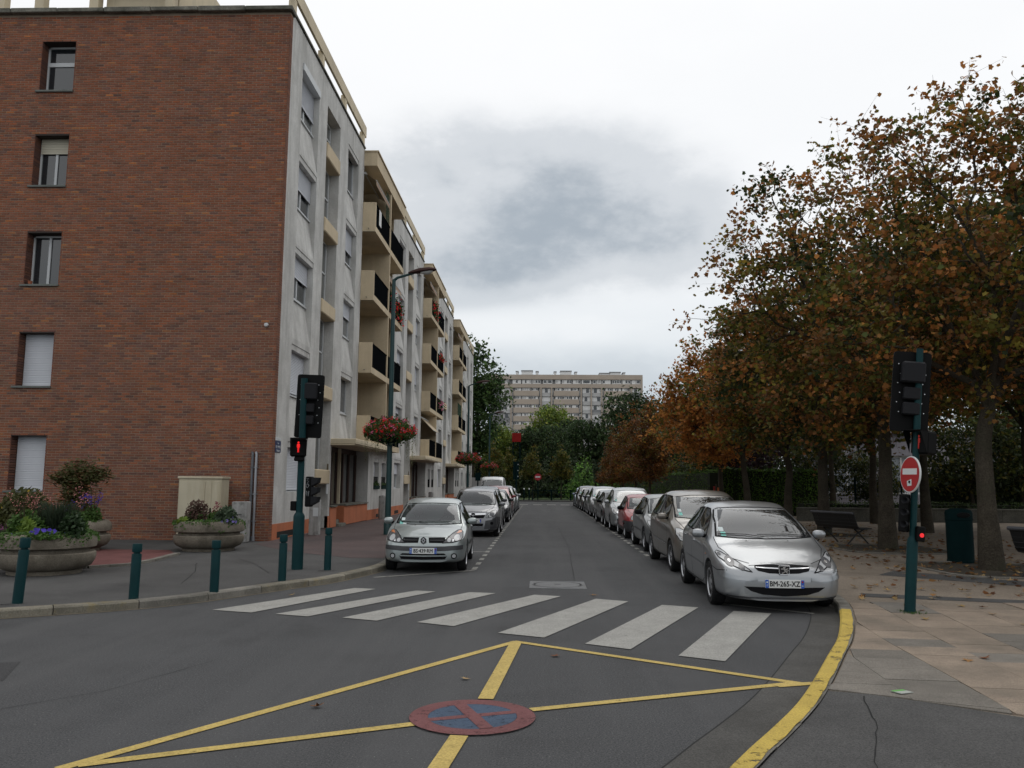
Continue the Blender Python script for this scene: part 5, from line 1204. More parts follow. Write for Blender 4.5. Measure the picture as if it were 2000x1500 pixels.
def wheel_meshes(style, r=.305, w=.19):
    """tyre and rim, axle along x, outer face towards +x"""
    t = MB(); rr = r * .66
    t.lathe([(rr, -w / 2), (r * .93, -w / 2), (r * .985, -w / 2 + .02), (r, -w / 2 + .045), (r, w / 2 - .045), (r * .985, w / 2 - .02), (r * .93, w / 2), (rr + .012, w / 2 - .004), (rr, w / 2 - .02)], 28, axis='X')
    for k in range(28):                                # tread blocks
        a = 2 * PI * k / 28; M = Matrix.Rotation(a, 4, 'X'); t.box(-w / 2 + .035, -.012, r - .01, w / 2 - .035, .012, r + .003, M=M)
    me_t = t.mesh('tyre', M_TYRE, smooth=True)
    b = MB(); b.lathe([(rr, -w / 2), (rr, w / 2 - .012), (rr - .015, w / 2 - .012), (rr - .03, w / 2 - .05), (.05, w / 2 - .07), (0, w / 2 - .07)], 28, axis='X', mi=1)
    b.lathe([(rr + .004, w / 2 - .03), (rr + .006, w / 2 - .006), (rr - .014, w / 2 - .006), (rr - .022, w / 2 - .03)], 28, axis='X')
    n = {'five': 5, 'cap': 7, 'multi': 9}[style]
    for k in range(n):
        a = 2 * PI * k / n; M = Matrix.Rotation(a, 4, 'X'); hw = {'five': .034, 'cap': .042, 'multi': .02}[style]
        xo = w / 2 - .016
        vs = [M @ Vector(p) for p in ((xo, -hw * .7, .03), (xo, hw * .7, .03), (xo - .008, hw * 1.25, rr - .012), (xo - .008, -hw * 1.25, rr - .012), (xo - .04, -hw, .03), (xo - .04, hw, .03), (xo - .04, hw * 1.5, rr - .012), (xo - .04, -hw * 1.5, rr - .012))]
        b.add(vs, [(0, 1, 2, 3), (0, 3, 7, 4), (1, 5, 6, 2), (4, 7, 6, 5)])
    b.lathe([(.062, w / 2 - .05), (.062, w / 2 - .014), (.045, w / 2 - .006), (0, w / 2 - .004)], 16, axis='X')
    return me_t, b.mesh('rim', [M_RIM, M_RIMD], smooth=True)
WHEELS = {s: wheel_meshes(s) for s in ('five', 'cap', 'multi')}

def boolean_cut(me, cutter, mats):
    a = bpy.data.objects.new('shell', me); b = bpy.data.objects.new('cutter', cutter); col.objects.link(a); col.objects.link(b)
    md = a.modifiers.new('b', 'BOOLEAN'); md.operation = 'DIFFERENCE'; md.object = b; md.solver = 'EXACT'; md.use_self = True
    try: md.material_mode = 'INDEX'
    except Exception: pass
    out = bpy.data.meshes.new_from_object(a.evaluated_get(bpy.context.evaluated_depsgraph_get()))
    bpy.data.objects.remove(a); bpy.data.objects.remove(b); return out

def make_car(S):
    """returns a dict of meshes: part name -> list of (mesh, material slots, location, rotation, children)"""
    V, F = car_shell(S); sk = Skin(V, F); W2 = S['W'] / 2; pm = S['paint']
    parts = []                                          # (name, mesh, loc, rz, [(subname, mesh, loc)])
    b = MB(); b.add(V, F); me = b.mesh('body', [pm, M_DARKIN], smooth=False)
    r = S.get('wr', .305); ax = S['axles']
    c = MB(); ra = r + S.get('gap', .045)
    for y in ax:
        for sx in (1, -1):
            n = 22; xs = (sx * (W2 - .27), sx * (W2 + .2))
            c.prism([(y + ra * math.cos(2 * PI * k / n), r + ra * math.sin(2 * PI * k / n)) for k in range(n)], min(xs), max(xs), 'YZ', 1)
    me = boolean_cut(me, c.mesh('cutter', [pm, M_DARKIN]), None)
    if S.get('cut'):
        c = MB(); wsp = S['windscreen']; c.prism([(a * .93, z_) for a, z_ in [(p[0], min(max(p[1], wsp[0][1] + .05), max(q[1] for q in wsp) - .035)) for p in wsp]], S['cowl'] - .9, S['cowl'] + 1.15, 'XZ', 1)
        me = boolean_cut(me, c.mesh('cutter', [pm, M_DARKIN]), None)
        c = MB()
        for poly in S['side_windows']: c.prism(poly, -1.2, 1.2, 'YZ', 1)
        me = boolean_cut(me, c.mesh('cutter', [pm, M_DARKIN]), None)
        if S.get('rear_window'):
            c = MB(); c.prism([(a * .9, z_) for a, z_ in S['rear_window']], S['L'] - 1.35, S['L'] + .2, 'XZ', 1)
            me = boolean_cut(me, c.mesh('cutter', [pm, M_DARKIN]), None)
    bm = bmesh.new(); bm.from_mesh(me); bmesh.ops.remove_doubles(bm, verts=bm.verts, dist=.0004); bm.to_mesh(me); bm.free()
    me.materials.clear(); me.materials.append(pm); me.materials.append(M_DARKIN)
    me.polygons.foreach_set('use_smooth', [True] * len(me.polygons)); me.set_sharp_from_angle(angle=R(32))
    parts.append(('body', me, (0, 0, 0), 0, []))
    glass = S.get('glass', M_GLASS) if S.get('cut') else M_GLASSD
    g = MB(); sk.patch(g, S['windscreen'], 'F', .001, .07); wsm = g.mesh('windscreen', S.get('wglass', glass), smooth=True, fix=False); subs = []
    if S.get('stickers'):
        for i, (a, z_, m_) in enumerate(S['stickers']):
            t = MB(); sk.patch(t, rrect(a - .035, z_ - .028, a + .035, z_ + .028, .008), 'F', .004, .04); subs.append(('sticker', t.mesh('sticker', m_), (0, 0, 0)))
    if S.get('wipers'):
        for (a0, z0, a1, z1) in S['wipers']:
            t = MB(); sk.ribbon(t, [(a0, z0), ((a0 * .6 + a1 * .4), z0 * .5 + z1 * .5 + .012), (a1, z1)], 'F', .022, .016); subs.append(('wiper', t.mesh('wiper', M_BLACKPL), (0, 0, 0)))
    parts.append(('windscreen', wsm, (0, 0, 0), 0, subs))
    t = MB(); sk.ribbon(t, S['windscreen'], 'F', .03, .0035, closed=True)
    for sd_ in 'RL':
        for poly in S['side_windows']: sk.ribbon(t, poly, sd_, .024, .0035, closed=True)
    parts.append(('window_seal', t.mesh('window_seal', M_BLACKPL), (0, 0, 0), 0, []))
    for sd_ in 'RL':
        for poly in S['side_windows']:
            g = MB(); sk.patch(g, poly, sd_, .001, .09); parts.append(('side_window', g.mesh('side_window', glass, smooth=True, fix=False), (0, 0, 0), 0, []))
    if S.get('rear_window'):
        g = MB(); sk.patch(g, S['rear_window'], 'B', .001, .09); parts.append(('rear_window', g.mesh('rear_window', glass, smooth=True, fix=False), (0, 0, 0), 0, []))
    # shut lines
    t = MB(); w_ = S.get('gapw', .009)
    for line in S.get('gaps_front', []):
        sk.ribbon(t, line, 'F', w_)
        if not any(abs(p[0]) < 1e-6 for p in line): sk.ribbon(t, mir(line), 'F', w_)
    for line in S.get('gaps_side', []): sk.ribbon(t, line, 'R', w_); sk.ribbon(t, line, 'L', w_)
    for line in S.get('gaps_top', []):
        sk.ribbon(t, line, 'T', w_); sk.ribbon(t, mir(line), 'T', w_)
    if t.f: parts.append(('shut_line', t.mesh('shut_line', M_BLACKPL), (0, 0, 0), 0, []))
    # patches: (name, view, outline, material, offset, both sides?, [(sub, outline, material, extra offset)])
    for (nm, view, poly, m_, off, both, sub) in S.get('patches', []):
        for s_ in ((1, -1) if both else (1,)):
            fl = (lambda p: p) if s_ == 1 else (mir if view in 'FBT' else (lambda p: p)); vw = view if s_ == 1 or view in 'FBT' else 'L'
            t = MB(); sk.patch(t, fl(poly), vw, off, .035); ss = []
            for (sn, sp, sm, so_) in sub:
                q = MB(); sk.patch(q, fl(sp), vw, off + so_, .03); ss.append((sn, q.mesh(sn, sm, smooth=True), (0, 0, 0)))
            if nm == 'headlight': q = MB(); sk.ribbon(q, fl(poly), vw, .014, off + .002, .035, True); ss.append(('lamp_seal', q.mesh('lamp_seal', M_BLACKPL), (0, 0, 0)))
            parts.append((nm, t.mesh(nm, m_, smooth=True), (0, 0, 0), 0, ss))
    # handles, mirrors
    for (y, z_) in S.get('handles', []):
        for sd_, sx in (('R', 1), ('L', -1)):
            p, n = sk.hit(y, z_, sd_); t = MB(); t.box(-.018, -.085, -.016, .02, .085, .016, bev=.012); parts.append(('door_handle', t.mesh('door_handle', S.get('handle_mat', pm), smooth=True), tuple(p), 0, []))
    my, mz = S['mirror']
    for sx, sd_ in ((1, 'R'), (-1, 'L')):
        p, n = sk.hit(my, mz, sd_); t = MB()
        prof = []
        vs = []; nu, nv = 10, 14
        for i in range(nu + 1):
            th = PI * i / nu
            for k in range(nv):
                ph = 2 * PI * k / nv; q = Vector((math.cos(th), math.sin(th) * math.cos(ph), math.sin(th) * math.sin(ph)))
                q = Vector((abs(q.x) ** .75 * math.copysign(1, q.x) * .098, q.y * (.07 if q.y < 0 else .03), abs(q.z) ** .8 * math.copysign(1, q.z) * .068)); vs.append(q + Vector((sx * .115, -.0, .045)))
        t.add(vs, [(i * nv + k, i * nv + (k + 1) % nv, (i + 1) * nv + (k + 1) % nv, (i + 1) * nv + k) for i in range(nu) for k in range(nv)], 0)
        t.box(sx * -.05, -.03, -.02, sx * .06, .02, .03, 1, bev=.01)
        mg = MB(); mg.box(sx * .115 - .075, .026, -.01, sx * .115 + .075, .032, .095)
        parts.append(('wing_mirror', t.mesh('wing_mirror', [S.get('mirror_mat', pm), M_BLACKPL], smooth=True), tuple(p), 0, [('mirror_glass', mg.mesh('mirror_glass', M_CHROME), (0, 0, 0))]))
    # cabin
    if S.get('cut'):
        zc = S['cabin_z']
        for (x, y) in S['seats']:
            t = MB(); t.box(x - .23, y, zc - .25, x + .23, y + .12, zc + .16, bev=.05); t.box(x - .12, y + .02, zc + .2, x + .12, y + .11, zc + .36, bev=.045); t.box(x - .05, y + .05, zc + .14, x - .03, y + .07, zc + .22); t.box(x + .03, y + .05, zc + .14, x + .05, y + .07, zc + .22)
            parts.append(('seat', t.mesh('seat', M_SEAT, smooth=True), (0, 0, 0), 0, []))
        t = MB(); n = 20; cx, cy_, cz_ = .36, S['cowl'] + .62, zc + .07
        t.tube([(cx + .18 * math.cos(2 * PI * k / n), cy_ + .07 * math.sin(2 * PI * k / n), cz_ + .17 * math.sin(2 * PI * k / n)) for k in range(n + 1)], .014, 6)
        parts.append(('steering_wheel', t.mesh('steering_wheel', M_BLACKPL, smooth=True), (0, 0, 0), 0, []))
        t = MB(); t.box(-.11, -.012, -.032, .11, .012, .032, bev=.01); parts.append(('interior_mirror', t.mesh('interior_mirror', M_BLACKPL), (0, S['cowl'] + S.get('mirdy', .72), S.get('mirz', 1.28)), 0, []))
    # number plate and emblem
    if S.get('plate'):
        zp, txt = S['plate']; p, n = sk.hit(0, zp, 'F'); yp = p.y - .012
        t = MB(); t.box(-.26, -.006, -.056, .26, .006, .056, 0, bev=.004); pl = t.mesh('number_plate', M_PLATE); subs = []
        for sx in (-1, 1):
            q = MB(); q.box(sx * .258, -.0085, -.054, sx * .215, -.004, .054); subs.append(('plate_band', q.mesh('plate_band', M_PBLUE), (0, 0, 0)))
        for (s1, tx, sz, m_) in ((-1, 'F', .045, M_PLATE), (1, '92', .03, M_PLATE)):
            subs.append(('lettering', text_mesh(tx, sz, m_, .001), (s1 * .236, -.0095, -.025)))
        q = MB(); q.prism(circ(-.236, .022, .012, 10), -.0095, -.0085, 'XZ'); subs.append(('star_ring', q.mesh('star_ring', M_STICK1), (0, 0, 0)))
        q = MB(); q.prism(circ(.236, .028, .013, 8), -.0095, -.0085, 'XZ'); subs.append(('region_mark', q.mesh('region_mark', M_REDL), (0, 0, 0)))
        subs.append(('lettering', text_mesh(txt, .098, M_INK, .001, .0022), (S.get('plate_dx', 0), -.008, -.002)))
        parts.append(('number_plate', pl, (0, yp, zp), 0, subs))
    if S.get('emblem'):
        kind, ze, sz = S['emblem']; p, n = sk.hit(0, ze, 'F'); subs = []
        if kind == 'lion':
            t = MB(); t.prism([(-.055, .04), (.055, .04), (.05, -.03), (.042, -.045), (-.042, -.045), (-.05, -.03)], -.012, .02, 'XZ'); base = t.mesh('emblem', M_PLEMB)
            q = MB()
            for poly in ([(-.010, .032), (.004, .036), (.014, .030), (.012, .022), (.004, .020), (.010, .006), (.018, -.012), (.010, -.022), (-.002, -.004), (-.010, .008), (-.014, .022)],
                         [(.000, .014), (-.028, .018), (-.036, .010), (-.030, .006), (-.010, .006)], [(.004, .012), (.030, .016), (.040, .022), (.040, .014), (.026, .004), (.010, .002)],
                         [(.008, -.008), (-.004, -.020), (-.018, -.026), (-.032, -.038), (-.020, -.038), (-.006, -.030), (.008, -.020)], [(.010, -.010), (.018, -.022), (.024, -.036), (.036, -.038), (.030, -.024), (.022, -.010)],
                         [(.014, .000), (.030, -.006), (.038, .004), (.044, .002), (.034, -.014), (.018, -.012)]):
                q.prism(poly, -.017, -.011, 'XZ')
            q.tube([(-.056, -.012, .042), (.056, -.012, .042), (.051, -.012, -.03), (.043, -.012, -.047), (-.043, -.012, -.047), (-.051, -.012, -.03), (-.056, -.012, .042)], .004, 5)
            subs.append(('lion_figure', q.mesh('lion_figure', M_CHROME), (0, 0, 0)))
        elif kind == 'diamond':
            t = MB(); t.prism([(0, .07), (.052, 0.028), (.052, -.028), (0, -.07), (-.052, -.028), (-.052, .028)], -.006, .02, 'XZ'); base = t.mesh('emblem', M_PLEMB)
            q = MB(); o_, i_ = [(0, .056), (.038, 0), (0, -.056), (-.038, 0)], [(0, .022), (.015, 0), (0, -.022), (-.015, 0)]
            for k in range(4): k2 = (k + 1) % 4; q.prism([o_[k], o_[k2], i_[k2], i_[k]], -.012, -.005, 'XZ')
            subs.append(('diamond_ring', q.mesh('diamond_ring', M_CHROME), (0, 0, 0)))
        else:
            t = MB(); n = 22; t.tube([(.056 * math.cos(2 * PI * k / n), -.006, .056 * math.sin(2 * PI * k / n)) for k in range(n + 1)], .009, 6); base = t.mesh('emblem', M_CHROME, smooth=True)
            q = MB(); q.prism([(-.07, .004), (.012, .012), (.004, -.001), (.07, -.006), (-.014, -.014), (-.006, -.001)], -.014, -.006, 'XZ'); subs.append(('flash_mark', q.mesh('flash_mark', M_CHROME), (0, 0, 0)))
            q = MB(); q.prism(circ(0, 0, .05, 16), -.004, .01, 'XZ'); subs.append(('emblem_field', q.mesh('emblem_field', M_PLEMB), (0, 0, 0)))
        parts.append(('emblem', base, (0, min(p.y, sk.hit(0, ze - .05, 'F')[0].y) - .006, ze), 0, subs, sz))
    # wheels
    mt, mr = WHEELS[S.get('rim', 'five')]; k = r / .305
    for y in ax:
        for sx in (1, -1):
            parts.append(('wheel', None, (sx * (W2 - .115), y, r), 0 if sx > 0 else PI, [('tyre', mt, (0, 0, 0)), ('rim', mr, (0, 0, 0))], k))
    return parts
def place_car(parts, name, label, x, y, rz=0.0, pm=None, cat='car', group='cars parked along the street', sc_=.955, swap=None):
    t = tag(empty(name, (x, y, 0), R(rz)), label, cat, group); t.scale = (sc_,) * 3
    for p in parts:
        nm, me, loc, r_, subs = p[:5]
        o = bpy.data.objects.new(nm, me); col.objects.link(o); o.parent = t; o.location = loc; o.rotation_euler = (0, 0, r_)
        if len(p) > 5: o.scale = (p[5],) * 3
        for (sn, sm, sl) in subs:
            c = bpy.data.objects.new(sn, sm); col.objects.link(c); c.parent = o; c.location = sl
            if sn == 'lettering': c.rotation_euler = (R(90), 0, 0); c.scale = (.86, 1, 1)
        if pm and me:
            for obj in [o] + list(o.children):
                for i, m_ in enumerate(obj.data.materials):
                    if m_ and m_.name.startswith('paint_'): obj.material_slots[i].link = 'OBJECT'; obj.material_slots[i].material = pm
    return t
def car_base(L, W, cowl, roof, peak, rroof, tail, hood=(.16, .66), nose=.46, zb=(.22, .17, .26), belt0=None, roofw=.60, wcowl=.74, deck=None, nose_w=.56, sharp=.12, tailz=.55):
    """side profile -> the curves that loft the shell; cowl, roof, peak, rroof, tail are (y, z)"""
    w = W / 2; hm = ((hood[0] + cowl[0]) / 2, hood[1] + (cowl[1] - hood[1]) * .60)
    top = [(0, nose), (.025, nose + (hood[1] - nose) * .45), (hood[0] * .5, nose + (hood[1] - nose) * .82), hood, hm, cowl, ((cowl[0] + roof[0]) / 2, (cowl[1] + roof[1]) / 2 + .035), roof, peak, rroof]
    if deck: top += [deck]
    top += [tail, (L - .03, tailz + .12), (L, tailz)]
    bz = belt0 or cowl[1] - .06
    return dict(L=L, W=W, top=top, bot=[(0, zb[0]), (.5, zb[1]), (L - .6, zb[1]), (L, zb[2])],
        plan=[(0, w * nose_w), (.03, w * .72), (sharp, w * .86), (.35, w * .955), (.8, w * .99), (L * .45, w), (L - .9, w * .985), (L - .3, w * .90), (L - .08, w * .80), (L, w * .68)],
        belt=[(0, nose - .06), (.1, hood[1] - .10), (hm[0], hm[1] - .10), (cowl[0], bz), (roof[0], bz + .04), (L - 1.0, bz + .11), (L - .3, tail[1] - .05), (L, tailz - .05)],
        roofw=[(0, w * .5), (.15, w * .66), (hm[0], w * .80), (cowl[0], wcowl), (roof[0], roofw), (peak[0], roofw + .02), (rroof[0], roofw - .03), (tail[0], roofw - .0), (L, w * .6)],
        edge=[(0, .05), (cowl[0], .045), (roof[0], .06), (L, .06)], cowl=cowl[0])
def common(S, gap_hood=None, door=None):
    return S

# --- silver compact hatchback with the swept-back lamps (nearest on the right)
def spec_silver_hatch():
    S = car_base(4.20, 1.746, (1.02, .955), (1.86, 1.385), (2.45, 1.475), (3.55, 1.36), (3.98, .98), hood=(.20, .655), nose=.50, zb=(.17, .16, .26), belt0=.87, roofw=.59, wcowl=.75, nose_w=.60, sharp=.13)
    S.update(paint=paint('silver', (.30, .315, .33), .7, .30), axles=(.88, 3.49), wr=.312, rim='five', cut=True, wglass=M_GLASSB, glass=M_GLASS,
        windscreen=[(-.70, .965), (-.4, .945), (0, .938), (.4, .945), (.70, .965), (.625, 1.23), (.575, 1.335), (.52, 1.36), (.3, 1.375), (0, 1.38), (-.3, 1.375), (-.52, 1.36), (-.575, 1.335), (-.625, 1.23)],
        side_windows=[[(1.42, .955), (2.28, .985), (2.30, 1.36), (2.08, 1.345), (1.86, 1.25)], [(2.37, .99), (3.18, 1.03), (3.40, 1.08), (3.25, 1.25), (3.0, 1.335), (2.39, 1.365)]],
        rear_window=[(-.5, 1.06), (.5, 1.06), (.45, 1.28), (-.45, 1.28)], mirror=(1.42, .945), handles=[(2.18, .84), (3.14, .88)], cabin_z=.86, seats=[(.36, 2.05), (-.36, 2.05), (.3, 3.0), (-.3, 3.0)], mirz=1.27,
        gaps_side=[[(1.30, .955), (1.22, .75), (1.24, .34), (1.5, .26), (2.30, .26), (2.345, .5), (2.335, .97)], [(2.345, .5), (2.36, .27), (3.0, .27), (3.10, .5), (3.32, .78), (3.36, 1.02)], [(.66, .58), (.40, .545), (.15, .56)]],
        gaps_top=[[(.42, .22), (.62, .40), (.735, .75), (.74, 1.12)]], gaps_front=[[(-.44, .625), (0, .655), (.44, .625)]],
        wipers=[(.62, .975, -.10, .985), (-.02, .955, -.66, .99)], stickers=[(-.60, 1.06, M_STICK1), (-.585, .995, M_STICK2)],
        patches=[
            ('headlight', 'F', [(.415, .545), (.55, .575), (.70, .64), (.785, .71), (.80, .765), (.775, .785), (.73, .77), (.60, .69), (.48, .60)], M_LAMP, .004, True,
                [('lamp_reflector', circ(.665, .668, .062, 16), M_LAMPD, .003), ('lamp_reflector', circ(.535, .60, .038, 14), M_LAMPD, .003), ('lamp_reflector', circ(.762, .745, .022, 10), M_LAMPDK, .003), ('lamp_bulb', circ(.665, .672, .02, 8), M_CHROME, .005)]),
            ('grille', 'F', [(-.375, .605), (-.34, .566), (-.2, .538), (0, .53), (.2, .538), (.34, .566), (.375, .605), (.36, .632), (.2, .640), (0, .643), (-.2, .640), (-.36, .632)], M_BLACKPL, .004, False,
                [('grille_bar', [(-.36, .597), (-.2, .588), (0, .583), (.2, .588), (.36, .597), (.36, .606), (.2, .600), (0, .597), (-.2, .600), (-.36, .606)], M_CHROME, .010)]),
            ('air_intake', 'F', [(-.54, .36), (-.45, .30), (-.30, .255), (0, .235), (.30, .255), (.45, .30), (.54, .36), (.25, .352), (-.25, .352)], M_BLACKPL, .004, False, []),
            ('bumper_strip', 'F', [(.36, .43), (.62, .44), (.80, .47), (.81, .52), (.62, .495), (.36, .485)], S_PAINT, .012, True, []),
            ('bumper_skirt', 'F', [(-.74, .215), (-.5, .20), (0, .195), (.5, .20), (.74, .215), (.74, .235), (.4, .218), (-.4, .218), (-.74, .235)], M_GREYPL, .006, False, []),
            ('washer_jet', 'T', circ(.30, .90, .014, 8), M_BLACKPL, .012, True, []),
            ('rubbing_strip', 'R', [(1.30, .50), (2.32, .52), (2.32, .565), (1.30, .545)], S_PAINT, .012, True, []),
            ('rubbing_strip', 'R', [(2.37, .52), (3.02, .535), (3.06, .575), (2.37, .565)], S_PAINT, .012, True, []),
            ('side_repeater', 'R', rrect(1.06, .70, 1.12, .725, .008), M_AMBER, .006, True, []),
        ], plate=(.40, 'BM-265-XZ'), emblem=('lion', .585, 1.3))
    return S
S_PAINT = paint('silver', (.30, .315, .33), .7, .30)
# --- small pale silver hatchback with a split grille (nearest on the left)
S_PAINT2 = paint('pale_silver', (.31, .345, .345), .6, .33)
def spec_small_hatch():
    S = car_base(3.81, 1.64, (.98, .90), (1.72, 1.31), (2.25, 1.415), (3.15, 1.34), (3.62, .98), hood=(.18, .70), nose=.50, belt0=.84, roofw=.56, wcowl=.70, nose_w=.62, sharp=.12)
    S.update(paint=S_PAINT2, axles=(.79, 3.26), wr=.29, rim='cap', cut=True, glass=M_GLASS,
        windscreen=[(-.66, .905), (-.35, .885), (0, .88), (.35, .885), (.66, .905), (.60, 1.14), (.55, 1.255), (.50, 1.28), (.25, 1.295), (0, 1.30), (-.25, 1.295), (-.50, 1.28), (-.55, 1.255), (-.60, 1.14)],
        side_windows=[[(1.32, .90), (2.42, .93), (2.40, 1.31), (1.95, 1.29), (1.72, 1.19)], [(2.52, .94), (3.05, .97), (3.2, 1.02), (3.05, 1.2), (2.8, 1.30), (2.50, 1.31)]],
        rear_window=[(-.5, 1.02), (.5, 1.02), (.45, 1.27), (-.45, 1.27)], mirror=(1.34, .90), handles=[(2.30, .80)], cabin_z=.82, seats=[(.34, 1.95), (-.34, 1.95), (.3, 2.75), (-.3, 2.75)], mirz=1.20, mirdy=.66,
        gaps_side=[[(1.22, .89), (1.14, .7), (1.16, .33), (1.4, .25), (2.38, .25), (2.47, .5), (2.46, .92)]],
        gaps_top=[[(.45, .22), (.60, .45), (.67, .75), (.69, 1.08)]], gaps_front=[[(-.5, .675), (0, .685), (.5, .675)]],
        wipers=[(.55, .915, -.20, .93), (-.02, .90, -.58, .925)], stickers=[(-.535, .98, M_STICK1), (-.56, .915, M_STICK2), (-.49, .915, M_STICK1)],
        patches=[
            ('headlight', 'F', [(.355, .575), (.55, .585), (.70, .62), (.735, .68), (.72, .76), (.68, .80), (.62, .795), (.53, .74), (.44, .655)], M_LAMPDK, .004, True,
                [('lamp_reflector', circ(.625, .665, .055, 14), M_LAMP, .003), ('lamp_reflector', circ(.485, .625, .036, 12), M_LAMP, .003), ('turn_signal', [(.60, .735), (.70, .755), (.69, .785), (.645, .785)], M_AMBER, .003), ('lamp_bulb', [(.545, .60), (.575, .60), (.57, .64), (.55, .64)], M_CHROME, .004)]),
            ('grille', 'F', [(.105, .578), (.35, .575), (.41, .64), (.40, .672), (.09, .672)][:5], M_BLACKPL, .004, True, [('grille_bar', [(.12, .62), (.385, .622), (.38, .63), (.118, .63)], M_GREYPL, .003)]),
            ('bumper_strip', 'F', [(-.74, .455), (-.4, .43), (0, .425), (.4, .43), (.74, .455), (.74, .535), (.4, .515), (0, .51), (-.4, .515), (-.74, .535)], M_GREYPL, .012, False, []),
            ('air_intake', 'F', [(-.42, .275), (0, .262), (.42, .275), (.46, .34), (.40, .385), (0, .38), (-.40, .385), (-.46, .34)], M_BLACKPL, .004, False, [('intake_bar', [(-.45, .33), (0, .322), (.45, .33), (.45, .352), (0, .345), (-.45, .352)], S_PAINT2, .008)]),
            ('fog_lamp', 'F', circ(.585, .335, .056, 14), M_BLACKPL, .004, True, [('fog_lens', circ(.585, .335, .036, 12), M_LAMP, .004)]),
            ('washer_jet', 'T', circ(.26, .86, .013, 8), M_BLACKPL, .012, True, []),
            ('rubbing_strip', 'R', [(1.2, .47), (2.40, .48), (2.40, .53), (1.2, .52)], M_GREYPL, .010, True, []),
        ], plate=(.43, 'BS·439·RM'), emblem=('diamond', .625, 1.05))
    return S
# --- tall grey mini people carrier with a chrome nose bar
def spec_mini_mpv():
    S = car_base(3.74, 1.68, (.72, 1.02), (1.42, 1.47), (2.0, 1.575), (3.2, 1.50), (3.60, 1.02), hood=(.16, .82), nose=.50, belt0=.93, roofw=.60, wcowl=.70, nose_w=.66, sharp=.11)
    S.update(paint=paint('steel_grey', (.17, .175, .185), .55, .3), axles=(.70, 3.06), wr=.30, rim='cap', cut=True, glass=M_GLASS,
        windscreen=[(-.68, 1.03), (-.3, 1.005), (0, 1.0), (.3, 1.005), (.68, 1.03), (.63, 1.30), (.59, 1.42), (.3, 1.455), (0, 1.46), (-.3, 1.455), (-.59, 1.42), (-.63, 1.30)],
        side_windows=[[(1.10, 1.0), (2.02, 1.03), (2.0, 1.47), (1.62, 1.44), (1.4, 1.33)], [(2.10, 1.03), (2.85, 1.06), (3.2, 1.12), (3.1, 1.35), (2.9, 1.45), (2.08, 1.475)]],
        rear_window=[(-.52, 1.1), (.52, 1.1), (.47, 1.40), (-.47, 1.40)], mirror=(1.16, 1.0), handles=[(1.92, .9), (2.78, .92)], cabin_z=.98, seats=[(.34, 1.75), (-.34, 1.75), (.3, 2.6), (-.3, 2.6)], mirz=1.36, mirdy=.6,
        gaps_side=[[(1.0, .98), (.98, .6), (1.05, .3), (2.02, .27), (2.06, .6), (2.05, 1.02)], [(2.08, .27), (2.7, .3), (2.9, .7), (3.02, 1.06)]], gaps_top=[[(.40, .18), (.6, .45), (.66, .8)]], gaps_front=[[(-.45, .80), (0, .81), (.45, .80)]],
        wipers=[(.55, 1.04, -.1, 1.05)],
        patches=[
            ('headlight', 'F', [(.42, .62), (.56, .63), (.70, .70), (.745, .80), (.72, .87), (.62, .85), (.50, .77), (.43, .69)], M_LAMP, .004, True, [('lamp_reflector', circ(.60, .74, .075, 14), M_LAMPD, .003), ('lamp_reflector', circ(.49, .67, .036, 12), M_LAMPD, .003)]),
            ('chrome_bar', 'F', [(-.40, .715), (0, .70), (.40, .715), (.40, .765), (0, .755), (-.40, .765)], M_CHROME, .012, False, []),
            ('grille', 'F', [(-.34, .61), (0, .60), (.34, .61), (.39, .705), (0, .695), (-.39, .705)], M_BLACKPL, .004, False, []),
            ('air_intake', 'F', [(-.30, .33), (.30, .33), (.34, .44), (-.34, .44)], M_BLACKPL, .004, False, [('intake_bar', [(-.31, .335), (.31, .335), (.32, .35), (-.32, .35)], M_CHROME, .006)]),
            ('lower_bumper', 'F', [(.36, .26), (.6, .27), (.8, .30), (.82, .62), (.74, .66), (.60, .56), (.40, .53)], M_GREYPL, .004, True, [('fog_lamp', circ(.60, .45, .05, 12), M_BLACKPL, .004)]),
        ], plate=(.53, '94·TC'), plate_dx=.09, emblem=('flash', .735, 1))
    return S
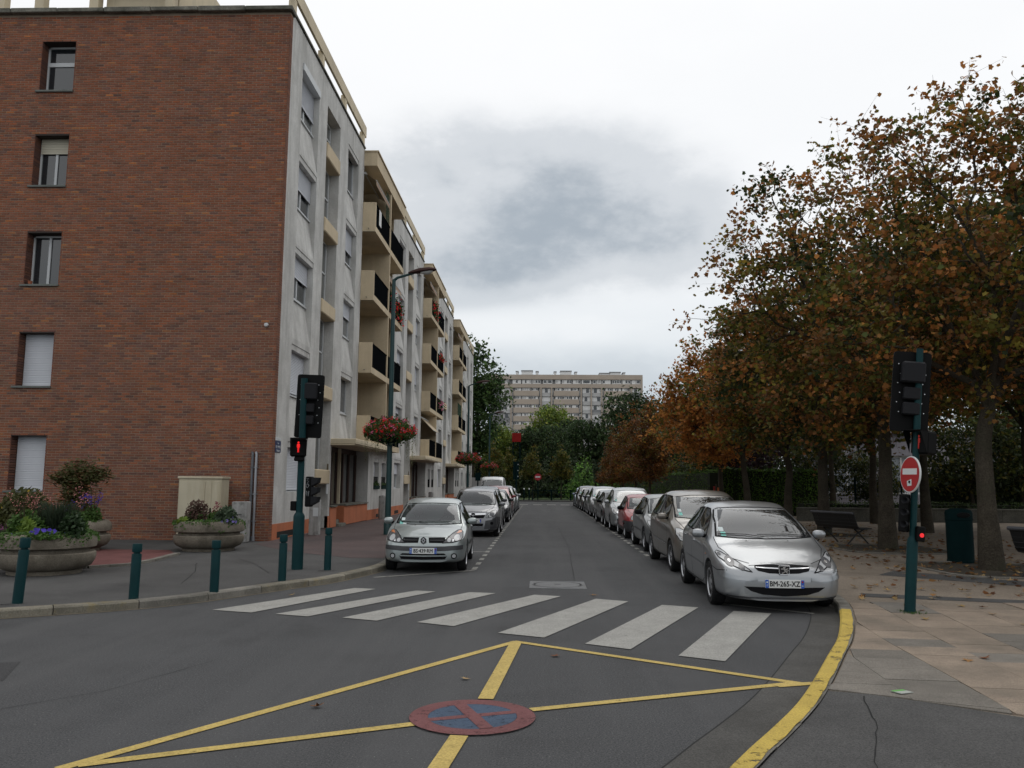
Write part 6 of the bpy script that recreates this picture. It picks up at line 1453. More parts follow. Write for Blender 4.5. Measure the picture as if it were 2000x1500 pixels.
# --- large grey-brown people carrier
def spec_mpv(paint_, rim='five', cut=True, plate=None):
    S = car_base(4.40, 1.81, (.95, 1.06), (1.85, 1.53), (2.5, 1.625), (3.8, 1.53), (4.22, 1.06), hood=(.18, .76), nose=.50, belt0=.96, roofw=.63, wcowl=.77, nose_w=.62, sharp=.12)
    S.update(paint=paint_, axles=(.87, 3.60), wr=.315, rim=rim, cut=cut, glass=M_GLASS,
        windscreen=[(-.74, 1.07), (-.35, 1.045), (0, 1.04), (.35, 1.045), (.74, 1.07), (.68, 1.34), (.63, 1.47), (.3, 1.505), (0, 1.51), (-.3, 1.505), (-.63, 1.47), (-.68, 1.34)],
        side_windows=[[(1.36, 1.03), (2.36, 1.06), (2.36, 1.50), (2.0, 1.48), (1.74, 1.36)], [(2.44, 1.065), (3.32, 1.09), (3.28, 1.49), (2.44, 1.505)], [(3.40, 1.10), (3.85, 1.14), (3.74, 1.38), (3.55, 1.47), (3.38, 1.485)]],
        rear_window=[(-.56, 1.14), (.56, 1.14), (.5, 1.44), (-.5, 1.44)], mirror=(1.40, 1.03), handles=[(2.26, .93), (3.20, .95)], cabin_z=1.0, seats=[(.37, 2.1), (-.37, 2.1), (.33, 3.1), (-.33, 3.1)], mirz=1.40,
        gaps_side=[[(1.26, 1.02), (1.20, .7), (1.24, .32), (1.5, .26), (2.36, .26), (2.40, .6), (2.39, 1.05)], [(2.43, .26), (3.1, .28), (3.25, .6), (3.36, .85), (3.36, 1.09)]], gaps_top=[[(.46, .2), (.66, .5), (.75, 1.0)]], gaps_front=[[(-.45, .735), (0, .75), (.45, .735)]],
        wipers=[(.6, 1.08, -.1, 1.09)], stickers=[(-.62, 1.20, M_STICK1), (-.615, 1.13, M_STICK2)],
        patches=[
            ('headlight', 'F', [(.45, .60), (.66, .60), (.80, .66), (.84, .76), (.82, .87), (.74, .87), (.58, .78), (.47, .70)], M_LAMP, .004, True, [('lamp_reflector', circ(.645, .695, .07, 14), M_LAMPD, .003), ('lamp_bulb', circ(.645, .695, .035, 10), M_CHROME, .005), ('lamp_reflector', circ(.76, .76, .045, 12), M_LAMPDK, .003)]),
            ('grille', 'F', [(-.40, .60), (0, .58), (.40, .60), (.42, .70), (0, .71), (-.42, .70)], M_BLACKPL, .004, False, [('grille_bar', [(-.38, .64), (0, .625), (.38, .64), (.38, .655), (0, .64), (-.38, .655)], M_CHROME, .006)]),
            ('air_intake', 'F', [(-.5, .27), (0, .25), (.5, .27), (.55, .38), (0, .37), (-.55, .38)], M_BLACKPL, .004, False, []),
            ('fog_lamp', 'F', circ(.70, .36, .055, 12), M_LAMP, .004, True, []),
            ('rubbing_strip', 'R', [(1.28, .52), (2.37, .55), (2.37, .575), (1.28, .545)], M_CHROME, .010, True, []),
            ('rubbing_strip', 'R', [(2.42, .55), (3.18, .57), (3.2, .595), (2.42, .575)], M_CHROME, .010, True, []),
        ], plate=plate)
    return S
# --- little red one-box car with round-topped lamps
def spec_bubble():
    S = car_base(3.43, 1.63, (.70, .93), (1.40, 1.33), (1.95, 1.42), (2.95, 1.34), (3.30, .95), hood=(.12, .76), nose=.52, belt0=.86, roofw=.58, wcowl=.69, nose_w=.68, sharp=.10)
    S.update(paint=paint('faded_red', (.30, .020, .026), .0, .4), axles=(.62, 2.97), wr=.275, rim='cap', cut=True, glass=M_GLASS, mirror_mat=M_BLACKPL, handle_mat=M_BLACKPL,
        windscreen=[(-.66, .945), (-.3, .92), (0, .915), (.3, .92), (.66, .945), (.60, 1.19), (.56, 1.28), (.3, 1.31), (0, 1.315), (-.3, 1.31), (-.56, 1.28), (-.60, 1.19)],
        side_windows=[[(1.08, .92), (2.10, .94), (2.08, 1.33), (1.62, 1.31), (1.38, 1.2)], [(2.18, .945), (2.85, .97), (2.98, 1.02), (2.85, 1.25), (2.7, 1.31), (2.16, 1.335)]],
        rear_window=[(-.5, 1.0), (.5, 1.0), (.45, 1.26), (-.45, 1.26)], mirror=(1.12, .92), handles=[(2.0, .82)], cabin_z=.86, seats=[(.34, 1.75), (-.34, 1.75), (.3, 2.4), (-.3, 2.4)], mirz=1.22, mirdy=.6,
        gaps_side=[[(1.0, .9), (.95, .6), (1.0, .33), (2.06, .28), (2.14, .6), (2.13, .93)]], gaps_top=[[(.45, .15), (.6, .4), (.66, .72)]], wipers=[(.5, .95, -.2, .965)],
        patches=[
            ('headlight', 'F', [(.40, .60), (.62, .60), (.625, .66), (.605, .705), (.56, .735), (.51, .74), (.46, .735), (.415, .705), (.395, .66)], M_LAMP, .008, True, [('lamp_reflector', circ(.51, .665, .06, 14), M_LAMPD, .004)]),
            ('turn_signal', 'F', [(.42, .575), (.60, .575), (.615, .60), (.405, .60)], M_AMBER, .008, True, []),
            ('bumper', 'F', [(-.80, .24), (0, .22), (.80, .24), (.815, .45), (.80, .575), (.4, .56), (0, .555), (-.4, .56), (-.80, .575), (-.815, .45)], M_GREYPL, .012, False, [('air_intake', [(-.4, .36), (.4, .36), (.38, .42), (-.38, .42)], M_BLACKPL, .004)]),
            ('hood_vent', 'T', circ(-.06, .50, .028, 10), M_BLACKPL, .006, False, []), ('hood_vent', 'T', circ(-.14, .50, .028, 10), M_BLACKPL, .006, False, []), ('hood_vent', 'T', circ(-.22, .50, .028, 10), M_BLACKPL, .006, False, []),
            ('side_skirt', 'R', [(.95, .24), (2.6, .24), (2.6, .36), (.95, .36)], M_GREYPL, .006, True, []),
        ])
    return S
# --- plain five-door hatchback used for cars further along
def spec_hatch(paint_, cut=False):
    S = car_base(4.0, 1.72, (.98, .96), (1.78, 1.39), (2.3, 1.48), (3.35, 1.40), (3.80, 1.0), hood=(.18, .70), nose=.50, belt0=.88, roofw=.58, wcowl=.73)
    S.update(paint=paint_, axles=(.83, 3.38), wr=.305, rim='multi', cut=cut, glass=M_GLASS, mirror_mat=M_BLACKPL if cut else paint_,
        windscreen=[(-.68, .97), (-.3, .95), (0, .945), (.3, .95), (.68, .97), (.62, 1.22), (.57, 1.33), (.3, 1.365), (0, 1.37), (-.3, 1.365), (-.57, 1.33), (-.62, 1.22)],
        side_windows=[[(1.36, .95), (2.20, .98), (2.20, 1.37), (1.95, 1.35), (1.72, 1.24)], [(2.28, .985), (3.05, 1.02), (3.25, 1.07), (3.1, 1.26), (2.85, 1.35), (2.28, 1.375)]],
        rear_window=[(-.5, 1.05), (.5, 1.05), (.45, 1.32), (-.45, 1.32)], mirror=(1.38, .95), handles=[(2.1, .85), (2.95, .88)], cabin_z=.88, seats=[(.35, 2.0), (-.35, 2.0), (.3, 2.85), (-.3, 2.85)], mirz=1.27,
        gaps_side=[[(1.26, .94), (1.2, .7), (1.22, .33), (1.5, .26), (2.2, .26), (2.24, .6), (2.23, .97)], [(2.27, .26), (2.85, .28), (3.0, .6), (3.12, 1.0)]], gaps_top=[[(.44, .2), (.62, .5), (.71, 1.0)]], gaps_front=[[(-.45, .675), (0, .69), (.45, .675)]],
        patches=[
            ('headlight', 'F', [(.42, .56), (.60, .58), (.74, .65), (.775, .74), (.75, .80), (.66, .78), (.52, .68)], M_LAMP, .004, True, [('lamp_reflector', circ(.64, .675, .055, 12), M_LAMPD, .003)]),
            ('grille', 'F', [(-.36, .55), (0, .53), (.36, .55), (.38, .64), (0, .655), (-.38, .64)], M_BLACKPL, .004, False, []),
            ('air_intake', 'F', [(-.48, .26), (0, .24), (.48, .26), (.5, .37), (0, .36), (-.5, .37)], M_BLACKPL, .004, False, []),
            ('rubbing_strip', 'R', [(1.28, .50), (2.9, .53), (2.9, .56), (1.28, .535)], M_GREYPL, .008, True, []),
        ], plate=None)
    return S
# --- white delivery van
def spec_van():
    S = car_base(5.0, 1.95, (.70, 1.22), (1.35, 1.95), (2.0, 2.12), (4.6, 2.12), (4.90, 1.95), hood=(.16, .98), nose=.55, belt0=1.1, roofw=.84, wcowl=.86, nose_w=.75, sharp=.10, tailz=.8)
    S.update(paint=paint('van_white', (.62, .63, .64), 0, .35), axles=(.85, 4.0), wr=.33, rim='cap', cut=False,
        windscreen=[(-.80, 1.24), (0, 1.22), (.80, 1.24), (.78, 1.6), (.74, 1.82), (0, 1.86), (-.74, 1.82), (-.78, 1.6)], side_windows=[[(.95, 1.18), (1.85, 1.22), (1.85, 1.78), (1.5, 1.78), (1.25, 1.6)]], mirror=(1.0, 1.2), handles=[(1.75, 1.05)],
        gaps_side=[[(.9, 1.1), (.95, .4), (1.9, .35), (1.92, 1.8)]],
        patches=[('headlight', 'F', [(.58, .74), (.82, .74), (.86, .98), (.80, 1.02), (.62, .9)], M_LAMP, .004, True, []), ('grille', 'F', [(-.45, .72), (.45, .72), (.5, .86), (-.5, .86)], M_BLACKPL, .004, False, []), ('bumper', 'F', [(-.9, .32), (.9, .32), (.93, .66), (-.93, .66)], M_GREYPL, .01, False, [])])
    return S
# ------------------------------------------------------------------ the two rows of parked cars
CAR = {'hatch': make_car(spec_silver_hatch()), 'small': make_car(spec_small_hatch()), 'mini': make_car(spec_mini_mpv()), 'mpv': make_car(spec_mpv(paint('taupe', (.17, .155, .135), .5, .3))), 'bubble': make_car(spec_bubble()), 'plain': make_car(spec_hatch(paint('graphite', (.16, .17, .175), .5, .3), True)), 'van': make_car(spec_van())}
CAR['far_mpv'] = make_car(spec_mpv(paint('light_silver', (.33, .35, .36), .6, .32), 'cap', False)); CAR['far'] = make_car(spec_hatch(paint('black', (.012, .013, .016), .2, .25), False))
PN = {'navy': paint('navy', (.018, .022, .045), .3, .28), 'black': paint('black', (.012, .013, .016), .2, .25), 'red': paint('red', (.20, .010, .014), .2, .3), 'silver': paint('light_silver', (.33, .35, .36), .6, .32), 'white': paint('white', (.36, .37, .38), .3, .3), 'grey': paint('graphite', (.16, .17, .175), .5, .3), 'dgrey': paint('dark_grey', (.05, .052, .058), .5, .28), 'blue': paint('pale_blue', (.22, .28, .36), .45, .3)}
G1, G2 = 'cars parked along the left kerb', 'cars parked along the right kerb'
place_car(CAR['hatch'], 'parked_car', 'nearest silver hatchback on the right, trees reflected in its windscreen, plate BM-265-XZ', 3.17, 11.08, -1.2, group=G2)
place_car(CAR['mpv'], 'parked_car', 'grey brown people carrier parked right behind the nearest silver hatchback', 3.36, 15.5, .6, group=G2)
place_car(CAR['plain'], 'parked_car', 'grey hatchback with dark mirrors between the grey brown people carrier and the red car', 3.40, 20.35, .3, group=G2)
place_car(CAR['bubble'], 'parked_car', 'small faded red car with round-topped lamps in the right row', 3.36, 25.5, 0, group=G2)
R_ROW = [(29.5, 'far_mpv', None, 'silver people carrier just behind the small red car'), (34.2, 'plain', 'dgrey', 'dark grey hatchback behind the silver people carrier'), (38.3, 'far', 'white', 'pale hatchback with dark mirrors in the middle of the right row'), (42.6, 'far_mpv', None, 'tall silver people carrier beyond the pale hatchback'), (47.3, 'far', 'navy', 'navy blue hatchback in the far half of the right row'), (51.6, 'far', 'black', 'black car in the far half of the right row, behind the navy one'), (56.2, 'far_mpv', 'dgrey', 'dark people carrier second from the end of the right row'), (61.3, 'far', 'blue', 'bluish car at the far end of the right row')]
for y, k, pm, lab in R_ROW: place_car(CAR[k], 'parked_car', lab, 3.38 + rng.normal(0, .04), y, rng.normal(0, .6), PN[pm] if pm else None, group=G2)
place_car(CAR['small'], 'parked_car', 'pale silver small hatchback nearest on the left, plate BS 439 RM', -2.13, 15.32, 2.0, group=G1)
place_car(CAR['mini'], 'parked_car', 'tall grey minicar with chrome nose bar behind the pale silver hatchback', -2.06, 25.75, .4, group=G1)
L_ROW = [(30.2, 'far_mpv', 'dgrey', 'dark grey people carrier right behind the tall grey minicar'), (35.4, 'far', 'black', 'black hatchback in front of the red car in the left row'), (40.4, 'far_mpv', 'red', 'dark red car in the left row'), (46.2, 'far_mpv', 'grey', 'grey people carrier behind the dark red car'), (51.5, 'far', 'silver', 'silver hatchback at the far end of the left row')]
for y, k, pm, lab in L_ROW: place_car(CAR[k], 'parked_car', lab, -2.18 + rng.normal(0, .04), y, rng.normal(0, .6), PN[pm], group=G1)
place_car(CAR['van'], 'delivery_van', 'white delivery van at the far end of the left kerb', -3.9, 66.5, 0, cat='van', group=None, sc_=1.05)
place_car(CAR['far'], 'parked_car', 'light silver car parked before the pale wall beyond the apartment building', -8.6, 74.5, 80, PN['silver'], group=None, sc_=.955)
# ------------------------------------------------------------------ trees, hedges, leaves
M_BARK = mat('bark', (.055, .047, .036), rough=.95, spec=.1, var=.3, vscale=3, fine=.35, fscale=35, bump=.8, bscale=25, bdist=.03, stain=((.03, .034, .02), .6, 1.5, .5, .68))
M_LEAF = mat('leaf_mixed', (1, 1, 1), rough=.55, spec=.25, use_col=True, sub=.42)
M_LEAFF = mat('leaf_far', (1.8, 1.8, 1.6), rough=.7, spec=.15, use_col=True, sub=.2)
def leaf_mesh(name, C, N, S, colr, shape, material, r_, droop=.3):
    """one polygon per leaf at centres C, tilted about normals N, half-size S, colours colr"""
    n = len(C)
    if shape == 'maple':                                 # five lobes
        ang = np.array([-90, -38, 12, 50, 90, 130, 168, 218]) * PI / 180; rad = np.array([.45, .82, .50, .98, 1.15, .98, .50, .82])
        ang = np.array([-90, -30, 5, 38, 62, 90, 118, 142, 175, 210]) * PI / 180; rad = np.array([.55, .92, .72, 1.05, .74, 1.2, .74, 1.05, .72, .92])
    elif shape == 'oval': ang = np.array([-90, -20, 40, 90, 140, 200]) * PI / 180; rad = np.array([1., .6, .6, 1.1, .6, .6])
    else: ang = np.array([-90, 0, 90, 180]) * PI / 180; rad = np.array([1., .7, 1., .7])
    k = len(ang); N = N / np.linalg.norm(N, axis=1)[:, None]
    a = r_.normal(size=(n, 3)); U = np.cross(N, a); U /= np.linalg.norm(U, axis=1)[:, None]; V = np.cross(N, U)
    x = np.cos(ang) * rad; y = np.sin(ang) * rad
    P = C[:, None, :] + S[:, None, None] * (x[None, :, None] * U[:, None, :] + y[None, :, None] * V[:, None, :] - droop * (np.abs(x) ** 1.5)[None, :, None] * N[:, None, :])
    me = bpy.data.meshes.new(name); me.vertices.add(n * k); me.vertices.foreach_set('co', P.reshape(-1).astype(np.float32)); me.loops.add(n * k); me.loops.foreach_set('vertex_index', np.arange(n * k, dtype=np.int32))
    me.polygons.add(n); me.polygons.foreach_set('loop_start', np.arange(0, n * k, k, dtype=np.int32)); me.polygons.foreach_set('loop_total', np.full(n, k, dtype=np.int32))
    me.update(calc_edges=True); ca = me.color_attributes.new('Col', 'FLOAT_COLOR', 'POINT'); ca.data.foreach_set('color', np.repeat(np.concatenate([colr, np.ones((n, 1))], 1), k, 0).reshape(-1).astype(np.float32))
    me.materials.append(material); return me
def grow(base, top, targets, r_, tip=.012, wob=.12, power=.46):
    """limbs that split towards groups of target points; returns branch polylines with radii"""
    out = []
    def km(P, k):
        c = P[r_.choice(len(P), k, replace=False)]
        for _ in range(6):
            lab = np.argmin(((P[:, None] - c[None]) ** 2).sum(2), 1)
            for j in range(k):
                if (lab == j).any(): c[j] = P[lab == j].mean(0)
        return lab
    def rec(p, d, P, depth):
        n = len(P)
        if n == 1: ends = [P]
        elif n <= 3: ends = [P[i:i + 1] for i in range(n)]
        else:
            k = min(n, 5 if depth == 0 else 3 if n > 12 else 2); lab = km(P, k); ends = [P[lab == j] for j in range(k) if (lab == j).any()]
        for Q in ends:
            c = Q.mean(0); v = c - p; L_ = np.linalg.norm(v)
            if L_ < .05: continue
            f = 1.0 if len(Q) == 1 else (.5 if depth else .45); e = p + v * f; mid = p + (e - p) * .5 + d * L_ * f * .16 + r_.normal(0, wob * L_ * f * .5, 3)
            ra = tip * n ** power if False else tip * max(len(Q), 1) ** power; rb = ra * (.78 if len(Q) > 1 else .45)
            out.append(([p, mid, e], [ra, (ra + rb) / 2, rb])); dn = (e - mid) / max(1e-6, np.linalg.norm(e - mid))
            if len(Q) > 1: rec(e, dn, Q, depth + 1)
    rec(np.array(top, float), (np.array(top, float) - np.array(base, float)) / np.linalg.norm(np.array(top, float) - np.array(base, float)), targets, 0)
    return out
def lobes_points(lobes, n, r_, shell=.35):
    w = np.array([l[3] * l[4] * l[5] for l in lobes]); w = w / w.sum(); P = []
    for l, m in zip(lobes, np.round(w * n).astype(int)):
        d = r_.normal(size=(m, 3)); d /= np.linalg.norm(d, axis=1)[:, None]; q = r_.uniform(shell, 1, m) ** .6; P.append(np.array(l[:3]) + d * q[:, None] * np.array(l[3:6]))
    return np.concatenate(P)
def palette(cl, n, mix, r_):
    """per-twig mix of colours with per-leaf scatter"""
    cols = np.array([m[0] for m in mix]); w = np.array([m[1] for m in mix], float); w /= w.sum(); tw = r_.choice(len(mix), cl.max() + 1, p=w); idx = tw[cl]; sw = r_.random(n) < .30; idx = np.where(sw, r_.choice(len(mix), n, p=w), idx)
    return cols[idx] * r_.uniform(.62, 1.35, (n, 1)) * r_.uniform(.9, 1.1, (n, 3))
def make_tree(seed, trunk, lobes, ntw, nleaf, size, shape, mix, sig=.32, flat=.6, spray=0, tip=.011, trunk_r=.2, material=None, bias=None, limbs=True, wob=.12, shell=.35):
    """trunk: list of 3D points in tree space; returns (wood mesh, crown mesh)"""
    r_ = np.random.default_rng(seed); T = lobes_points(lobes, ntw, r_, shell); br = grow(trunk[-2], trunk[-1], T, r_, tip, wob) if limbs else []
    g = MB(); rr = [trunk_r * (1.35 if i == 0 else 1.0 - .30 * i / (len(trunk) - 1)) for i in range(len(trunk))]; tp = smooth_path(trunk, 4); rs = list(np.interp(np.linspace(0, 1, len(tp)), np.linspace(0, 1, len(rr)), rr)); g.tube(tp, rs, 14)
    for pts, rad in br:
        big = rad[0] > .03; g.tube(pts, [min(q, trunk_r * .7) for q in rad], 7 if big else 4, cap=False)
    wood = g.mesh('trunk', M_BARK, smooth=True)
    if spray:
        m_ = len(T); ctr = T.mean(0); od = T - ctr; od /= np.linalg.norm(od, axis=1)[:, None] + 1e-6; ns = 4
        D = r_.normal(size=(m_, ns, 3)) * np.array([1, 1, .45]) + od[:, None, :] * .9 + np.array([0, 0, .05]); D /= np.linalg.norm(D, axis=2)[:, :, None]; Ls = spray * r_.uniform(.55, 1.3, (m_, ns))
        tip_ = T[:, None, :] + D * Ls[:, :, None]; tip_[:, :, 2] -= .12 * Ls
        vs, fs = [], []
        A_ = np.repeat(T, ns, 0); B_ = tip_.reshape(-1, 3); o_ = np.array([[1, 0, 0], [-.5, .87, 0], [-.5, -.87, .3]]) * tip * .55
        V_ = np.concatenate([A_[:, None] + o_, B_[:, None] + o_ * .35], 1).reshape(-1, 3); g2 = []
        for i in range(len(A_)):
            k6 = i * 6; g2 += [(k6, k6 + 1, k6 + 4, k6 + 3), (k6 + 1, k6 + 2, k6 + 5, k6 + 4), (k6 + 2, k6, k6 + 3, k6 + 5)]
        tw = MB(); tw.v = [tuple(q) for q in V_.tolist()]; tw.f = g2; tw.m = [0] * len(g2); tw.c = [None] * len(g2)
        bm = bmesh.new(); bm.from_mesh(wood); m2 = tw.mesh('twigs', M_BARK, fix=False); bm.from_mesh(m2); bm.to_mesh(wood); bm.free(); bpy.data.meshes.remove(m2)
        k = r_.integers(0, m_, nleaf); j = r_.integers(0, ns, nleaf); t_ = r_.uniform(.05, 1.1, nleaf)[:, None]; C = T[k] + (tip_[k, j] - T[k]) * t_ + r_.normal(0, sig, (nleaf, 3)) * np.array([1, 1, flat]); C[:, 2] -= .03
    else:
        k = r_.integers(0, len(T), nleaf); C = T[k] + r_.normal(0, sig, (nleaf, 3)) * np.array([1, 1, flat])
    N = r_.normal(size=(nleaf, 3)) * .8 + np.array([0, 0, .75]); S = size * r_.uniform(.6, 1.25, nleaf)
    crown = leaf_mesh('crown', C, N, S, palette(k, nleaf, mix, r_), shape, material or M_LEAF, r_)
    return wood, crown
def plant_tree(meshes, name, label, x, y, rz=0, s=1.0, group=None, cat='tree', z=PZ, sz=None):
    t = tag(empty(name, (x, y, z), R(rz)), label, cat, group); t.scale = (s, s, sz or s); link('trunk', meshes[0], t); link('crown', meshes[1], t); return t
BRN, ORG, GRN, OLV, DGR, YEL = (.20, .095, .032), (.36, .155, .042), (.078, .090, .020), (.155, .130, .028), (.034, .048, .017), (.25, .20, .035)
MAP = [(BRN, 32), (OLV, 25), (GRN, 20), (ORG, 19), (DGR, 9), (YEL, 5)]
MAPG = [(BRN, 22), (OLV, 30), (GRN, 34), (ORG, 6), (DGR, 24), (YEL, 5)]
ORA = [((.46, .19, .045), 44), ((.30, .125, .035), 26), (OLV, 12), ((.50, .23, .06), 18), (GRN, 4)]
GM = 'maples on the right pavement'
# lobes: centre x,y,z relative to the trunk foot, then radii
t1 = make_tree(11, [(0, 0, -.1), (-.03, 0, 1.2), (-.01, .03, 2.4), (.12, 0, 3.1)], [(.9, .0, 6.0, 2.8, 3.0, 2.3), (-1.0, -.4, 8.0, 1.3, 1.5, .9), (-.25, .3, 9.8, .65, .9, .5), (1.0, .2, 9.3, .9, 1.2, .8), (1.9, -.6, 8.2, 1.8, 2.0, 1.3), (-1.5, .4, 5.0, 1.5, 2.2, 1.6), (-2.0, .2, 8.7, .55, .6, .3), (-2.1, .1, 6.8, .8, .9, .5), (1.5, 0, 4.2, 2.2, 2.4, 1.0), (-.8, .8, 3.7, 1.8, 1.8, .5)], 560, 24500, .057, 'maple', MAP, sig=.09, flat=.8, spray=.62, trunk_r=.185, shell=.3, tip=.010)
plant_tree(t1, 'maple_tree', 'nearest maple with the thick grey trunk beside the litter bin, crown highest in the picture', 8.62, 16.4, group=GM)
t2 = make_tree(12, [(0, 0, -.1), (.0, 0, 1.3), (.04, .02, 2.6), (.0, .0, 3.3)], [(-.8, 0, 6.5, 3.0, 3.2, 2.6), (-2.4, -.2, 9.0, .95, 1.2, .8), (-.5, .1, 9.8, 1.0, 1.2, .7), (.9, 0, 9.3, 1.0, 1.3, .8), (-3.5, 0, 8.0, .75, 1.0, .5), (-3.9, -.1, 7.0, .7, .8, .35), (-4.1, -.3, 5.9, .8, .9, .35), (1.6, .2, 6.5, 2.0, 2.5, 2.0), (-3.9, -.4, 4.6, .8, .8, .3), (-.6, 0, 3.9, 3.0, 2.8, .8), (-2.5, -.2, 10.1, .22, .3, .3)], 640, 27000, .060, 'maple', MAP, sig=.10, flat=.8, spray=.72, trunk_r=.19, shell=.3, tip=.010)
plant_tree(t2, 'maple_tree', 'tall brown and green maple standing right of the park bench, left limbs over the road', 8.72, 21.4, group=GM)
t3 = make_tree(13, [(0, 0, -.1), (.0, 0, 1.3), (.03, .02, 2.5), (.02, .0, 3.2)], [(-.2, 0, 6.0, 3.0, 3.3, 2.4), (-2.2, 0, 6.4, 1.5, 1.7, 1.0), (.5, 0, 8.6, 1.6, 1.8, 1.1), (-2.9, -.2, 4.9, 1.2, 1.3, .7), (1.8, 0, 5.8, 2.0, 2.0, 2.0), (0, 0, 3.5, 2.8, 2.6, .7)], 560, 19500, .068, 'maple', MAPG, sig=.11, flat=.8, spray=.72, trunk_r=.18, shell=.3)
plant_tree(t3, 'maple_tree', 'maple with a slim dark trunk touching the left end of the park bench', 9.1, 27.2, group=GM)
t4 = make_tree(14, [(0, 0, -.1), (.0, 0, 1.2), (.1, .02, 2.1), (-.05, .0, 2.75)], [(-.6, 0, 5.2, 2.0, 2.2, 1.9), (-.2, 0, 6.9, 1.2, 1.3, .9), (1.3, 0, 5.0, 1.5, 1.8, 1.5), (-1.7, -.2, 4.0, 1.2, 1.3, .8)], 380, 15000, .066, 'maple', [(OLV, 30), (BRN, 30), (YEL, 14), (ORG, 24), (GRN, 8)], sig=.10, flat=.8, spray=.6, trunk_r=.15)
plant_tree(t4, 'maple_tree', 'maple with forked trunk and olive orange crown before the dark hedge', 9.15, 31.2, group=GM)
t5 = make_tree(15, [(0, 0, -.1), (.0, 0, 1.2), (-.1, .02, 2.2), (-.15, .0, 2.9)], [(-1.2, 0, 5.4, 2.3, 2.6, 2.1), (-1.2, 0, 7.3, 1.5, 1.6, 1.0), (-2.7, 0, 4.3, 1.4, 1.8, 1.2), (.6, 0, 5.5, 2.0, 2.2, 2.0), (-3.0, 0, 5.7, .8, 1., .7)], 460, 18000, .072, 'maple', ORA, sig=.11, flat=.8, spray=.62, trunk_r=.16)
plant_tree(t5, 'maple_tree', 'bright orange maple leaning towards the road above the row of cars', 9.2, 37.5, group=GM)
plant_tree(t5, 'maple_tree', 'second orange maple, half hidden behind the bright orange one', 9.3, 43.2, 70, .88, group=GM)
# darker trees further back under the canopy
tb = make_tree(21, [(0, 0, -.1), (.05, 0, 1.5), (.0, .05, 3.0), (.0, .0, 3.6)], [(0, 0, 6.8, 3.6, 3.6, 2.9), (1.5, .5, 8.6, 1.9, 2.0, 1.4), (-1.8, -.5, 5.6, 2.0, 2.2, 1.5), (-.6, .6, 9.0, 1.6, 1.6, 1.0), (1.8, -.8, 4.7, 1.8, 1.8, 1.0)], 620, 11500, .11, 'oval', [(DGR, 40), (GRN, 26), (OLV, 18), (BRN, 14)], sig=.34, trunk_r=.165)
tl_ = make_tree(22, [(0, 0, -.1), (.05, 0, .8), (.0, .05, 1.4), (.0, .0, 1.8)], [(0, 0, 3.4, 2.4, 2.2, 2.0), (1.2, .3, 5.0, 1.5, 1.5, 1.2), (-1.3, -.3, 2.6, 1.6, 1.6, 1.2), (1.0, -.4, 2.0, 1.6, 1.6, .9)], 260, 7000, .11, 'oval', [(DGR, 50), (GRN, 30), (OLV, 10)], sig=.34, trunk_r=.10)
for x, y, rz, s, lab in ((21.8, 43.0, 0, 1.0, 'low dark tree before the school wall, right of the leaning pole'), (25.2, 44.5, 90, 1.1, 'low dark tree before the school wall, second from the leaning pole'), (29.0, 43.5, 200, 1.1, 'low dark tree before the school wall near the right edge'), (19.2, 48.8, 140, .62, 'small shrubby tree right against the school wall'), (16.0, 49.5, 20, .8, 'low dark tree between the hedge and the school wall'), (11.4, 53, 60, 1.0, 'low dark tree behind the corner of the hedge'), (12.6, 61, 10, 1.1, 'low dark tree behind the long hedge, second from its corner'), (11.6, 70, 200, 1.1, 'low dark tree behind the long hedge, third from its corner'), (11.2, 80, 300, 1.2, 'low dark tree behind the far end of the long hedge'), (15.5, 66, 100, 1.3, 'low dark tree deep behind the long hedge')): plant_tree(tl_, 'low_tree', lab, x, y, rz, s, 'low trees before the school')
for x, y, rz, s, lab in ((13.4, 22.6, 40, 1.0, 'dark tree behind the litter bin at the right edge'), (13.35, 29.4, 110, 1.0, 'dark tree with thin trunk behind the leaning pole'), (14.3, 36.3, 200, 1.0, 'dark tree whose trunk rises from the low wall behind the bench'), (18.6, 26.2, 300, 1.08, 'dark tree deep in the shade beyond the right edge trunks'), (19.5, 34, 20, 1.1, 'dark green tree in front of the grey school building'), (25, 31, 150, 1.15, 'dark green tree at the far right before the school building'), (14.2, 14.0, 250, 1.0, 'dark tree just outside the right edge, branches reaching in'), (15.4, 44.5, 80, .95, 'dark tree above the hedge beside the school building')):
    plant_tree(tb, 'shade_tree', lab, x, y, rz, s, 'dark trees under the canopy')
# conical hornbeams along the right kerb and young trees at the end of the street
hb = make_tree(31, [(0, 0, -.1), (0, 0, .8), (.02, 0, 1.7), (0, 0, 2.2)], [(0, 0, 2.5, 1.25, 1.25, .8), (0, 0, 3.5, .98, .98, .9), (0, 0, 4.8, .62, .62, 1.0), (0, 0, 6.2, .26, .26, 1.0)], 330, 7500, .068, 'oval', [((.15, .062, .018), 40), ((.10, .048, .017), 34), (OLV, 16), ((.22, .085, .02), 14)], sig=.17, tip=.007, trunk_r=.08, shell=.2)
for x, y, rz, s, sz, lab in ((6.0, 46.0, 0, 1.0, 1.02, 'russet conical tree nearest to the orange maples'), (6.0, 52.5, 120, 1.0, 1.0, 'russet conical tree in the middle of its row'), (5.9, 59.5, 220, 1.0, .96, 'russet conical tree third from the orange maples'), (5.7, 66.5, 300, .95, .9, 'russet conical tree farthest down the right pavement')):
    plant_tree(hb, 'hornbeam_tree', lab, x, y, rz, s, 'conical russet trees along the right kerb', sz=sz)
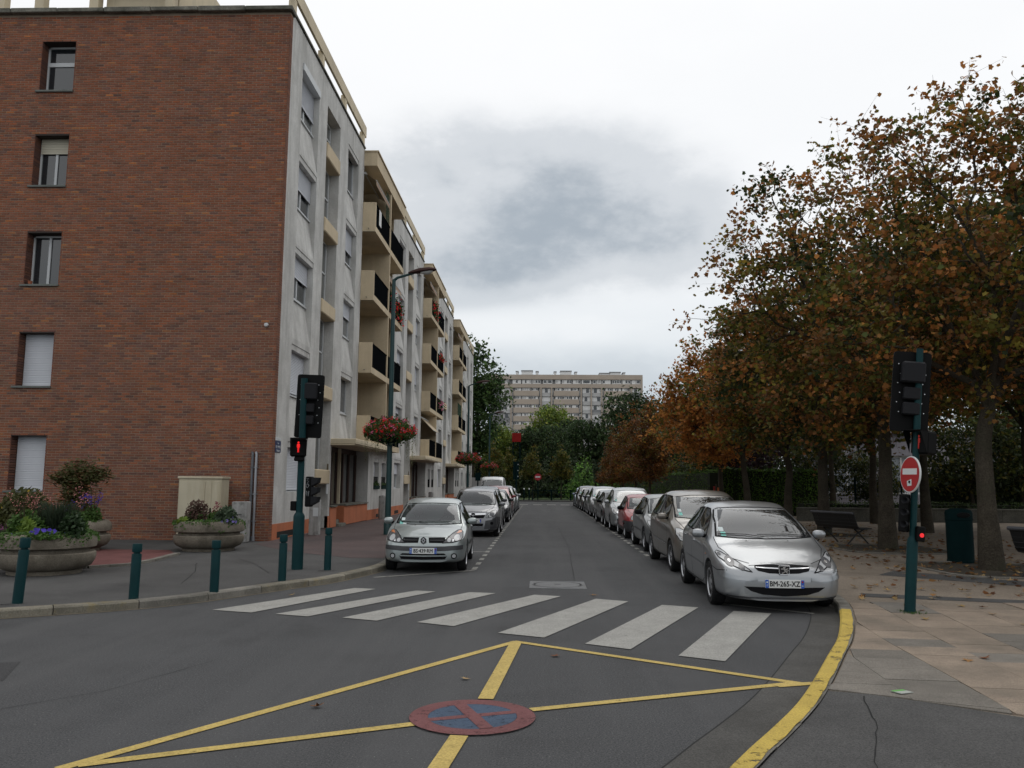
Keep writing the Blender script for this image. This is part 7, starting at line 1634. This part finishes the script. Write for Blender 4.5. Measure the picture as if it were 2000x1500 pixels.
yb = make_tree(32, [(0, 0, -.1), (0, 0, .8), (.02, 0, 1.6), (0, 0, 2.0)], [(0, 0, 2.5, 1.2, 1.2, .6), (0, 0, 3.2, .9, .9, .6), (0, 0, 4.0, .6, .6, .7), (0, 0, 4.8, .28, .28, .6)], 180, 2600, .10, 'oval', [((.06, .075, .015), 40), (OLV, 30), (GRN, 20), ((.14, .10, .02), 8)], sig=.16, tip=.006, trunk_r=.06, shell=.2)
for x, y, rz, s, lab in ((-.75, 83, 0, 1.02, 'young conical tree behind the round red sign at the end of the street'), (2.1, 83.5, 130, 1.06, 'young conical tree to the right of the round red sign'), (-4.6, 84, 200, 1.1, 'young conical tree left of the far traffic light'), (-3.2, 87, 260, 1.0, 'young conical tree just left of the round red sign')):
    plant_tree(yb, 'young_tree', lab, x, y, rz, s, 'young trees at the end of the street')
# big trees beyond the junction
def big(seed, lobes, mix, n=9500, size=.21, tr=.3): return make_tree(seed, [(0, 0, -.2), (0, 0, 2), (.1, 0, 3.6), (0, .1, 4.4)], lobes, 420, n, size, 'oval', mix, sig=.55, tip=.02, trunk_r=tr, material=M_LEAFF, wob=.1)
bt_d = big(41, [(0, 0, 7.5, 5, 5, 3.6), (2.2, 0, 9.8, 2.7, 2.8, 1.9), (-2.2, .5, 9.3, 2.7, 2.8, 1.9), (0, -1, 5.0, 5.0, 4.2, 2.2), (3.6, 0, 6.6, 2.2, 2.2, 2)], [((.020, .034, .016), 50), ((.030, .048, .020), 40), ((.014, .022, .012), 20)])
bt_o = big(42, [(0, 0, 8, 4, 4, 3.6), (1.8, 0, 10.8, 2.0, 2.0, 1.6), (-1.7, .5, 10.4, 1.9, 2.0, 1.5), (0, -1, 5.4, 4.2, 3.6, 2.0)], [((.085, .115, .022), 46), ((.055, .080, .020), 40), ((.12, .14, .03), 18)])
bt_t = big(43, [(0, 0, 9, 3.6, 3.6, 4), (.5, 0, 13.5, 3.0, 3.0, 3), (0, 0, 16.8, 1.7, 1.7, 2.0), (-1.5, 0, 6.0, 3.2, 3.0, 2.5), (1.6, -.4, 11.5, 2.6, 2.4, 2.2)], [((.026, .048, .018), 50), ((.040, .065, .022), 34), ((.018, .03, .014), 20)], 12000)
GB = 'big trees beyond the junction'
for m_, x, y, rz, s, sz, lab in ((bt_t, -8.0, 97, 0, 1.0, 1.02, 'tall dark poplar rising behind the end of the apartment building'), (bt_o, -6.0, 108, 30, .72, .74, 'pale green tree under the tall poplar'), (bt_o, -3.4, 112, 150, .72, .70, 'pale green tree between the poplar and the street end'), (bt_o, 1.7, 126, 80, 1.0, 1.10, 'olive green tree standing up before the far housing block'), (bt_d, .0, 106, 0, .78, .80, 'dark round tree closing the end of the street'), (bt_d, 5.6, 113, 120, .80, .93, 'dark tree to the right of the olive green one'), (bt_d, 13.0, 110, 220, 1.12, 1.2, 'broad dark green tree covering the right end of the far block'), (bt_d, 20, 104, 40, 1.0, 1.05, 'broad dark tree hidden behind the orange maples'), (bt_d, 27, 92, 300, 1.05, 1.05, 'dark tree far behind the hedge on the right'), (bt_o, 33, 80, 10, 1.0, .95, 'green tree behind the school building'), (bt_d, 16, 74, 170, .85, .85, 'dark tree behind the hedge and the russet cones'), (bt_d, 22, 64, 60, .8, .85, 'dark tree rising over the school roof'), (bt_d, -14, 112, 60, .9, .9, 'dark tree hidden behind the apartment building end')):
    plant_tree(m_, 'broadleaf_tree', lab, x, y, rz, s, GB, sz=sz)
plant_tree(make_tree(44, [(0, 0, -.1), (0, 0, 1), (.0, 0, 1.8), (0, 0, 2.3)], [(0, 0, 4.2, 2.4, 2.4, 1.8)], 160, 4000, .11, 'oval', [((.028, .014, .022), 40), ((.045, .02, .03), 30)], sig=.3, trunk_r=.12), 'plum_tree', 'dark purple plum tree behind the hedge under the orange maple', 12.2, 50, group=None)
# shrubs at the end and beside the road
def shrub(seed, n, size, rx, ry, rz_, mix, shape='oval'):
    r_ = np.random.default_rng(seed); d = r_.normal(size=(n, 3)); d /= np.linalg.norm(d, axis=1)[:, None]; d[:, 2] = np.abs(d[:, 2]); lump = 1 + .25 * np.sin(d[:, 0] * 5 + seed) * np.cos(d[:, 1] * 4) + .15 * np.sin(d[:, 2] * 9); C = d * r_.uniform(.55, 1.02, (n, 1)) * lump[:, None] * np.array([rx, ry, rz_]); k = (np.abs(d[:, 0] * 6).astype(int) + (d[:, 2] * 5).astype(int) * 7)
    return leaf_mesh('foliage', C, d + r_.normal(size=(n, 3)) * .6, size * r_.uniform(.6, 1.3, n), palette(k, n, mix, r_), shape, M_LEAFF, r_)
sh_l = shrub(51, 1500, .13, 1.9, 1.6, 3.4, [((.05, .10, .025), 40), ((.075, .14, .03), 30), ((.03, .06, .02), 20)])
sh_d = shrub(52, 1500, .15, 2.4, 2.0, 3.0, [((.013, .02, .010), 40), ((.02, .032, .013), 30)])
def put_shrub(me, x, y, s, rz, lab, sz=None):
    t = tag(empty('shrub', (x, y, PZ), R(rz)), lab, 'shrub', 'shrubs at the end of the street'); t.scale = (s, s, sz or s); link('foliage', me, t)
    g = MB(); g.tube([(0, 0, 0), (.05, 0, 1.2), (.3, 0, 2.0)], [.06, .045, .02], 6); g.tube([(0, 0, .3), (-.4, .1, 1.8)], [.04, .02], 5); g.build('stem', M_BARK, t)
put_shrub(sh_l, 4.4, 88, 1.0, 0, 'bright green shrub by the far end of the right row of cars', 1.1)
put_shrub(sh_l, 7.4, 86, .7, 70, 'smaller green shrub beside the bright one')
for i, (x, y, s) in enumerate(((-1.2, 95, 1.25), (1.6, 97, 1.3), (4.6, 97, 1.4), (8.0, 95, 1.5), (-3.6, 99, 1.1), (11, 92, 1.4))): put_shrub(sh_d, x, y, s, i * 60, 'dark undergrowth shrub ' + ('behind the round red sign', 'right behind the green barriers', 'behind the bright green shrub', 'behind the farthest russet tree', 'by the pale wall', 'beyond the end of the hedge')[i])
def hedge(name, x0, y0, x1, y1, h, th_, label, n, mix, s=.05):
    t = tag(empty(name, (0, 0, 0)), label, 'hedge', None); r_ = np.random.default_rng(int(x0 * 10 + y1)); L_ = math.hypot(x1 - x0, y1 - y0); d = np.array([(x1 - x0) / L_, (y1 - y0) / L_]); nn = np.array([-d[1], d[0]])
    u = r_.uniform(0, L_, n); f = r_.random(n); top = f < .34; side = r_.choice([-1, 1], n); w = np.where(top, r_.uniform(-1, 1, n), side) * th_ / 2; z = np.where(top, h, r_.uniform(0.05, h, n)); w += r_.normal(0, .05, n); z += np.where(top, np.abs(r_.normal(0, .05, n)) + .05 * np.sin(u * 2.1) + .03 * np.sin(u * 5.3), r_.normal(0, .02, n))
    C = np.stack([x0 + d[0] * u + nn[0] * w, y0 + d[1] * u + nn[1] * w, PZ + z], 1); N = np.stack([np.where(top, 0, side) * nn[0], np.where(top, 0, side) * nn[1], np.where(top, 1., .25)], 1) + r_.normal(0, .5, (n, 3))
    me = leaf_mesh('foliage', C, N, s * r_.uniform(.6, 1.3, n), palette((u * 3).astype(int), n, mix, r_), 'oval', M_LEAFF, r_); link('foliage', me, t)
    g = MB(); q = .42 * th_; P4 = [(x0 + nn[0] * q, y0 + nn[1] * q), (x1 + nn[0] * q, y1 + nn[1] * q), (x1 - nn[0] * q, y1 - nn[1] * q), (x0 - nn[0] * q, y0 - nn[1] * q)]; g.prism(P4, PZ, PZ + h - .04); g.build('inner_twigs', mat('hedge_inner', (.012, .016, .008), rough=1), t)  # solid near-black box; its colour stands in for the shade inside the hedge
HM = [((.026, .050, .010), 50), ((.040, .074, .013), 30), ((.014, .026, .008), 20)]
hedge('clipped_hedge', 9.9, 47.0, 9.2, 92, 2.3, 1.0, 'long clipped hedge with bright green top running along the right pavement', 22000, HM)
hedge('clipped_hedge', 9.6, 45.2, 14.6, 44.6, 2.35, 1.0, 'dark clipped hedge facing the street under the orange maples', 9000, HM)
hedge('clipped_hedge', 20.6, 45.6, 44, 45.2, 2.3, 1.0, 'dark hedge in the shade before the right half of the school wall', 9000, [((.012, .02, .008), 50), ((.018, .03, .010), 30)], .07)  # leaf colours darkened to paint in the shade under the trees
hedge('low_planting', 12.5, 40.6, 34, 40.2, .75, 1.2, 'low dark planting behind the low wall under the trees', 7000, [((.02, .03, .012), 50), ((.03, .045, .016), 30)])
hedge('undergrowth_hedge', -9, 101, 22, 99, 4.2, 2.0, 'dense dark undergrowth closing the view beyond the green barriers', 9000, [((.010, .016, .007), 50), ((.016, .026, .010), 30)], .16)
g = MB(); g.poly([(-2.6, 81.5, PZ + .002), (8.5, 81.5, PZ + .002), (8.5, 95, PZ + .002), (-2.6, 95, PZ + .002)]); struct(g.build('lawn', mat('lawn_green', (.035, .060, .014), rough=1, var=.3, vscale=1.5, fine=.4, fscale=25)))
# fallen leaves: single ones where they show, the rest as one scatter
LC = [(.26, .155, .065), (.19, .08, .03), (.32, .22, .10), (.14, .055, .025), (.25, .17, .07), (.27, .14, .05)]
LM = [mat('dry_leaf_%d' % i, c, rough=.8, spec=.2, var=.25, vscale=12) for i, c in enumerate(LC)]
def dry_leaf(r_):
    ang = np.array([-90, -30, 5, 38, 62, 90, 118, 142, 175, 210]) * PI / 180; rad = np.array([.30, .85, .42, 1.0, .5, 1.2, .5, 1.0, .42, .85]) * r_.uniform(.85, 1.15, 10); cu = r_.uniform(.1, .5); cv = r_.uniform(-.2, .4); g = MB()
    ring = [(math.cos(a) * q, math.sin(a) * q, .05 + cu * (math.cos(a) * q) ** 2 + cv * max(0, math.sin(a) * q) ** 2) for a, q in zip(ang, rad)]
    for k in range(10): g.poly([(0, 0, .03), ring[k], ring[(k + 1) % 10]])
    g.tube([(0, -.3, .05), (.05, -1.1, .12)], .03, 3); return g.mesh('fallen_leaf', LM[0], fix=False)
r_ = np.random.default_rng(77); DL = [dry_leaf(r_) for _ in range(8)]; pts = []
while len(pts) < 900:
    x, y = r_.uniform(2.4, 17), r_.uniform(4, 36)
    if x < kerb_x(y) + .05: continue
    w = math.exp(-((x - 8.6) / 3.6) ** 2) * (1.0 if y > 11 else .30 if y > 8 else .06) + .04
    if y < 9 and x < 3.3: w *= .4
    if r_.random() < w: pts.append((x, y))
pts.sort(key=lambda p: p[0] ** 2 + p[1] ** 2)
extra = [(3.98, 9.9), (3.55, 9.5), (3.2, 8.9), (3.75, 10.5), (3.9, 10.8), (3.0, 8.3), (2.4, 7.2), (-1.62, 6.25), (-.62, 7.2), (.15, 8.2), (.8, 12.6), (1.9, 6.3), (-3.6, 12.2)]
def put_leaf(x, y, z, par, s):
    o = link('fallen_leaf', DL[r_.integers(0, 8)], par, (x, y, z)); o.rotation_euler = (r_.normal(0, .12), r_.normal(0, .12), r_.uniform(0, 2 * PI)); o.scale = (s, s, s * r_.uniform(.6, 1.4)); o.material_slots[0].link = 'OBJECT'; o.material_slots[0].material = LM[r_.integers(0, 6)]
for x, y in pts[:240]: put_leaf(x, y, PZ + .004, pav_r, r_.uniform(.05, .08))
for x, y in extra: put_leaf(x, y, .010, road, r_.uniform(.045, .065))
P_ = np.array([q for q in [(x, y, PZ + .02) for x, y in pts[240:]] + [(r_.uniform(6.5, 14), r_.uniform(12, 36), PZ + .015) for _ in range(700)] + [(cx + r_.normal(0, .75), cy_ + r_.normal(0, .9), PZ + .015 + r_.uniform(0, .03)) for cx, cy_ in ((8.7, 21.4), (8.6, 16.4), (9.1, 27.2), (8.6, 17.6), (4.55, 12.6), (4.5, 14.4), (4.55, 17.5)) for _ in range(26)] if q[0] > kerb_x(q[1]) + .08]); n = len(P_)
o = link('fallen_leaves', leaf_mesh('fallen_leaves', P_, np.array([0, 0, 1.]) + r_.normal(0, .25, (n, 3)), r_.uniform(.04, .07, n), np.array(LC)[r_.integers(0, 6, n)] * r_.uniform(.7, 1.2, (n, 1)), 'maple', M_LEAF, r_), pav_r); o['kind'] = 'stuff'

# the right pavement dips to the road at the crossing
def pz(y): t = min(1, max(0, (y - 9) / 2.5)); return .03 + (PZ - .03) * t * t * (3 - 2 * t)
for o in [pav_r] + list(pav_r.children):
    if o.name.startswith('fallen_leaf') and o.name[:13] != 'fallen_leaves': o.location.z -= PZ - pz(o.location.y); continue
    for v in o.data.vertices:
        if v.co.y < 11.5 and v.co.z > .02: v.co.z -= PZ - pz(v.co.y)
# ------------------------------------------------------------------ end of the street and far buildings
M_FARB = mat('far_panel', (.41, .35, .29), rough=.9, var=.08, vscale=.2)
M_FARW = mat('far_white', (.70, .70, .69), rough=.8)
M_FARG = mat('far_grey', (.44, .44, .435), rough=.85)
M_FARBK = mat('far_recess', (.22, .225, .23), rough=.9)
FY = 265.0
fb = tag(empty('housing_block', (-14, FY, 0)), 'long pale housing block far beyond the trees at the end of the street', 'building')
def FX(u): return (u - 1055) / 1618 * FY + .03450 * 0
def FZ_(v): return CAM_H + (945.5 - v) / 1618 * FY
def fbox(name, u0, v0, u1, v1, m, y0=0, y1=.6, par=fb):
    g = MB(); g.box(FX(u0), FY - y1, FZ_(v1), FX(u1), FY - y0, FZ_(v0)); o = g.build(name, m, par)
    if par is fb: o.location = (14, -FY, 0)
    return o
g = MB(); g.box(FX(955), FY, 0, FX(1254), FY + 14, FZ_(733)); o = g.build('wall', M_FARBK, fb); o.location = (14, -FY, 0)
fbox('parapet', 955, 732.2, 1254.2, 741.5, M_FARB, 0, .9); fbox('end_wall', 1250.5, 741.5, 1254.2, 900, M_FARB, -14, .9)
fbox('floor_band', 955, 750.5, 1250.5, 758, M_FARB, 0, .9)
rng2 = np.random.default_rng(5)
winme = {}
def far_window(u0, v0, u1, v1, n, bal=False):
    w = fbox('window', u0, v0, u1, v1, M_FARW, 0, .5)
    k = (u1 - u0) / n
    for i in range(n):
        if rng2.random() < .25 and not bal: continue
        a = u0 + i * k + k * .16; fbox('pane', a, v0 + (v1 - v0) * .14, a + k * .68, v1 - (v1 - v0) * .2, M_PANE if rng2.random() < .7 else M_FARG, .5, .55, w).location = (0, 0, 0)
    return w
for u0, u1, n in ((985, 993, 2), (1000, 1016.5, 3), (1019, 1037, 4), (1039, 1055, 3), (1060, 1067, 1), (1068, 1078, 1), (1084, 1094, 2), (1097, 1115.5, 4), (1118, 1133, 3), (1135.5, 1154, 1), (1157, 1164, 1), (1165, 1174, 1), (1176, 1192, 3), (1195, 1213, 4), (1215, 1231, 3), (1233, 1241, 1), (1242, 1250, 1)): far_window(u0, 742, u1, 750, n)
for r0 in range(7):
    v = 758.6 + r0 * 16.6
    for a, b in ((1003, 1051), (1082, 1129), (1180, 1227)):
        fbox('spandrel', a - 1, v + 5.4, b + 1, v + 15.4, M_FARB, 0, .9); fbox('slab_edge', a - 1, v + 15.4, b + 1, v + 16.6, M_FARG, 0, .7)
        far_window(a + 2, v - .2, a + 14, v + 5.4, 3); far_window(a + 16, v - .2, a + 32, v + 5.4, 4); far_window(a + 34.5, v - .2, b - 1, v + 5.4, 3)
        fbox('corner_glazing', a - 5.2, v, a - 1.6, v + 15, M_FARG, 0, .4); fbox('corner_glazing', b + 1.4, v, b + 4.6, v + 15, M_FARG, 0, .4)
    for a, b in ((978, 996), (1058, 1074.5), (1137, 1152.5), (1155.5, 1173), (1234, 1250)):
        w = fbox('loggia', a, v + .3, b, v + 15, M_FARW if rng2.random() < .8 else M_FARG, 0, .3); q = a + (b - a) * rng2.uniform(.15, .6)
        if rng2.random() < .75: fbox('pane', q, v + .6, q + (b - a) * .34, v + 14, M_PANE, .3, .35, w).location = (0, 0, 0)
        fbox('railing', a, v + 9, b, v + 15, M_FARG if rng2.random() < .8 else M_FARBK, .5, .56)
        fbox('slab_edge', a, v + 15, b, v + 16.4, M_FARG, 0, .7)
for u in (997.5, 1056, 1076.5, 1134.5, 1154, 1174.5, 1232): fbox('pier', u - 1.2, 758, u + 1.2, 900, M_FARB, 0, 1.0)
for u0, v0, u1, m_ in ((1006, 724, 1010.5, M_FARW), (1017, 722.5, 1039, M_FARW), (1045.5, 724, 1050.5, M_FARW), (1081.5, 724.5, 1086, M_FARW), (1094, 723, 1116, M_FARW), (1122.5, 725, 1127, M_FARW), (1171.5, 727, 1191, M_FARW), (1191.5, 725, 1213, M_FARW), (1217.5, 726, 1222, M_FARW)):
    w = fbox('roof_cabin' if u1 - u0 > 10 else 'chimney', u0, v0, u1, 733, m_, -6, -2); fbox('cap', u0 - .7, v0 - 1.1, u1 + .7, v0, M_FARBK, -6.3, -1.7, w).location = (0, 0, 0)
# junction: far pavement, barriers, signs, pale wall
g = MB(); g.box(-60, 79, -.02, 40, 140, PZ); struct(g.build('far_pavement', M_ASPHL))
def barrier(x, y, lab):
    t = tag(empty('crowd_barrier', (x, y, PZ)), lab, 'barrier', 'green barriers across the street end')
    for sx in (-.9, .9):
        g = MB(); g.box(sx - .045, -.045, 0, sx + .045, .045, 1.02); g.build('post', M_GREEND, t)
    for z in (.95, .12):
        g = MB(); g.box(-.86, -.025, z - .025, .86, .025, z + .025); g.build('rail', M_GREEND, t)
    for s_ in (1, -1):
        g = MB(); g.tube([(-.86, 0.0, .53 - s_ * .4), (.86, 0.0, .53 + s_ * .4)], .022, 5); g.build('cross_bar', M_GREEND, t)
for k, x in enumerate((.15, 2.0, 3.85, 5.7)): barrier(x, 80.0, 'green barrier with crossed bars ' + ('under the far round red sign', 'second from the far round red sign', 'third along the street end', 'at the right end of its row')[k])
ns = tag(empty('no_entry_sign', (-.22, 80.6, PZ)), 'small far red no entry sign at the end of the street', 'road sign')
g = MB(); g.tube([(0, 0, 0), (0, 0, 2.5)], .045, 8); g.build('post', M_GREEND, ns)
g = MB(); g.lathe([(0, -.03), (.33, -.03), (.33, -.0), (0, 0)], 28, (0, -.05, 2.22), axis='Y'); g.build('red_face', mat('sign_red_far', (.34, .02, .03), rough=.5), ns)
g = MB(); g.box(-.23, -.09, 2.16, .23, -.082, 2.29); g.build('white_bar', M_SIGNW, ns)
ft = tag(empty('traffic_light', (-1.95, 67.5, 0)), 'far dark traffic light seen against the trees at the end of the street', 'traffic light', 'traffic lights at the far junction')
g = MB(); g.tube([(0, 0, 0), (0, 0, 3.3)], .07, 10); g.build('pole', M_GREEND, ft)
g = MB(); g.box(-.25, -.03, 2.0, .22, .03, 3.45); g.build('back_board', M_GREEND, ft)
g = MB()
for z in (3.2, 2.72, 2.25): g.box(.12, -.045, z - .03, .18, -.03, z + .03)
g.build('bolts', M_BOLT, ft)['kind'] = 'stuff'
fs = tag(empty('signal_box', (-4.75, 63.5, PZ)), 'small dark green box on a post under the farthest flower basket', 'sign')
g = MB(); g.tube([(0, 0, 0), (0, 0, 2.0)], .05, 8); g.build('post', M_GREEND, fs); g = MB(); g.box(-.2, -.06, 1.75, .2, .06, 2.35); g.build('panel', M_GREEND, fs)
for k, (x, y) in enumerate(((-1.55, 80.2), (-1.05, 80.0))):
    t = tag(empty('bollard', (x, y, PZ)), ('far white-topped bollard on the left of its pair', 'far white-topped bollard next to the green barriers')[k], 'bollard', 'white-topped bollards at the street end'); g = MB(); g.lathe([(.06, 0), (.06, .95), (.05, 1.0)], 10); g.build('post', M_GREEND, t); g = MB(); g.lathe([(.07, 1.0), (.075, 1.08), (.05, 1.14), (0, 1.16)], 10); g.build('cap', M_SIGNW, t)
M_PALE = mat('pale_wall', (.40, .395, .385), rough=.9, var=.08, vscale=.8, streak=((.25, .245, .23), .5, 1))
g = MB(); g.box(-30, 92, 0, -5.6, 92.4, 2.3); w = g.build('garden_wall', M_PALE); tag(w, 'pale panelled wall beyond the end of the apartment building', 'wall')
for k in range(10): g = MB(); g.box(-5.7 - k * 1.2, 91.93, 0, -5.58 - k * 1.2, 91.99, 2.35); g.build('pilaster', M_FARG, w)
g = MB(); g.box(-5.5, 92.2, 0, -3.9, 92.5, 2.45); w = g.build('brick_pier_wall', mat('pink_brick', (.22, .10, .08), rough=.9, var=.15, vscale=4)); tag(w, 'short pinkish wall next to the white van', 'wall')
rb = tag(empty('red_panel', (-2.95, 102.6, 0)), 'bright red panel showing between the dark trees', 'sign'); g = MB(); g.box(-.55, -.1, 6.8, .55, .1, 7.9); g.build('panel', mat('panel_red', (.28, .022, .02), rough=.8, spec=.05), rb)
for sx in (-.5, .5): g = MB(); g.tube([(sx, .15, 0), (sx * .8, .15, 7.6)], .08, 8); g.build('post', M_GREEND, rb)
# school building, mesh fence and low wall on the right
M_SCH = mat('school_wall', (.26, .25, .275), rough=.9, var=.1, vscale=.6)
sb = tag(empty('school_building', (17, 53, 0)), 'low grey school building behind the trees and the mesh fence', 'building')
g = MB(); wall_grid([16.4, 44], [0, 5.0], [(17.6 + 4.2 * k, 1.2, 20.2 + 4.2 * k, 3.6) for k in range(6)], lambda a, b, c, d: g.box(a, 53, b, c, 53.3, d)); o = g.build('wall', M_SCH, sb); o.location = (-17, -53, 0)
g = MB(); g.box(16.0, 52.6, 5.0, 44, 62, 5.3); o = g.build('roof', M_FARG, sb); o.location = (-17, -53, 0)
for k in range(6):
    x = 17.6 + 4.2 * k; g = MB(); g.box(x, 53.12, 1.2, x + 2.6, 53.2, 1.32); g.box(x, 53.12, 3.5, x + 2.6, 53.2, 3.6)
    for j in range(4): g.box(x + j * .84, 53.12, 1.2, x + j * .84 + .08, 53.2, 3.6)
    wn = g.build('window', M_FARW, sb); wn.location = (-17, -53, 0); g = MB(); g.box(x + .02, 53.2, 1.25, x + 2.58, 53.22, 3.55); g.build('pane', mat('school_pane', (.30, .33, .36), rough=.2, spec=.6), wn)
mf = tag(empty('mesh_fence', (14.8, 46.5, PZ)), 'green welded mesh fence between the hedge and the right edge', 'fence')
for k in range(11):
    g = MB(); g.box(k * 2.5 - .03, -.03, 0, k * 2.5 + .03, .03, 2.05); g.build('post', M_GREEND, mf)
    if k < 10:
        g = MB()
        for j in range(24): g.box(k * 2.5 + .05 + j * .104, -.004, .05, k * 2.5 + .058 + j * .104, .004, 2.0)
        for z in (.1, .5, .9, 1.3, 1.7, 1.98): g.box(k * 2.5 + .03, -.006, z, k * 2.5 + 2.47, .006, z + .012)
        g.build('mesh_panel', M_GREEND, mf)
lw = tag(empty('low_wall', (11.6, 38.2, PZ)), 'low dark stone wall under the trees behind the bench', 'wall')
M_LW = mat('low_wall_stone', (.10, .095, .08), rough=.95, var=.25, vscale=2, fine=.3, fscale=30)
for k in range(13): g = MB(); g.box(k * 1.5, -.15, 0, k * 1.5 + 1.485, .15, .52); g.build('stone', M_LW, lw)
for k in range(13): g = MB(); g.box(k * 1.5 - .005, -.19, .522, k * 1.5 + 1.48, .19, .60, bev=.01); g.build('coping_stone', M_LW, lw)
pr = tag(empty('tree_stake', (8.35, 40.2, PZ)), 'red painted stake with orange tape behind the grey brown people carrier', 'post')
g = MB(); g.box(-.07, -.05, 0, .0, .05, 1.5); g.build('red_stake', mat('stake_red', (.28, .03, .025), rough=.8), pr); g = MB(); g.box(.02, -.05, 0, .10, .05, 1.62); g.build('wood_stake', M_BARK, pr); g = MB(); g.box(.10, -.05, 1.2, .18, .05, 1.45); g.build('tape', mat('tape_orange', (.42, .12, .04), rough=.8), pr)
